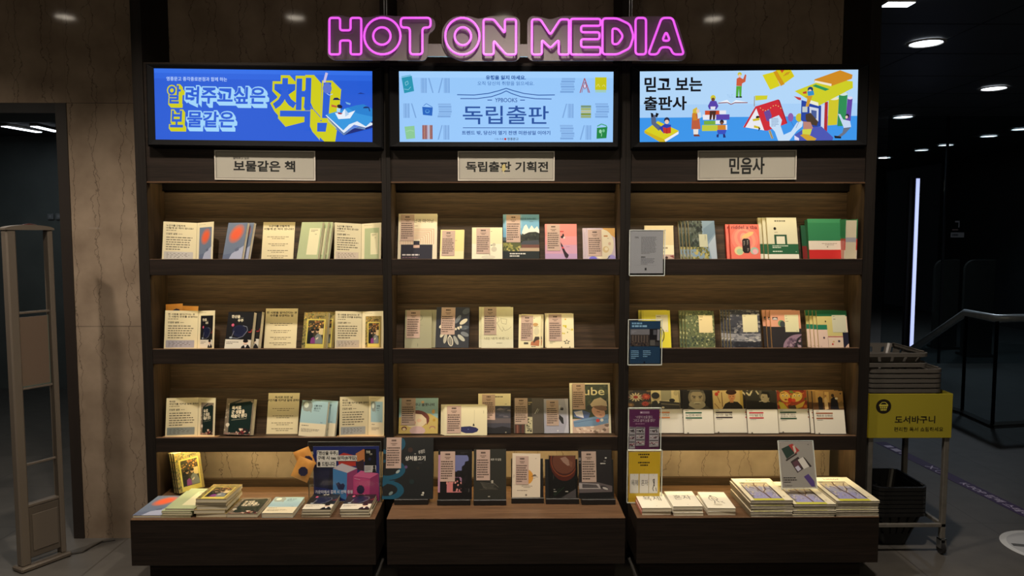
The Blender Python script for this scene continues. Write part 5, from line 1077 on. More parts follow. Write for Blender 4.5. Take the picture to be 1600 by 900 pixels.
stand_book('pale paperback with a big cream disc and violet glows, topmost shelf', (918, 962, 356.5), 0, 0.010, c_pale, (196, 182, 160), note=(0.03, 0.05, 0.52, 0.86), copies=((-3, 'pale disc paperback just behind the front copy'), (-6, 'hindmost pale disc paperback of the three')), group='pale disc paperbacks')
stand_book('sage grey paperback with tiny lettering, standing beside the navy petal book', (632, 674, 484.5), 1, 0.014, c_sage, (150, 148, 122), note=(0.06, 0.01, 0.56, 0.74), copies=((7, 'second sage grey paperback, showing as an edge behind the first'),), group='sage grey paperbacks')
stand_book('navy hardback with pale petals fanning over the cover, middle shelf', (680, 732, 480), 1, 0.016, c_petals, (26, 32, 46), yaw=5, note=(0.15, 0.01, 0.57, 0.68), hard=True)
stand_book('large cream paperback with a pencil sketch and one line of title, middle shelf', (752, 802, 480), 1, 0.014, c_sketch, (222, 214, 182), note=(0.08, 0.0, 0.47, 0.68), copies=((-4, 'second sketch-cover paperback, showing its spine beside the first'),), group='sketch-cover paperbacks', wrap=True)
stand_book('small cream paperback with brown travel drawings, middle shelf', (810, 845, 491.5), 1, 0.012, c_trip, (224, 214, 176), note=(0.10, 0.03, 0.64, 0.78), yaw=5, copies=((4, 'second travel-drawing paperback, just behind the first'),), group='travel-drawing paperbacks')
stand_book('cream paperback with a star flower and yellow leaves, middle shelf', (854, 897, 490), 1, 0.012, c_star, (226, 216, 182), note=(0.09, 0.02, 0.56, 0.80), copies=((-2, 'second star-flower paperback, behind the first'),), group='star-flower paperbacks')
stand_book('square picture book with a brown-haired child, lowest shelf', (622.7, 684, 622), 2, 0.012, c_girl, (204, 176, 104), (150, 46, 44), hard=True, note=(0.06, 0.0, 0.42, 0.76), wrap=True)
stand_book('sky and dark mountain paperback standing half behind the whale book', (747, 798, 615), 2, 0.012, c_mount, (62, 62, 74), note=(0.12, 0.02, 0.52, 0.66), Yf=rest_y(2) - 0.016)
stand_book('wide cream book with a dark blue whale, lowest shelf', (694, 761, 633), 2, 0.007, c_whale, (214, 206, 174), note=(0.06, 0.02, 0.39, 0.93), Yf=rest_y(2) - 0.040, copies=((-3, 'second wide whale book, showing its edge behind the first'), (-6, 'hindmost wide whale book of the three')), group='wide whale books')
stand_book('brown grey wrapped paperback with woodcut-like strips, lowest shelf', (803, 850, 622), 2, 0.012, c_darkgrey, (84, 76, 70), note=(0.03, 0.0, 0.46, 0.74), wrap=True)
stand_book('lavender grey wrapped paperback with a small black figure, lowest shelf', (850.5, 889, 623), 2, 0.012, c_lavender, (164, 162, 182), note=(0.10, 0.04, 0.60, 0.78), wrap=True, yaw=-2)
stand_book('tall magazine showing a resting person in a cream cap, lowest shelf', (891, 955, 598.5), 2, 0.006, c_mag, (222, 216, 190), note=(0.07, 0.01, 0.38, 0.53), cat='magazine', name='magazine')

# ------------------------------------------------------------------ unit with the cartoon screen
stand_book('cream jacketed paperback half hidden by the white notice, topmost shelf', (1008, 1053.5, 352.5), 0, 0.016, c_memo, (206, 190, 150), yaw=3)
stand_book('paperback with a leafy tree against blue sky, topmost shelf', (1080, 1121, 345), 0, 0.010, c_trees, (96, 106, 100), (196, 180, 140), yaw=-6, copies=((-4, 'tree-cover paperback just behind the front copy'), (-9, 'third tree-cover paperback from the front'), (-13, 'hindmost tree-cover paperback of the row')), group='tree-cover paperbacks')
stand_book('coral red paperback with petals and a black label, topmost shelf', (1143, 1189, 350.5), 0, 0.014, c_rose, (212, 106, 92), (196, 60, 50), copies=((-5, 'second coral red paperback, behind the first'),), group='coral red paperbacks')
stand_book('off-white paperback with a dark green arch and green band, topmost shelf', (1202, 1249, 340), 0, 0.013, c_gate, (200, 196, 170), (190, 176, 130), copies=((-5, 'second green-arch paperback, just behind the first'), (-10, 'hindmost green-arch paperback, its spine showing')), group='green-arch paperbacks')
stand_book('thick green, white and red banded hardback, front cover outward', (1265, 1318, 342), 0, 0.034, c_tricolour, (48, 116, 78), (52, 110, 76), hard=True, lean=12)
stand_book('dark green and red banded book, its edge showing behind the thick banded hardback', (1255, 1300, 352), 0, 0.014, lambda A: (A.rect(0, 0, 1, .6, (30, 76, 52)), A.rect(0, .6, 1, 1, (110, 34, 34))), (30, 76, 52), (30, 70, 50), Yf=rest_y(0) - 0.017)
def spine_book():                             # stands with its page side to the viewer
    zs = ZSH[0] + 0.0005; Y = YS + 0.03; X = at(1319, 402, Y).x
    w, h, tk = 0.105, 0.185, 0.052
    M = T(X, Y + 0.028, zs) @ RZ(-56) @ RX(0)
    t = thing('book', 'green, white and red banded book turned to show its page edges', 'book', T(X, Y, zs) @ RZ(0) , None)
    d = 0.085
    for x0, x1 in ((0, 0.003), (tk - 0.003, tk)):
        mb = MB()
        mb.box((x0, 0, 0), (x1, d, h), flat((48, 116, 78), 'gloss'))
        for z0, z1, c in ((0, 0.05, (206, 196, 184)), (0.05, 0.10, (184, 44, 44))):
            mb.box((x0 - 0.0002, -0.0002, z0), (x1 + 0.0002, d, z1), flat(c, 'gloss'))
        mb.build('cover', t)
    mb = MB(); mb.box((0.0032, 0.004, 0.003), (tk - 0.0032, d - 0.003, h - 0.005), M_PAGES, None)
    mb.box((0.0034, 0.0037, 0.085), (tk - 0.0034, 0.0041, 0.105), flat((150, 150, 158))); mb.build('pages', t)
    mb = MB(); mb.box((0, d, 0), (tk, d + 0.003, h), flat((40, 100, 66), 'gloss')); mb.build('spine', t)
    t.matrix_world = T(X, Y, zs) @ RZ(-8)
spine_book()
stand_book('yellow paperback with a cream title panel, behind the blue notice', (1004, 1049, 485), 1, 0.012, c_yellow, (208, 198, 56), (190, 180, 40), copies=((-4, 'second yellow paperback, its edge beside the first, behind the blue notice'),), group='yellow paperbacks', hard=True)
def five(label, px, art, cov, sp, n, step, base, t=0.011, row=1):
    L = ['second', 'third', 'hindmost']
    stand_book(label, px, row, t, art, cov, sp, hard=False, copies=tuple((-step * (k + 1), '%s, %s in its leaning row on the middle shelf' % (base, L[k] if k < n - 1 else L[2])) for k in range(n)), group=base + 's')
five('grass-green patterned paperback with a cream title panel, middle shelf', (1073, 1118, 486), c_grass, (92, 100, 70), (150, 146, 96), 2, 4, 'grass-patterned paperback')
five('dark stormy sea paperback with a cream title panel, middle shelf', (1143, 1190, 485), c_sea, (58, 60, 70), (176, 160, 110), 3, 4, 'stormy sea paperback', 0.009)
five('peach and black paperback with a big moon, middle shelf', (1207, 1254, 485), c_moon, (46, 44, 48), (196, 150, 96), 2, 5, 'moon-cover paperback')
five('green, cream and pink patchwork paperback, middle shelf', (1280, 1327, 485.5), c_patch, (206, 186, 170), (176, 160, 110), 3, 4.5, 'patchwork-cover paperback', 0.009)
CL_ = ((('white paperback with a flower painting, half hidden by the purple notice'), (973, 1019, 610), p_flowers, (196, 110, 60), '', None),
       ('white paperback with a black and white boy at a table and orange bars', (1019.5, 1065, 610), p_boy, (206, 130, 80), '데미안 그리고', None),
       ('white paperback with a bearded man on black and green bars', (1069, 1116, 610), p_beard, (50, 92, 74), '노인과 바다', None),
       ('white paperback with a dark-haired figure on ochre and black bars', (1116.6, 1164, 610), p_figure, (44, 36, 44), '인간 실격', None),
       ('white paperback with a black and white smoking man and red bars', (1169, 1217, 610.5), p_smoker, (176, 50, 62), '이방인', None),
       ('white paperback with colourful painted masks and green bars', (1217.6, 1264, 610), p_masks, (46, 76, 60), '참을 수 없는', '존재의 가벼움'),
       ('white paperback with a brown salon scene and rust bars', (1274, 1322, 611), p_salon, (150, 92, 66), '체호프 단편선', None))
for lb, px, pic, bar, ttl, t2 in CL_:
    cp = ()
    if 'smoking' in lb: cp = ((-5, 'second smoking-man paperback, its dark red edge behind the first'),)
    if 'salon' in lb: cp = ((-5, 'second salon-scene paperback, just behind the first'), (-10, 'hindmost salon-scene paperback of the three'))
    if 'bearded' in lb: cp = ((-4, 'second bearded-man paperback, its dark edge behind the first'),)
    stand_book(lb, px, 2, 0.011, classic(pic, bar, ttl, t2), (212, 208, 198), (60, 50, 46) if cp else None, copies=cp, group='white classics on the lowest shelf', lean=15)
# ------------------------------------------------------------------ plinth of black book stands
def book_stand(px, ys, label):
    """px: left and right columns of the stand's front foot; ys: bottom and top rows of that foot."""
    p0, p1 = atz(px[0], ys[0], ZT), atz(px[1], ys[0], ZT)
    w = p1.x - p0.x; y = (p0.y + p1.y) / 2
    t = thing('book_stand', label, 'book stand', ((p0.x + p1.x) / 2, y, ZT + 0.0003), 'black book stands on the middle plinth')
    K = flat((26, 26, 27), 'plastic'); h = 0.024
    mb = MB(); mb.box((-w / 2, 0, 0), (w / 2, 0.012, h), K, bev=0.0015); mb.box((-w / 2, 0.012, 0), (w / 2, 0.058, 0.012), K, bev=0.001); mb.build('foot', t)
    mb = MB(); M = T(0, 0.047, 0.012) @ RX(-14); mb.box((-w / 2, 0, -0.004), (w / 2, 0.0035, 0.165), K, M, bev=0.001)
    mb.build('back_plate', t)
    mb = MB(); mb.prism([(-0.02, 0), (0.02, 0), (0.012, 0.12), (-0.012, 0.12)], 0, 0.003, K, T(0, 0.050, 0.012) @ RX(-30) @ T(0, 0.02, 0)); mb.build('strut', t)
    return y
def pb(label, short, *a, **k):
    y = book_stand(*k.pop('stand'), label='black plastic book stand under ' + short)
    px, art, cover, t = a
    return stand_book(label, px, None, t, art, cover, None, k.get('yaw', 0), 14, k.get('hard', False), k.get('note'), k.get('wrap', False), Yf=y + 0.0445 - t / math.cos(R(14)), zs=ZT + 0.0128, roll=k.get('roll', 0))
def c_fish(A):
    A.rect(0, 0, 1, 1, (30, 32, 34)); B = (30, 78, 102)
    for cx, cy, rx, ry in ((0.12, 0.10, 0.32, 0.17), (0.12, 0.52, 0.33, 0.17), (0.10, 0.86, 0.33, 0.16)):
        A.ell(cx, cy, rx, ry, B); A.ell(cx - 0.03, cy - 0.01, rx - 0.10, ry - 0.06, (30, 32, 34))
    A.poly([(0.0, 0.66), (0.16, 0.70), (0.28, 0.69), (0.14, 0.73), (0.0, 0.80)], B)
    A.ell(0.30, 0.555, 0.045, 0.022, (150, 160, 160), rot=-30); A.ell(0.17, 0.905, 0.045, 0.024, (110, 124, 124), rot=-30)
    A.text('상처물고기', 0.44, 0.30, 0.84, 0.375, (226, 222, 214), 0.016); A.text('주정민', 0.70, 0.20, 0.83, 0.26, (190, 186, 180), 0.02, rot=-14); A.rows(0.62, 0.25, 0.69, 0.28, 1, (170, 166, 160)); A.rows(0.70, 0.40, 0.86, 0.425, 1, (70, 70, 74))
    A.ell(0.54, 0.20, 0.05, 0.04, (60, 44, 40)); A.ell(0.46, 0.48, 0.03, 0.025, (92, 72, 110)); A.ell(0.70, 0.5, 0.03, 0.025, (44, 40, 38)); A.ell(0.58, 0.72, 0.05, 0.04, (32, 44, 46))
    A.ell(0.81, 0.90, 0.02, 0.016, (206, 202, 190)); A.rows(0.77, 0.92, 0.86, 0.945, 1, (206, 202, 190), 1, 0.8)
def c_night(A):
    A.rect(0, 0, 1, 1, (22, 20, 22)); A.poly([(0, 0.10), (0.86, 0.11), (0.90, 0.16), (0.90, 0.6), (0.75, 0.86), (0, 0.86)], (104, 110, 156)); A.rect(0, 0.45, 0.75, 0.86, (150, 112, 140)); A.rect(0, 0.66, 0.7, 0.86, (190, 120, 124)); A.rect(0, 0.10, 0.06, 0.85, (170, 130, 160))
    A.poly([(0.70, 0.34), (0.78, 0.30), (0.80, 0.24), (1, 0.2), (1, 0.95), (0.70, 0.95)], (22, 20, 22)); A.blobs(0.44, 0.42, 0.86, 0.84, 60, [(24, 22, 24), (30, 26, 30), (20, 18, 20)], 0.04, 0.09, 0.8, 40); A.rect(0.06, 0.62, 0.26, 0.9, (22, 20, 22)); A.rect(0.36, 0.62, 0.44, 0.86, (196, 120, 116)); A.blobs(0.24, 0.62, 0.7, 0.85, 12, [(190, 116, 116), (206, 140, 130)], 0.02, 0.04, 0.9, 41); A.rect(0, 0.86, 1, 1, (20, 18, 20)); A.rows(0.66, 0.04, 0.9, 0.08, 2, (70, 66, 70)); A.rows(0.90, 0.78, 0.93, 0.86, 4, (120, 116, 116))
def c_pond(A):
    A.rect(0, 0, 1, 1, (46, 46, 42)); A.text('제주 국 답청', 0.52, 0.185, 0.84, 0.23, (200, 196, 184), 0.01); L = (110, 106, 96)
    for k in range(5): A.line([(0.20 + .02 * k, 0.66 + .02 * k), (0.40, 0.68 + .03 * k), (0.66 - .02 * k, 0.70 + .025 * k)], 0.008, L)
    A.line([(0.5, 0.64), (0.62, 0.68), (0.76, 0.76)], 0.012, L); A.rect(0.54, 0.62, 0.60, 0.68, (170, 164, 150)); A.line([(0.18, 0.80), (0.74, 0.80)], 0.012, (84, 80, 72)); A.line([(0.28, 0.77), (0.70, 0.78)], 0.008, L); A.rows(0.44, 0.93, 0.56, 0.955, 1, (170, 164, 150), 1, 0.8)
def c_orange(A):
    A.rect(0, 0, 1, 1, (214, 200, 180)); A.ell(0.50, 0.53, 0.25, 0.17, (206, 146, 62), a0=-90, a1=90); A.poly([(0.70, 0.51), (0.76, 0.48), (0.82, 0.47), (0.88, 0.51)], (90, 82, 76)); A.line([(0.68, 0.52), (0.92, 0.53)], 0.012, (90, 82, 76)); A.rows(0.74, 0.55, 0.9, 0.57, 1, (120, 110, 100)); A.rows(0.82, 0.10, 0.9, 0.13, 1, (130, 120, 110)); A.rows(0.28, 0.72, 0.78, 0.78, 2, (120, 108, 98), 0.9, 0.4, True); A.rows(0.18, 0.82, 0.85, 0.85, 1, (120, 108, 98)); A.ell(0.5, 0.935, 0.035, 0.022, (120, 108, 98)); A.rows(0.04, 0.48, 0.09, 0.56, 3, (120, 108, 98))
def c_copper(A):
    A.rect(0, 0, 1, 1, (24, 22, 22)); A.ell(0.58, 0.10, 0.56, 0.50, (78, 34, 28)); A.ell(0.58, 0.10, 0.52, 0.40, (128, 66, 40)); A.ell(0.58, 0.10, 0.49, 0.375, (70, 36, 32)); A.ell(0.58, 0.14, 0.45, 0.29, (104, 60, 46)); A.poly([(0.42, 0.06), (0.62, 0.02), (0.78, 0.12), (0.84, 0.22), (0.70, 0.24), (0.54, 0.16)], (150, 116, 102)); A.poly([(0.74, 0.1), (0.9, 0.16), (0.86, 0.28), (0.78, 0.25)], (120, 76, 60))
    A.poly([(0.42, 1), (0.9, 0.82), (1, 0.78), (1, 1)], (76, 70, 72)); A.line([(0.2, 0.94), (0.56, 0.74)], 0.008, (60, 90, 60)); A.line([(0.16, 0.92), (0.4, 0.76)], 0.006, (60, 90, 60)); A.rows(0.16, 0.78, 0.28, 0.81, 1, (190, 184, 176)); A.rows(0.16, 0.83, 0.40, 0.86, 1, (190, 184, 176)); A.rows(0.60, 0.83, 0.82, 0.86, 1, (190, 184, 176), 1, 0.7); A.rows(0.155, 0.45, 0.175, 0.58, 5, (120, 114, 108))
def c_desk(A):
    A.rect(0, 0, 1, 1, (40, 36, 38)); A.poly([(0, 0.66), (0.55, 0.66), (1, 0.74), (1, 0.88), (0, 0.88)], (96, 86, 88)); A.poly([(0, 0.68), (0.60, 0.70), (0.66, 0.80), (0, 0.80)], (170, 160, 160)); A.poly([(0.10, 0.695), (0.52, 0.71), (0.60, 0.78), (0.10, 0.78)], (60, 54, 58))
    for k in range(5): A.line([(0.1, 0.70 + 0.018 * k), (0.54 + .012 * k, 0.712 + 0.016 * k)], 0.005, (150, 140, 140))
    A.ell(0.76, 0.775, 0.12, 0.04, (60, 54, 56), rot=12); A.ell(0.79, 0.79, 0.085, 0.022, (190, 182, 180), rot=12); A.poly([(0, 0.88), (1, 0.86), (1, 1), (0, 1)], (28, 26, 28)); A.rows(0.80, 0.15, 0.9, 0.18, 1, (220, 216, 210), 1, 0.8); A.rows(0.76, 0.22, 0.9, 0.24, 1, (190, 184, 180)); A.rows(0.66, 0.265, 0.92, 0.295, 1, (206, 200, 196), 1, 0.7); A.rect(0, 0.16, 0.07, 0.22, (120, 112, 114)); A.rect(0, 0.25, 0.07, 0.28, (90, 84, 86))
pb('large black hardback with teal fish-scale arcs and white title, on a stand', 'the large black fish-scale hardback', (597, 676, 684), c_fish, (30, 32, 34), 0.024, stand=((616, 669), (789, 781)), note=(0.06, -0.004, 0.36, 0.50), hard=True, yaw=0)
pb('black paperback with dark trees before a pink and violet sky, on a stand', 'the night tree paperback', (684, 737, 703), c_night, (22, 20, 22), 0.016, stand=((683, 735), (790, 781)), note=(0.06, 0.03, 0.50, 0.64), hard=True)
pb('dark grey paperback with a fine pale pond drawing, on a stand', 'the pond drawing paperback', (740, 791, 702), c_pond, (46, 46, 42), 0.016, stand=((740, 791), (790, 781)), note=(0.08, 0.01, 0.50, 0.62))
pb('ivory paperback with an orange half disc, tilted on a stand', 'the ivory orange half-disc paperback', (800, 844, 708.5), c_orange, (214, 200, 180), 0.018, stand=((799, 850), (787, 778)), note=(0.12, 0.06, 0.58, 0.70), roll=0.8)
pb('dark paperback with a copper cup seen from above, on a stand', 'the copper cup paperback', (858.5, 900, 712), c_copper, (24, 22, 22), 0.013, stand=((853, 905), (788, 780)), wrap=True)
pb('dark grey paperback showing a keyboard and mouse, on a stand', 'the keyboard paperback', (905, 957, 703), c_desk, (40, 36, 38), 0.014, stand=((909, 962), (789, 781)), note=(0.09, 0.03, 0.53, 0.66), wrap=True)

# ------------------------------------------------------------------ flat stacks
ORD = {1: ['the only one'], 2: ['upper', 'lower'], 3: ['top', 'middle', 'bottom']}
def ordinal(k, n):
    if n in ORD: return ORD[n][k]
    return 'top' if k == 0 else 'bottom' if k == n - 1 else ['', 'second', 'third', 'fourth', 'fifth', 'sixth', 'seventh', 'eighth'][k] + ' from the top'
def stack(base, where, px, ys, n, art, cover, spine=None, group=None, cat='book', name='book', seed=1, jit=0.004, single=None, yaw=0.0, hard=False, top=None, paint=None):
    """px: front columns; ys: front bottom row, front top row, back top row of the pile in the photograph."""
    a, b = atz(px[0], ys[0], ZT), atz(px[1], ys[0], ZT)
    Y = max(YB + 0.002, (a.y + b.y) / 2)
    xl, xr = at(px[0], ys[0], Y).x, at(px[1], ys[0], Y).x
    w = (xr - xl) / math.cos(R(yaw))
    H = at(px[0], ys[1], Y).z - ZT; t = H / n
    h = solve(lambda h_: ys[2] - proj((xl, Y + h_, ZT + H))[1], 0.03, YL - Y - 0.004)
    rd = random.Random(seed); root = None
    for k in range(n):
        dx, dy, dr = (rd.uniform(-jit, jit), rd.uniform(0, jit), rd.uniform(-0.8, 0.8)) if k else (0, 0.001, 0)
        if top and k == 0: dx, dy, dr = top
        M = T(xl + dx, Y + dy, ZT + 0.0003 + (n - k) * t) @ RZ(yaw + dr) @ RX(-90)
        lb = single if n == 1 and single else '%s, %s in the stack %s' % (base, ordinal(k, n), where)
        if root is None:
            root = thing(name, lb, cat, M, group if n > 1 else None)
            book_meshes(root, w, h, t * 0.985, art, cover, spine or cover, hard)
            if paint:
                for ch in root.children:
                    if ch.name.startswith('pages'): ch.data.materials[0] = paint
        else: dup(root, M, lb)
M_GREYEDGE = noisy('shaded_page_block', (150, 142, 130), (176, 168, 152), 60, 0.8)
stack('', '', (207, 251.5), (809, 805.5, 775), 1, c_bluered, (104, 116, 138), single='flat blue paperback with a red spot, at the plinth end by the pillar', yaw=0)
stack('pale green paperback', 'beside the flat red-spot book', (253, 299), (809, 795.5, 764), 4, c_green, (166, 176, 138), group='stacked green paperbacks', seed=3, top=(0.012, 0.006, -1.5))
stack('yellow couple-picture paperback', 'beside the green stack', (305, 353), (809, 780, 757), 5, c_snap, (176, 160, 120), group='stacked couple-picture paperbacks', seed=5, jit=0.006, top=(0.004, 0.002, -1))
stack('', '', (354, 402), (809, 803, 778), 1, c_army, (60, 54, 48), single='dark green paperback lying flat beside the stacked couple-picture books')
stack('', '', (409, 457.5), (809, 802, 777), 1, c_sky, (150, 180, 190), single='light blue and cream paperback lying flat beside the black planet stacks')
stack('black planet paperback', 'next to the light blue book', (472, 517), (809, 796, 767), 3, c_planet, (24, 24, 28), group='stacked black planet paperbacks', seed=7, jit=0.005)
stack('black planet paperback', 'at the end of the plinth', (531, 577), (808.5, 796, 765), 3, c_planet, (24, 24, 28), group='stacked black planet paperbacks', seed=9, jit=0.005)
def c_brush(t, wide=0.62):
    def f(A):
        A.rect(0, 0, 1, 1, (226, 222, 210)); A.text(t, 0.20, 0.26, 0.20 + wide, 0.56, (36, 34, 32), -0.004); A.rows(0.52, 0.86, 0.6, 0.9, 1, (120, 114, 104))
    return f
def c_man(A):
    A.rect(0, 0, 1, 1, (226, 222, 210)); L = (56, 54, 50)
    A.line([(0.30, 0.32), (0.42, 0.28), (0.54, 0.34), (0.58, 0.46), (0.50, 0.52), (0.56, 0.66)], 0.03, L); A.line([(0.30, 0.32), (0.26, 0.46), (0.34, 0.56)], 0.025, L); A.line([(0.36, 0.36), (0.42, 0.58), (0.36, 0.74)], 0.03, L); A.line([(0.40, 0.34), (0.50, 0.50)], 0.025, L); A.ell(0.38, 0.26, 0.05, 0.04, L); A.line([(0.62, 0.60), (0.74, 0.72)], 0.03, (110, 104, 92)); A.ell(0.45, 0.8, 0.16, 0.05, (190, 184, 170)); A.line([(0.66, 0.62), (0.72, 0.60)], 0.02, L)
stack('white brush-lettered paperback', 'nearest the yellow poster', (1003, 1049), (805, 794, 769), 2, c_brush('욕제'), (226, 222, 210), (196, 110, 100), group='stacked white brush-lettered paperbacks', seed=11, jit=0.004)
stack('white brush-lettered paperback', 'between the two other white stacks', (1052, 1098), (806, 791.5, 768), 3, c_brush('혼자', 0.6), (226, 222, 210), group='stacked white brush-lettered paperbacks', seed=13, jit=0.003)
stack('white paperback with an ink figure', 'beside the magazines', (1105, 1148), (805, 794, 769), 2, c_man, (226, 222, 210), group='stacked white ink-figure paperbacks', seed=15, jit=0.004, top=(0.003, 0.002, -2))
def c_branch(A):
    A.rect(0, 0, 1, 1, (222, 214, 190)); A.text('Littor', 0.34, 0.045, 0.74, 0.125, (70, 66, 58), 0.004); A.rect(0.10, 0.19, 0.80, 0.95, (156, 156, 178)); A.rect(0.10, 0.19, 0.80, 0.40, (176, 164, 140)); A.rect(0.10, 0.19, 0.80, 0.25, (150, 140, 120)); A.rect(0.10, 0.66, 0.80, 0.92, (142, 142, 186)); A.rect(0.08, 0.92, 0.80, 1, (186, 184, 66))
    A.blobs(0.10, 0.26, 0.80, 0.86, 90, [(190, 186, 176), (126, 126, 130), (206, 196, 160), (110, 110, 116), (150, 150, 176)], 0.008, 0.03, 1.6, 44); Bn = (92, 66, 58)
    A.line([(0.52, 0.92), (0.50, 0.72), (0.44, 0.56), (0.42, 0.34), (0.46, 0.22)], 0.035, Bn); A.line([(0.48, 0.66), (0.60, 0.52), (0.64, 0.36), (0.72, 0.26)], 0.02, Bn); A.line([(0.44, 0.56), (0.32, 0.44), (0.22, 0.40)], 0.018, Bn); A.line([(0.60, 0.52), (0.74, 0.48)], 0.014, Bn); A.line([(0.43, 0.40), (0.34, 0.30)], 0.014, Bn); A.rect(0.76, 0.36, 0.80, 0.9, (60, 52, 50)); A.rect(0.10, 0.30, 0.13, 0.92, (96, 90, 92))
    A.rows(0.14, 0.20, 0.30, 0.24, 1, (60, 58, 60), 1, 0.8); A.rows(0.84, 0.82, 0.9, 0.88, 2, (150, 144, 130))
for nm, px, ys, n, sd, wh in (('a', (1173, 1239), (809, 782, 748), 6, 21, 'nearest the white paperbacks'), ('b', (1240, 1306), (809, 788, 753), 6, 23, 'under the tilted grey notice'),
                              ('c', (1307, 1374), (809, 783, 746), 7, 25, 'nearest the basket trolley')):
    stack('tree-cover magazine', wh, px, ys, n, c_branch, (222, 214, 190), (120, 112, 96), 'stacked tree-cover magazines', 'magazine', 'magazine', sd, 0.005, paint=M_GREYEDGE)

# ------------------------------------------------------------------ couple-picture books leaning in the corner
def corner_books():
    Y = YK - 0.145; z = ZT + 0.012
    x0 = solve(lambda X: proj((X, Y, z))[0] - 280, -4, 4)
    h = 0.178; w = 0.11; t = 0.021
    M = T(x0, Y, z + 0.002) @ RZ(38) @ RX(-8) @ RY(-4)
    r = thing('book', 'front one of three couple-picture paperbacks leaning in the corner under the lowest shelf', 'book', M, 'couple-picture paperbacks in the corner')
    book_meshes(r, w, h, t, c_snap, (150, 128, 70), (66, 58, 40), wrap=True)
    for k, wd in ((1, 'middle one of three couple-picture paperbacks leaning in the corner'), (2, 'rear one of three couple-picture paperbacks leaning in the corner, by the side panel')):
        dup(r, M @ T(-0.004 * k, (t + 0.0012) * k, 0.0), wd)
corner_books()

# ------------------------------------------------------------------ orange sachets
M_FOIL = noisy('orange_foil', (206, 140, 66), (226, 164, 86), 14, 0.35)
def sachet(label, M, w, h, spot):
    t = thing('tea_sachet', label, 'sachet', M, 'orange tea sachets')
    mb = MB(); N = 14; vs, fs = [], []
    rd = random.Random(int(w * 1e6) + len(label))
    for side in (-1, 1):
        for i in range(N + 1):
            for j in range(N + 1):
                u, v = i / N, j / N; d = (math.sin(math.pi * u) * math.sin(math.pi * v)) ** 0.6
                wr = 0.0012 * math.sin(9 * u + 4 * v + 2 * side) * d
                vs.append(((u - 0.5) * w * (1 - 0.04 * d), side * (0.0006 + 0.008 * d + wr), (v - 0.5) * h * (1 - 0.03 * d)))
    o = (N + 1) ** 2
    for s_ in (0, 1):
        for i in range(N):
            for j in range(N):
                q = [s_ * o + i * (N + 1) + j, s_ * o + (i + 1) * (N + 1) + j, s_ * o + (i + 1) * (N + 1) + j + 1, s_ * o + i * (N + 1) + j + 1]
                fs.append(q if s_ == 0 else q[::-1])
    mb.add(vs, fs, M_FOIL); mb.build('pouch', t, smooth=True)
    mb = MB(); vs = []
    cx, cz, r_ = spot
    for k in range(20):
        a = 2 * math.pi * k / 20; rr = r_ * (1 + 0.06 * math.cos(8 * a)); vs.append((cx + rr * math.cos(a), -0.0108, cz + rr * math.sin(a)))
    vs += [(x, -0.007, z) for x, y, z in vs]
    mb.add(vs, [list(range(20))] + [(k, (k + 1) % 20, 20 + (k + 1) % 20, 20 + k) for k in range(20)], flat((44, 42, 66), 'gloss')); mb.build('navy_label', t)
p = at(274, 515, YS + 0.092)
sachet('orange sachet behind the planet-book leaflet, the one nearer the side panel', T(at(272, 508, YS + 0.088)) @ RX(-12) @ RY(-3), 0.075, 0.19, (0.014, 0.055, 0.017))
sachet('orange sachet behind the planet-book leaflet, beside the other', T(at(294, 511, YS + 0.108)) @ RX(-12) @ RY(2), 0.075, 0.19, (0.008, 0.055, 0.017))
YP = YS - 0.05
sachet('orange square sachet stuck to the boxes poster, the upper one', T(at(476, 716, YP - 0.012)) @ RY(-22), 0.072, 0.085, (0.012, -0.012, 0.020))
sachet('orange square sachet stuck to the boxes poster, the lower one', T(at(474, 733, YP - 0.032)) @ RY(24), 0.076, 0.098, (0.004, -0.006, 0.020))

# ------------------------------------------------------------------ acrylic poster stands
def poster_stand(label, px, Y, art, edgemat=None, *, frame=None, rot=None, tilt=0, foot=True, name='poster_stand', inner=None, zbot=None, edge=0.0025):
    """px: box of the clear plate; inner: box of the print inside it."""
    x0, y0, x1, y1 = px; c = at((x0 + x1) / 2, (y0 + y1) / 2, Y)
    w = at(x1, (y0 + y1) / 2, Y).x - at(x0, (y0 + y1) / 2, Y).x
    za, zb = at((x0 + x1) / 2, y1, Y).z, at((x0 + x1) / 2, y0, Y).z
    if zbot is not None: za = zbot
    h = zb - za
    M = T(c.x, Y, za) @ (rot or Matrix.Identity(4)) @ RX(-tilt)
    t = thing(name, label, 'poster stand', M)
    mb = MB(); mb.box((-w / 2, -0.004, 0), (w / 2, -0.0025, h), M_ACRYLIC); mb.box((-w / 2, 0.0008, 0), (w / 2, 0.0025, h), M_ACRYLIC)
    for a, b in (((-w / 2, 0), (-w / 2 + edge, h)), ((w / 2 - edge, 0), (w / 2, h)), ((-w / 2, 0), (w / 2, edge)), ((-w / 2, h - edge), (w / 2, h))):
        mb.box((a[0], -0.0044, a[1]), (b[0], 0.0027, b[1]), edgemat or M_EDGE)
    if foot: mb.box((-w / 2, -0.0044, 0), (w / 2, 0.07, 0.003), M_ACRYLIC)
    mb.build('clear_holder', t)
    ix0, iy0, ix1, iy1 = inner or (x0 + 1.5, y0 + 1.5, x1 - 1.5, y1 - 1.5)
    a0 = -w / 2 + (ix0 - x0) / (x1 - x0) * w; a1 = -w / 2 + (ix1 - x0) / (x1 - x0) * w
    b1 = zb - za - (iy0 - y0) / (y1 - y0) * h if zbot is None else zb - za - (iy0 - y0) / FPX * (Y + .1)
    b0 = h - (iy1 - y0) / (y1 - y0) * h if zbot is None else 0.004
    mb = MB(); mb.box((a0, -0.0020, b0), (a1, -0.0012, b1), flat((206, 202, 196)))
    A = Art(mb, a1 - a0, b1 - b0, 'gloss', T(a0, -0.0021, b0)); art(A); mb.build('print', t)
    return t
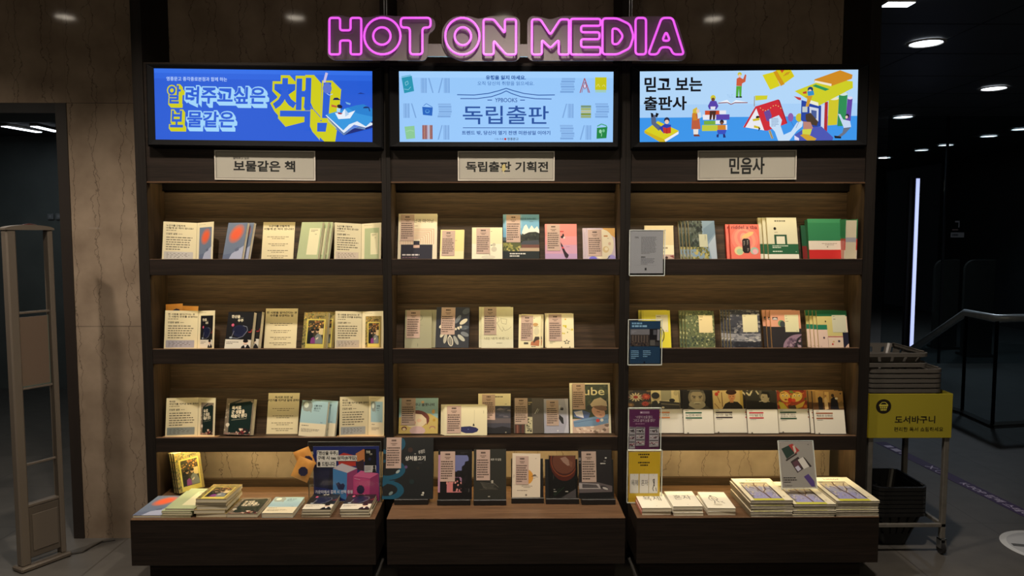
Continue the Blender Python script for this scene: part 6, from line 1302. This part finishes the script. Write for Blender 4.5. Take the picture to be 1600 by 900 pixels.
def art_boxes(A):
    A.frame(575, 115, 1235, 600); NV = (40, 50, 116); A.rect(575, 115, 1235, 600, NV)
    A.poly([(580, 250), (740, 300), (715, 490), (580, 470)], (32, 34, 66)); A.poly([(740, 300), (770, 310), (770, 500), (715, 490)], (24, 24, 48))
    A.poly([(820, 200), (880, 172), (1000, 200), (1000, 290), (830, 290)], (196, 60, 52)); A.poly([(1000, 180), (1080, 140), (1096, 150), (1096, 250), (1000, 250)], (206, 130, 80)); A.poly([(1000, 260), (1080, 230), (1080, 330), (1010, 320)], (60, 40, 50))
    A.poly([(770, 310), (860, 265), (1014, 310), (912, 350)], (206, 196, 206)); A.poly([(770, 312), (912, 350), (900, 592), (766, 540)], (70, 130, 190)); A.poly([(912, 350), (1014, 312), (1000, 560), (900, 592)], (150, 60, 110)); A.poly([(786, 420), (800, 444), (826, 430), (846, 450), (870, 440), (888, 460), (872, 500), (820, 496)], (40, 44, 80))
    A.poly([(972, 380), (1050, 330), (1228, 356), (1140, 400)], (214, 100, 150)); A.poly([(972, 382), (1140, 402), (1130, 600), (972, 580)], (190, 66, 124)); A.poly([(1140, 402), (1228, 358), (1228, 600), (1130, 600)], (150, 50, 104))
    for k in range(10): A.ell(1044 + 26 * math.cos(k * 0.63), 498 + 28 * math.sin(k * 0.63), 14, 14, (40, 34, 66), 8)
    A.ell(1044, 498, 28, 30, (40, 34, 66)); A.line([(984, 398), (1040, 410)], 3, (230, 190, 210))
    A.rect(1090, 140, 1205, 284, (26, 26, 30)); A.text('한산을', 1106, 152, 1146, 176, (226, 220, 200), 0.03); A.text('우주', 1140, 178, 1166, 194, (226, 220, 200), 0.02); A.rect(1085, 284, 1203, 345, (200, 196, 196)); A.poly([(1164, 345), (1172, 312), (1196, 312), (1203, 345)], (30, 30, 34)); A.ell(1184, 298, 12, 14, (30, 28, 30)); A.ell(1140, 228, 14, 14, (40, 44, 80)); A.rows(1090, 292, 1160, 336, 4, (120, 116, 116))
    W = (226, 222, 216); K = (24, 24, 28)
    A.rect(614, 150, 828, 195, W); A.rect(612, 195, 1012, 243, W); A.rect(610, 243, 804, 298, W)
    A.text('「한산을 우주」', 620, 156, 820, 191, K, 0.03); A.text('구매 시 tea 상자(8개입)', 620, 200, 1008, 238, K, 0.03); A.text('를 드립니다.', 618, 250, 798, 290, K, 0.03)
    A.text('카운터에서 결제 시 선택 증정', 590, 500, 964, 532, (220, 222, 232), 0.02); A.text('(소진 시까지)', 590, 542, 768, 570, (220, 222, 232), 0.02)
tp = poster_stand('clear stand with a dark blue poster of tea boxes, behind the black planet stacks', (482, 690, 596, 781), YP, art_boxes, edgemat=flat((70, 74, 74), 'gloss'), inner=(490, 697, 593, 774), zbot=ZT + 0.0005, edge=0.0015)
def art_yellow(A):
    A.frame(80, 170, 385, 580); A.rect(80, 170, 385, 580, (206, 170, 40)); A.rect(80, 510, 385, 545, (214, 180, 50)); K = (50, 40, 24)
    A.rows(160, 180, 300, 222, 2, K, 0.95, 0.55, True); A.rows(160, 246, 300, 288, 2, K, 0.95, 0.55, True); A.rows(226, 304, 238, 330, 2, (150, 120, 40))
    for x, tx in ((94, '욕제'), (190, '혼자'), (280, '')):
        A.rect(x, 348, x + 84, 506, (222, 216, 210)); A.rect(x - 4, 348, x, 506, (120, 60, 50) if x < 100 else (170, 164, 156))
        if tx: A.text(tx, x + 14, 396, x + 80, 444, (40, 36, 34), 0.0)
        else: A.line([(316, 400), (330, 390), (330, 430), (316, 470), (326, 490)], 7, (40, 36, 34)); A.line([(318, 400), (334, 450)], 6, (40, 36, 34)); A.line([(346, 460), (352, 490)], 6, (60, 56, 52))
        A.rows(x + 40, 356, x + 52, 362, 1, (60, 56, 50))
poster_stand('clear stand with a yellow poster of three white books, on the plinth by the post', (979.5, 703, 1034.5, 777), YS - 0.075, art_yellow, inner=(982, 706, 1031, 768), zbot=ZT + 0.0005)
def art_notice(A):
    A.rect(0, 0, 1, 1, (176, 170, 166)); A.rect(0.02, 0.02, 0.98, 0.98, (150, 142, 138)); A.rect(0.05, 0.03, 0.96, 0.97, (156, 150, 146))
    A.poly([(0.06, 0.16), (0.34, 0.07), (0.52, 0.22), (0.20, 0.38)], (50, 66, 60)); A.poly([(0.28, 0.08), (0.40, 0.05), (0.60, 0.20), (0.46, 0.27)], (170, 66, 62)); A.poly([(0.40, 0.10), (0.46, 0.08), (0.50, 0.22), (0.44, 0.26)], (206, 190, 180)); A.poly([(0.16, 0.40), (0.50, 0.25), (0.52, 0.28), (0.18, 0.43)], (60, 52, 50))
    A.poly([(0.30, 0.44), (0.54, 0.33), (0.74, 0.56), (0.48, 0.68)], (64, 54, 56)); A.poly([(0.52, 0.40), (0.68, 0.34), (0.86, 0.54), (0.68, 0.60)], (206, 200, 196)); A.poly([(0.68, 0.33), (0.74, 0.36), (0.92, 0.54), (0.86, 0.56)], (56, 48, 50)); A.poly([(0.36, 0.46), (0.50, 0.40), (0.60, 0.54), (0.46, 0.62)], (96, 66, 76)); A.poly([(0.42, 0.56), (0.52, 0.52), (0.60, 0.60), (0.50, 0.65)], (190, 186, 206))
    A.poly([(0.66, 0.76), (0.80, 0.70), (0.96, 0.86), (0.96, 0.97), (0.86, 0.97)], (84, 66, 124)); A.rows(0.05, 0.76, 0.5, 0.90, 3, (50, 46, 46), 0.9, 0.5); A.text('Littor', 0.08, 0.925, 0.30, 0.965, (40, 36, 36), 0.0); A.rows(0.85, 0.05, 0.93, 0.09, 1, (70, 66, 66))
poster_stand('clear tilted holder with a grey notice of open boxes, standing on the middle magazine stack', (1222, 691, 1278, 764), YB + 0.115, art_notice, tilt=17, foot=False, zbot=at(1240, 764, YB + 0.115).z, edge=0.002, rot=RY(0))
# notices hanging from the shelf lips
def lip_notice(label, px, art, inner, z=0.0):
    return poster_stand(label, px, YS - 0.008, art, inner=inner, foot=False, name='lip_notice')
def art_white(A):
    A.rect(0, 0, 1, 1, (150, 150, 158)); A.text('TIPS', 0.13, 0.145, 0.25, 0.185, (50, 50, 56), 0.02); A.rows(0.33, 0.14, 0.82, 0.55, 15, (84, 84, 92), 0.97, 0.4); A.rows(0.33, 0.60, 0.56, 0.64, 1, (50, 50, 56), 1, 0.7); A.rows(0.33, 0.645, 0.80, 0.80, 5, (84, 84, 92), 0.9, 0.4); A.line([(0.14, 0.815), (0.80, 0.815)], 0.004, (120, 120, 126)); A.rect(0.45, 0.87, 0.50, 0.93, (36, 36, 40))
lip_notice('white text notice in a clear holder hung on the topmost shelf lip beside the post', (983, 359, 1039, 431), art_white, (984.5, 360, 1036, 427))
def art_blueposter(A):
    A.frame(105, 305, 470, 815); A.rect(105, 305, 470, 815, (36, 62, 92)); A.rows(128, 320, 362, 346, 1, (130, 170, 206), 1, 0.75, word=(0.08, 0.2)); A.rows(128, 352, 430, 380, 1, (140, 180, 214), 1, 0.75, word=(0.08, 0.2))
    A.rect(110, 398, 462, 606, (44, 40, 42)); A.rect(112, 402, 340, 468, (118, 116, 124)); A.rows(126, 420, 190, 450, 2, (150, 150, 160)); A.rect(340, 400, 436, 520, (30, 28, 32)); A.rect(384, 410, 424, 470, (84, 84, 92)); A.rect(432, 404, 460, 536, (130, 128, 136)); A.rect(112, 470, 336, 606, (70, 62, 60))
    for k in range(13): A.rect(120 + k * 17, 476, 128 + k * 17, 560, (104, 92, 86) if k % 2 else (56, 50, 50))
    A.blobs(112, 545, 336, 604, 24, [(40, 36, 40), (96, 80, 70), (58, 52, 56)], 8, 16, 1, 50); A.rect(346, 532, 406, 600, (90, 88, 86)); A.rect(406, 556, 460, 604, (60, 58, 60))
    A.rows(120, 652, 220, 760, 5, (120, 160, 196), 0.95, 0.5); A.rows(264, 652, 368, 740, 4, (120, 160, 196), 0.95, 0.5); A.rect(274, 788, 288, 808, (14, 22, 36))
lip_notice('dark blue poster in a clear holder hung on the middle shelf lip beside the post', (981, 499, 1034.5, 570.5), art_blueposter, (984, 501.5, 1031.5, 568))
def art_purple(A):
    A.frame(92, 365, 450, 850); A.rect(92, 365, 450, 850, (92, 42, 84)); A.rect(218, 388, 330, 416, (150, 120, 146)); A.rows(224, 394, 258, 410, 1, (222, 206, 216), 1, 0.8); A.text('“사랑이 눈을 떴다.', 164, 440, 372, 474, (206, 190, 200), 0.0); A.text('그리고 삶이 눈을 떴다”', 136, 480, 402, 516, (206, 190, 200), 0.0); A.rows(164, 532, 372, 546, 1, (160, 120, 150), 1, 0.7)
    for x0, x1, y0, y1 in ((94, 166, 574, 846), (172, 280, 574, 806), (330, 446, 574, 818)):
        A.poly([(x0, y0), (x1, y0 + 6), (x1 - 4, y1 - 6), (x0, y1)], (150, 148, 154))
        for k in range(3):
            yy = y0 + 10 + (y1 - y0) * k / 3.2; A.rect(x0 + 4, yy + 8, x1 - 8, yy + 56, (170, 168, 172)); A.rect(x0 + 4, yy, x1 - 8, yy + 12, (60, 54, 60)); A.blobs(x0 + 6, yy + 22, x1 - 10, yy + 56, 18, [(60, 40, 52), (130, 60, 76), (40, 34, 40)], 4, 9, 1.2, 51 + k)
lip_notice('purple poster in a clear holder hung on the lowest shelf lip beside the post', (981, 637, 1033, 703), art_purple, (983, 639.5, 1030, 702))
# ------------------------------------------------------------------ security gate
def gate():
    A, B = atz(31, 893, 0), atz(101, 867, 0)
    u = (B - A); L = u.length; an = math.degrees(math.atan2(u.y, u.x))
    t = thing('security_gate', 'beige anti-theft gate pedestal with open rungs, standing before the stone pillar', 'security gate', T(A) @ RZ(an))
    zf = lambda y: at(31, y, A.y).z
    C = flat((98, 89, 80), 'plastic'); D = flat((84, 76, 68), 'plastic'); ztop = zf(354)
    pl, pr = 0.040, 0.022; hw = 0.022
    mb = MB(); mb.box((0, -hw, 0.02), (pl, hw, ztop - 0.012), C, bev=0.006); mb.build('post', t)
    mb = MB(); mb.box((L - pr, -hw, 0.02), (L, hw, ztop - 0.012), C, bev=0.005); mb.build('post', t)
    mb = MB()
    n = 14; pts = [(-0.004, ztop - 0.014)] + [(-0.004 + (L + 0.008) * k / n, ztop - 0.006 + 0.014 * math.sin(math.pi * k / n) ** 0.6) for k in range(n + 1)] + [(L + 0.004, ztop - 0.014)]
    mb.prism(pts, -hw - 0.004, hw + 0.004, C); mb.build('top_cap', t)
    mb = MB(); mb.lathe([(0.026, 0), (0.024, 0.006), (0.004, 0.010)], flat((60, 30, 28), 'gloss'), T(L * 0.55, 0, ztop + 0.004) @ Matrix.Diagonal((1.2, 0.5, 1, 1))); mb.build('alarm_lens', t)
    for y in (491, 611, 731):
        mb = MB(); z = zf(y); mb.box((pl - 0.002, -0.006, z - 0.005), (L - pr + 0.002, 0.006, z + 0.005), C, bev=0.0015); mb.build('rung', t)
    zp = zf(797)
    mb = MB(); mb.box((pl - 0.002, -0.014, 0.045), (L - pr + 0.002, 0.014, zp), D, bev=0.004); mb.box((pl + 0.012, -0.017, 0.075), (L - pr - 0.01, -0.0138, zp - 0.035), C, bev=0.001); mb.box((pl - 0.003, -0.016, zp), (L - pr + 0.003, 0.016, zp + 0.012), C, bev=0.002); mb.build('lower_panel', t)
    mb = MB(); z0, z1 = zf(607), zf(498); mb.box((pl + 0.0002, -0.004, z0), (L - pr - 0.008, 0.004, z1), flat((104, 88, 76), 'gloss')); mb.build('notice_panel', t)
    mb = MB(); mb.box((L - pr - 0.008, -0.0045, z0 - 0.004), (L - pr - 0.005, 0.0045, z1 + 0.002), flat((84, 98, 90), 'gloss')); mb.box((pl, -0.0045, z0 - 0.004), (L - pr - 0.005, 0.0045, z0), flat((84, 98, 90), 'gloss')); mb.build('panel_edge', t)
    mb = MB(); mb.box((-0.012, -0.04, 0), (L + 0.012, 0.04, 0.022), D, bev=0.006); mb.build('foot', t)
gate()
mb = MB(); pts = [atz(x, y, 0.004) for x, y in ((106, 866), (130, 862), (148, 852), (160, 846), (180, 843))]
mb.tube(pts, 0.004, flat((40, 36, 32), 'plastic'), n=6); tag(mb.build('floor_cable'), 'dark cable on the floor running from the security gate to the pillar', 'cable')
for k, (x0, y0, x1, y1) in enumerate(((75, 334, 84, 343), (88, 333, 97, 343))):
    p0, p1 = at(x0, y1, 6.93), at(x1, y0, 6.93)
    t = thing('wall_switch', ('white wall switch in the passage, further from the stone pillar', 'white wall switch in the passage, closer to the stone pillar')[k], 'switch', (p0.x, 6.93, p0.z), 'passage wall switches')
    mb = MB(); mb.box((0, -0.006, 0), (p1.x - p0.x, 0.0, p1.z - p0.z), flat((120, 122, 126), 'plastic'), bev=0.002); mb.build('plate', t)
    mb = MB(); w, h = p1.x - p0.x, p1.z - p0.z; mb.box((w * .3, -0.010, h * .25), (w * .7, -0.0062, h * .75), flat((140, 142, 146), 'plastic'), bev=0.001); mb.build('rocker', t)

# ------------------------------------------------------------------ shopping baskets and their trolley
def rring(w, d, r, z, n=5, ew=7, ed=5):
    """Rounded rectangle as a ring of points, w wide, d deep from y = 0."""
    out = []
    cs = ((w / 2 - r, r, -90), (w / 2 - r, d - r, 0), (-w / 2 + r, d - r, 90), (-w / 2 + r, r, 180))
    for i, (cx, cy, a0) in enumerate(cs):
        for k in range(n + 1):
            a = R(a0 + 90 * k / n); out.append((cx + r * math.cos(a), cy + r * math.sin(a), z))
        nx, ny, na = cs[(i + 1) % 4]; m = ed if i % 2 == 0 else ew
        a = R(a0 + 90); p = (cx + r * math.cos(a), cy + r * math.sin(a)); a = R(na); q = (nx + r * math.cos(a), ny + r * math.sin(a))
        for k in range(1, m * 2): s = k / (m * 2); out.append((p[0] + (q[0] - p[0]) * s, p[1] + (q[1] - p[1]) * s, z))
    return out
def basket_meshes(t, w, d, h, mat, taper=0.05):
    mb = MB(); rows_ = [0.0, 0.012, 0.30, 0.36, 0.60, 0.66, 0.86, 1.0]
    rings = []
    for f in rows_:
        k = 1 - f if f > 0.001 else 1; ins = taper * (1 - f)
        ring = rring(w - 2 * ins, d - 2 * ins, 0.035, h * f); rings.append([(x, y + ins, z) for x, y, z in ring])
    n = len(rings[0]); vs = [p for r_ in rings for p in r_]; fs = [list(range(n - 1, -1, -1))]
    for i in range(len(rings) - 1):
        for j in range(n):
            if i in (2, 4) or i in (0, 1, 6) or (i in (3, 5) and j % 4 != 0):
                fs.append((i * n + j, i * n + (j + 1) % n, (i + 1) * n + (j + 1) % n, (i + 1) * n + j))
    mb.add(vs, fs, mat)
    o = mb.build('basket_body', t); md = o.modifiers.new('wall', 'SOLIDIFY'); md.thickness = 0.003
    mb = MB(); rg = [rring(w + 0.000, d, 0.035, h - 0.016), rring(w + 0.016, d + 0.016, 0.04, h - 0.016), rring(w + 0.016, d + 0.016, 0.04, h), rring(w - 0.004, d - 0.004, 0.035, h + 0.001)]
    off = (0, -0.008, -0.008, 0.002); vs = []
    for r_, o_ in zip(rg, off): vs += [(x, y + o_, z) for x, y, z in r_]
    fs = []
    for i in range(3):
        for j in range(n): fs.append((i * n + j, i * n + (j + 1) % n, (i + 1) * n + (j + 1) % n, (i + 1) * n + j))
    mb.add(vs, fs, mat); mb.build('rim', t)
    for sx in (-1, 1):
        mb = MB(); x = sx * (w / 2 - 0.006)
        mb.tube([(x, 0.02, h + 0.003), (x - sx * 0.01, 0.04, h + 0.005), (x - sx * 0.012, d / 2, h + 0.006), (x - sx * 0.01, d - 0.04, h + 0.005), (x, d - 0.02, h + 0.003)], 0.004, mat, n=6); mb.build('handle', t)
YC = 3.235
def X_(px, y, Y=YC): return at(px, y, Y).x
def Z_(y, Y=YC, x=1420): return at(x, y, Y).z
cx0, cx1 = X_(1358, 650), X_(1487, 650); CW = cx1 - cx0; CD = 0.36
t = thing('basket_trolley', 'steel basket trolley with a yellow lettered panel, beside the shelf unit', 'trolley', (cx0, YC, 0))
M_TUBE = noisy('dull_steel_tube', (120, 116, 110), (140, 136, 130), 20, 0.4, 0.6)
zt0, zt1 = Z_(684), Z_(615); zr = Z_(822)
lx0, lx1 = 0.004, X_(1482, 750) - cx0
for x in (lx0, lx1 - 0.022):
    for y in (0.004, CD - 0.026):
        mb = MB(); mb.box((x, y, 0.075), (x + 0.022, y + 0.022, zt0 + 0.01), M_TUBE, bev=0.002); mb.build('leg', t)
        c = MB(); c.tube([(x + 0.003, y + 0.011, 0.028), (x + 0.019, y + 0.011, 0.028)], 0.027, flat((30, 30, 32), 'plastic'), n=16)
        c.box((x - 0.003, y - 0.004, 0.03), (x + 0.0025, y + 0.026, 0.075), M_STEEL); c.box((x + 0.0195, y - 0.004, 0.03), (x + 0.025, y + 0.026, 0.075), M_STEEL); c.box((x - 0.003, y - 0.004, 0.068), (x + 0.025, y + 0.026, 0.0752), M_STEEL); c.build('caster', t)
mb = MB()
for a, b in (((lx0, 0.004), (lx1, 0.020)), ((lx0, CD - 0.02), (lx1, CD - 0.004)), ((lx0 + 0.003, 0.02), (lx0 + 0.019, CD - 0.02)), ((lx1 - 0.019, 0.02), (lx1 - 0.003, CD - 0.02))):
    mb.box((a[0], a[1], zr - 0.008), (b[0], b[1], zr + 0.008), M_TUBE, bev=0.0015)
mb.build('lower_frame', t)
mb = MB(); mb.box((0, 0.0, zt0 + 0.0102), (CW - 0.004, CD, zt0 + 0.018), M_TUBE); mb.box((0.0, CD - 0.006, zt0 + 0.018), (CW - 0.004, CD, zt1), M_TUBE); mb.build('tray', t)
YEL = flat((150, 139, 44), 'gloss')
mb = MB(); mb.box((-0.002, -0.004, zt0), (CW, -0.0005, zt1), YEL, bev=0.001); mb.box((-0.002, -0.0004, zt0), (-0.0005, 0.06, zt1), flat((206, 186, 40), 'gloss')); mb.box((CW - 0.0015, -0.0004, zt0), (CW, CD, zt1), YEL)  # left flange in a brighter yellow, the light on that side painted in
A = Art(mb, CW, zt1 - zt0, 'gloss', T(0, -0.0042, zt0)); A.frame(130, 470, 790, 822); K = (34, 30, 26)
A.ell(239, 570, 61, 58, K, 30); W = (188, 178, 70)
A.poly([(203, 555), (275, 555), (274, 568), (204, 568)], W); A.poly([(208, 572), (270, 572), (260, 604), (218, 604)], W); A.line([(206, 557), (226, 537), (252, 537), (272, 557)], 5, W)
for k in range(3): A.line([(224 + 15 * k, 570), (226 + 13 * k, 604)], 4, K)
A.line([(208, 586), (270, 586)], 4, K)
A.text('도서바구니', 332, 645, 654, 704, K, 0.02); A.text('편리한 독서 쇼핑하세요', 328, 734, 722, 770, K, 0.006)
mb.build('lettered_panel', t)
M_GREYB = flat((78, 74, 70), 'plastic'); M_BLACKB = flat((20, 20, 21), 'plastic')
zs0 = zt0 + 0.0185
bw = X_(1480, 590) - X_(1357, 590) - 0.02; bx = (X_(1480, 590) + X_(1357, 590)) / 2
rims = [Z_(y, YC) for y in (609, 601, 593.5, 586, 578)]; bh = rims[0] - zs0
def baskets(base, M0s, w, d, h, mat, group, names):
    root = None
    for k, M in enumerate(M0s):
        if root is None: root = thing('shopping_basket', names[k], 'basket', M, group); basket_meshes(root, w, d, h, mat)
        else:
            r = dup(root, M, names[k])
NO = ['lowest', 'second from the bottom', 'third from the bottom', 'fourth from the bottom', 'fifth from the bottom', 'sixth from the bottom', 'seventh from the bottom', 'eighth from the bottom']
baskets('grey', [T(bx, YC + 0.02, zs0 + rims[k] - rims[0]) for k in range(5)], bw, 0.31, bh, M_GREYB, 'grey shopping baskets on the trolley',
        ['grey shopping basket, %s of the nested five on the trolley' % NO[k] for k in range(5)])
bx2 = (X_(1456, 560) + X_(1347, 560)) / 2; bw2 = X_(1456, 560) - X_(1347, 560) - 0.016
rt = [Z_(569, YC), Z_(553, YC)]
baskets('top', [T(bx2 + 0.004, YC + 0.02, rt[0] - 0.12), T(bx2 + 0.004, YC + 0.02, rt[1] - 0.12)], bw2, 0.31, 0.12, M_GREYB, 'smaller grey baskets topping the pile',
        ['smaller grey basket, under the topmost one of the trolley pile', 'topmost grey basket of the trolley pile, its slotted inside showing'])
YBk = YC + 0.06; bx3 = (X_(1368, 780, YBk) + X_(1450, 780, YBk)) / 2; bw3 = X_(1450, 780, YBk) - X_(1366, 780, YBk) - 0.016
z1 = Z_(802, YBk, 1410); pit = (Z_(762, YBk, 1410) - z1) / 6
baskets('black', [T(bx3, YBk, 0.002 + pit * k) for k in range(7)], bw3, 0.27, z1, M_BLACKB, 'black shopping baskets under the trolley', ['black shopping basket under the trolley, %s of its pile' % (NO[k] if k < 6 else 'topmost') for k in range(7)])

# ------------------------------------------------------------------ stickers on the dark floor
def floor_quad(p):
    return [atz(x, y, 0.0) for x, y in p]
q = floor_quad(((1366, 691), (1610, 813), (1610, 788), (1366, 682)))
o = q[0]; ux = q[1] - q[0]; L = ux.length; an = math.degrees(math.atan2(ux.y, ux.x)); hgt = (q[3] - q[0]).length
hgt = abs((q[3] - q[0]).cross(ux.normalized()).z)
t = thing('floor_sticker', 'purple floor strip with pale lettering crossing the dark floor', 'floor sticker', T(o.x, o.y, 0.0004) @ RZ(an))
mb = MB(); mb.box((0, 0, 0), (L, hgt, 0.0008), flat((62, 38, 92)))
A = Art(mb, L, hgt, 'paper', T(0, 0, 0.0009) @ RX(-90)); A.frame(0, 0, L, hgt); WL = (206, 196, 226)
A.text('K-POP 컴백 스테이지', L * 0.60, hgt * 0.2, L * 1.0, hgt * 0.8, WL, 0.02, 0.15); A.rows(L * 0.06, hgt * 0.2, L * 0.30, hgt * 0.8, 1, WL, 1, 1.0, word=(.1, .2), gap=.08); A.ell(L * 0.46, hgt * 0.5, hgt * 0.35, hgt * 0.35, WL); A.ell(L * 0.46, hgt * 0.5, hgt * 0.28, hgt * 0.28, (62, 38, 92)); A.line([(L * 0.38, hgt * 0.2), (L * 0.42, hgt * 0.8)], hgt * 0.1, WL); A.line([(L * 0.42, hgt * 0.2), (L * 0.38, hgt * 0.8)], hgt * 0.1, WL)
mb.build('printed_strip', t)
c = atz(1642, 856, 0); rr = abs(atz(1568, 852, 0).x - c.x)
t = thing('floor_sticker', 'big round pale grey floor sticker at the edge of the dark floor', 'floor sticker', T(c.x, c.y, 0.0004))
mb = MB(); mb.lathe([(rr, 0), (rr, 0.0008)], flat((206, 210, 216)), n=48); mb.lathe([(rr * 0.86, 0.0008), (rr * 0.86, 0.0011)], flat((180, 184, 192)), n=48)
mb.build('disc', t)
mb = MB(); mb.box((-rr * 0.8, -0.02, 0.0011), (rr * 0.2, 0.012, 0.0014), flat((84, 86, 90)), RZ(-14)); mb.build('arrow_mark', t)

# ------------------------------------------------------------------ glass railing of the stairwell
P0, P1, P2, P3 = atz(1415, 622, 0), atz(1502, 647, 0), atz(1549, 668, 0), atz(1625, 664, 0)
M_RAIL = noisy('satin_rail_steel', (160, 168, 172), (180, 188, 192), 20, 0.35, 0.25)
t = thing('glass_railing', 'glass stairwell railing with a round steel handrail, beyond the trolley', 'railing', P1)
def top(p, x, y): return Vector((p.x, p.y, at(x, y, p.y).z))
T0, T1, T2, T3 = top(P0, 1412, 551), top(P1, 1505, 489), top(P2, 1553, 497), top(P3, 1625, 492)
T1.z = T2.z = T3.z = (T1.z + T2.z) / 2
mb = MB(); rl = [v - P1 for v in (T0, T1, T2, T3)]
mb.tube(rl, 0.030, M_RAIL, n=12); mb.build('handrail', t, smooth=True)
for a, b, ta, tb in ((P0, P1, T0, T1), (P1, P2, T1, T2), (P2, P3, T2, T3)):
    mb = MB(); g = Vector((0, 0.006, 0)); q = [a - P1 + Vector((0, 0, 0.03)), b - P1 + Vector((0, 0, 0.03)), tb - P1 - Vector((0, 0, 0.04)), ta - P1 - Vector((0, 0, 0.04))]
    mb.add(q + [v + g for v in q], [(0, 1, 2, 3), (7, 6, 5, 4), (0, 4, 5, 1), (1, 5, 6, 2), (2, 6, 7, 3), (3, 7, 4, 0)], M_GLASS); mb.build('glass_panel', t)
    mb = MB(); mb.tube([a - P1 + Vector((0, 0, 0.022)), b - P1 + Vector((0, 0, 0.022))], 0.02, flat((84, 88, 90), 'plastic'), n=4); mb.build('base_shoe', t)
for p, tp in ((P1, T1), (P2, T2)):
    mb = MB(); v = p - P1; mb.box((v.x - 0.012, v.y - 0.014, 0), (v.x + 0.012, v.y - 0.004, tp.z - 0.02), flat((22, 22, 24), 'metal')); mb.build('post', t)

# ------------------------------------------------------------------ far end of the dark hall
def bar(label, a, b, Y, wpx):
    p, q = at(*a, Y), at(*b, Y); x = (p.x + q.x) / 2; w = wpx / FPX * Y
    t = thing('light_bar', label, 'light', (x, Y, q.z))
    mb = MB(); mb.box((-w * 0.7, 0.004, -0.01), (w * 0.7, 0.05, p.z - q.z + 0.01), flat((20, 22, 44), 'plastic')); mb.build('housing', t)
    mb = MB(); mb.box((-w / 2, -0.012, 0), (w / 2, 0.0038, p.z - q.z), glow('blue_white_tube', (0.50, 0.58, 1.0), 1.0)); mb.build('tube', t)
    mb = MB(); mb.box((-w * 0.7 - 0.03, 0.05, -q.z + 0.0), (w * 0.7 + 0.03, 0.10, p.z - q.z + 0.04), flat((16, 16, 18), 'plastic')); mb.build('column', t)
bar('tall thin blue-white light bar glowing deep in the dark hall', (1434, 279), (1424, 541), 7.8, 4.6)
gx0, gx1 = at(1385, 300, 8.2).x, 7.88; gm = at(1478, 300, 8.2).x
mb = MB(); mb.box((gx0, 8.2, 0.0), (gm - 0.012, 8.212, ZC), M_GLASS); mb.box((gm + 0.012, 8.2, 0), (gx1, 8.212, ZC), M_GLASS); structure('window_1', mb)
mb = MB(); mb.box((gm - 0.011, 8.195, 0), (gm + 0.011, 8.217, ZC), flat((60, 62, 66), 'metal')); structure('trim_2', mb)
for k, (x0, x1, yt, Y, lb) in enumerate(((1462, 1500, 406, 9.3, 'dark round-cornered partition board behind the glass, the rear one'), (1509, 1556, 406, 8.7, 'dark round-cornered partition board behind the glass, the front one'))):
    p, q = at(x0, yt, Y), at(x1, yt, Y); w, h = q.x - p.x, p.z
    t = thing('partition_board', lb, 'partition', (p.x, Y, 0), 'partition boards of the dark hall')
    rr = 0.12; pts = [(0, 0), (w, 0), (w, h)] + [(rr - rr * math.sin(R(a)), h - rr + rr * math.cos(R(a))) for a in range(0, 91, 15)]
    mb = MB(); mb.prism(pts, 0, 0.04, noisy('dark_felt_%d' % k, (44, 42, 38), (54, 52, 46), 8, 0.9)); mb.build('panel', t)
    mb = MB(); mb.box((0.02, -0.12, 0), (w - 0.02, 0.16, 0.03), flat((30, 30, 30), 'plastic')); mb.build('foot', t)
p, q = at(1486, 371, 8.19), at(1508, 345, 8.19)
t = thing('glass_sticker', 'small pale logo sticker with a label on the dark glass', 'sticker', (p.x, 8.193, p.z))
mb = MB(); w, h = q.x - p.x, q.z - p.z; mb.box((0, 0.004, 0), (w, 0.0055, h * 0.3), flat((110, 112, 116)))
A = Art(mb, w, h, 'paper', T(0, 0.0038, 0)); A.text('ㄱ', 0.28, 0.0, 0.62, 0.40, (120, 120, 126), 0.03); A.rows(0.1, 0.48, 0.9, 0.6, 1, (110, 90, 90), 1, 0.7); A.rows(0.1, 0.76, 0.9, 0.94, 1, (40, 40, 44), 1, 0.7); mb.build('print', t)
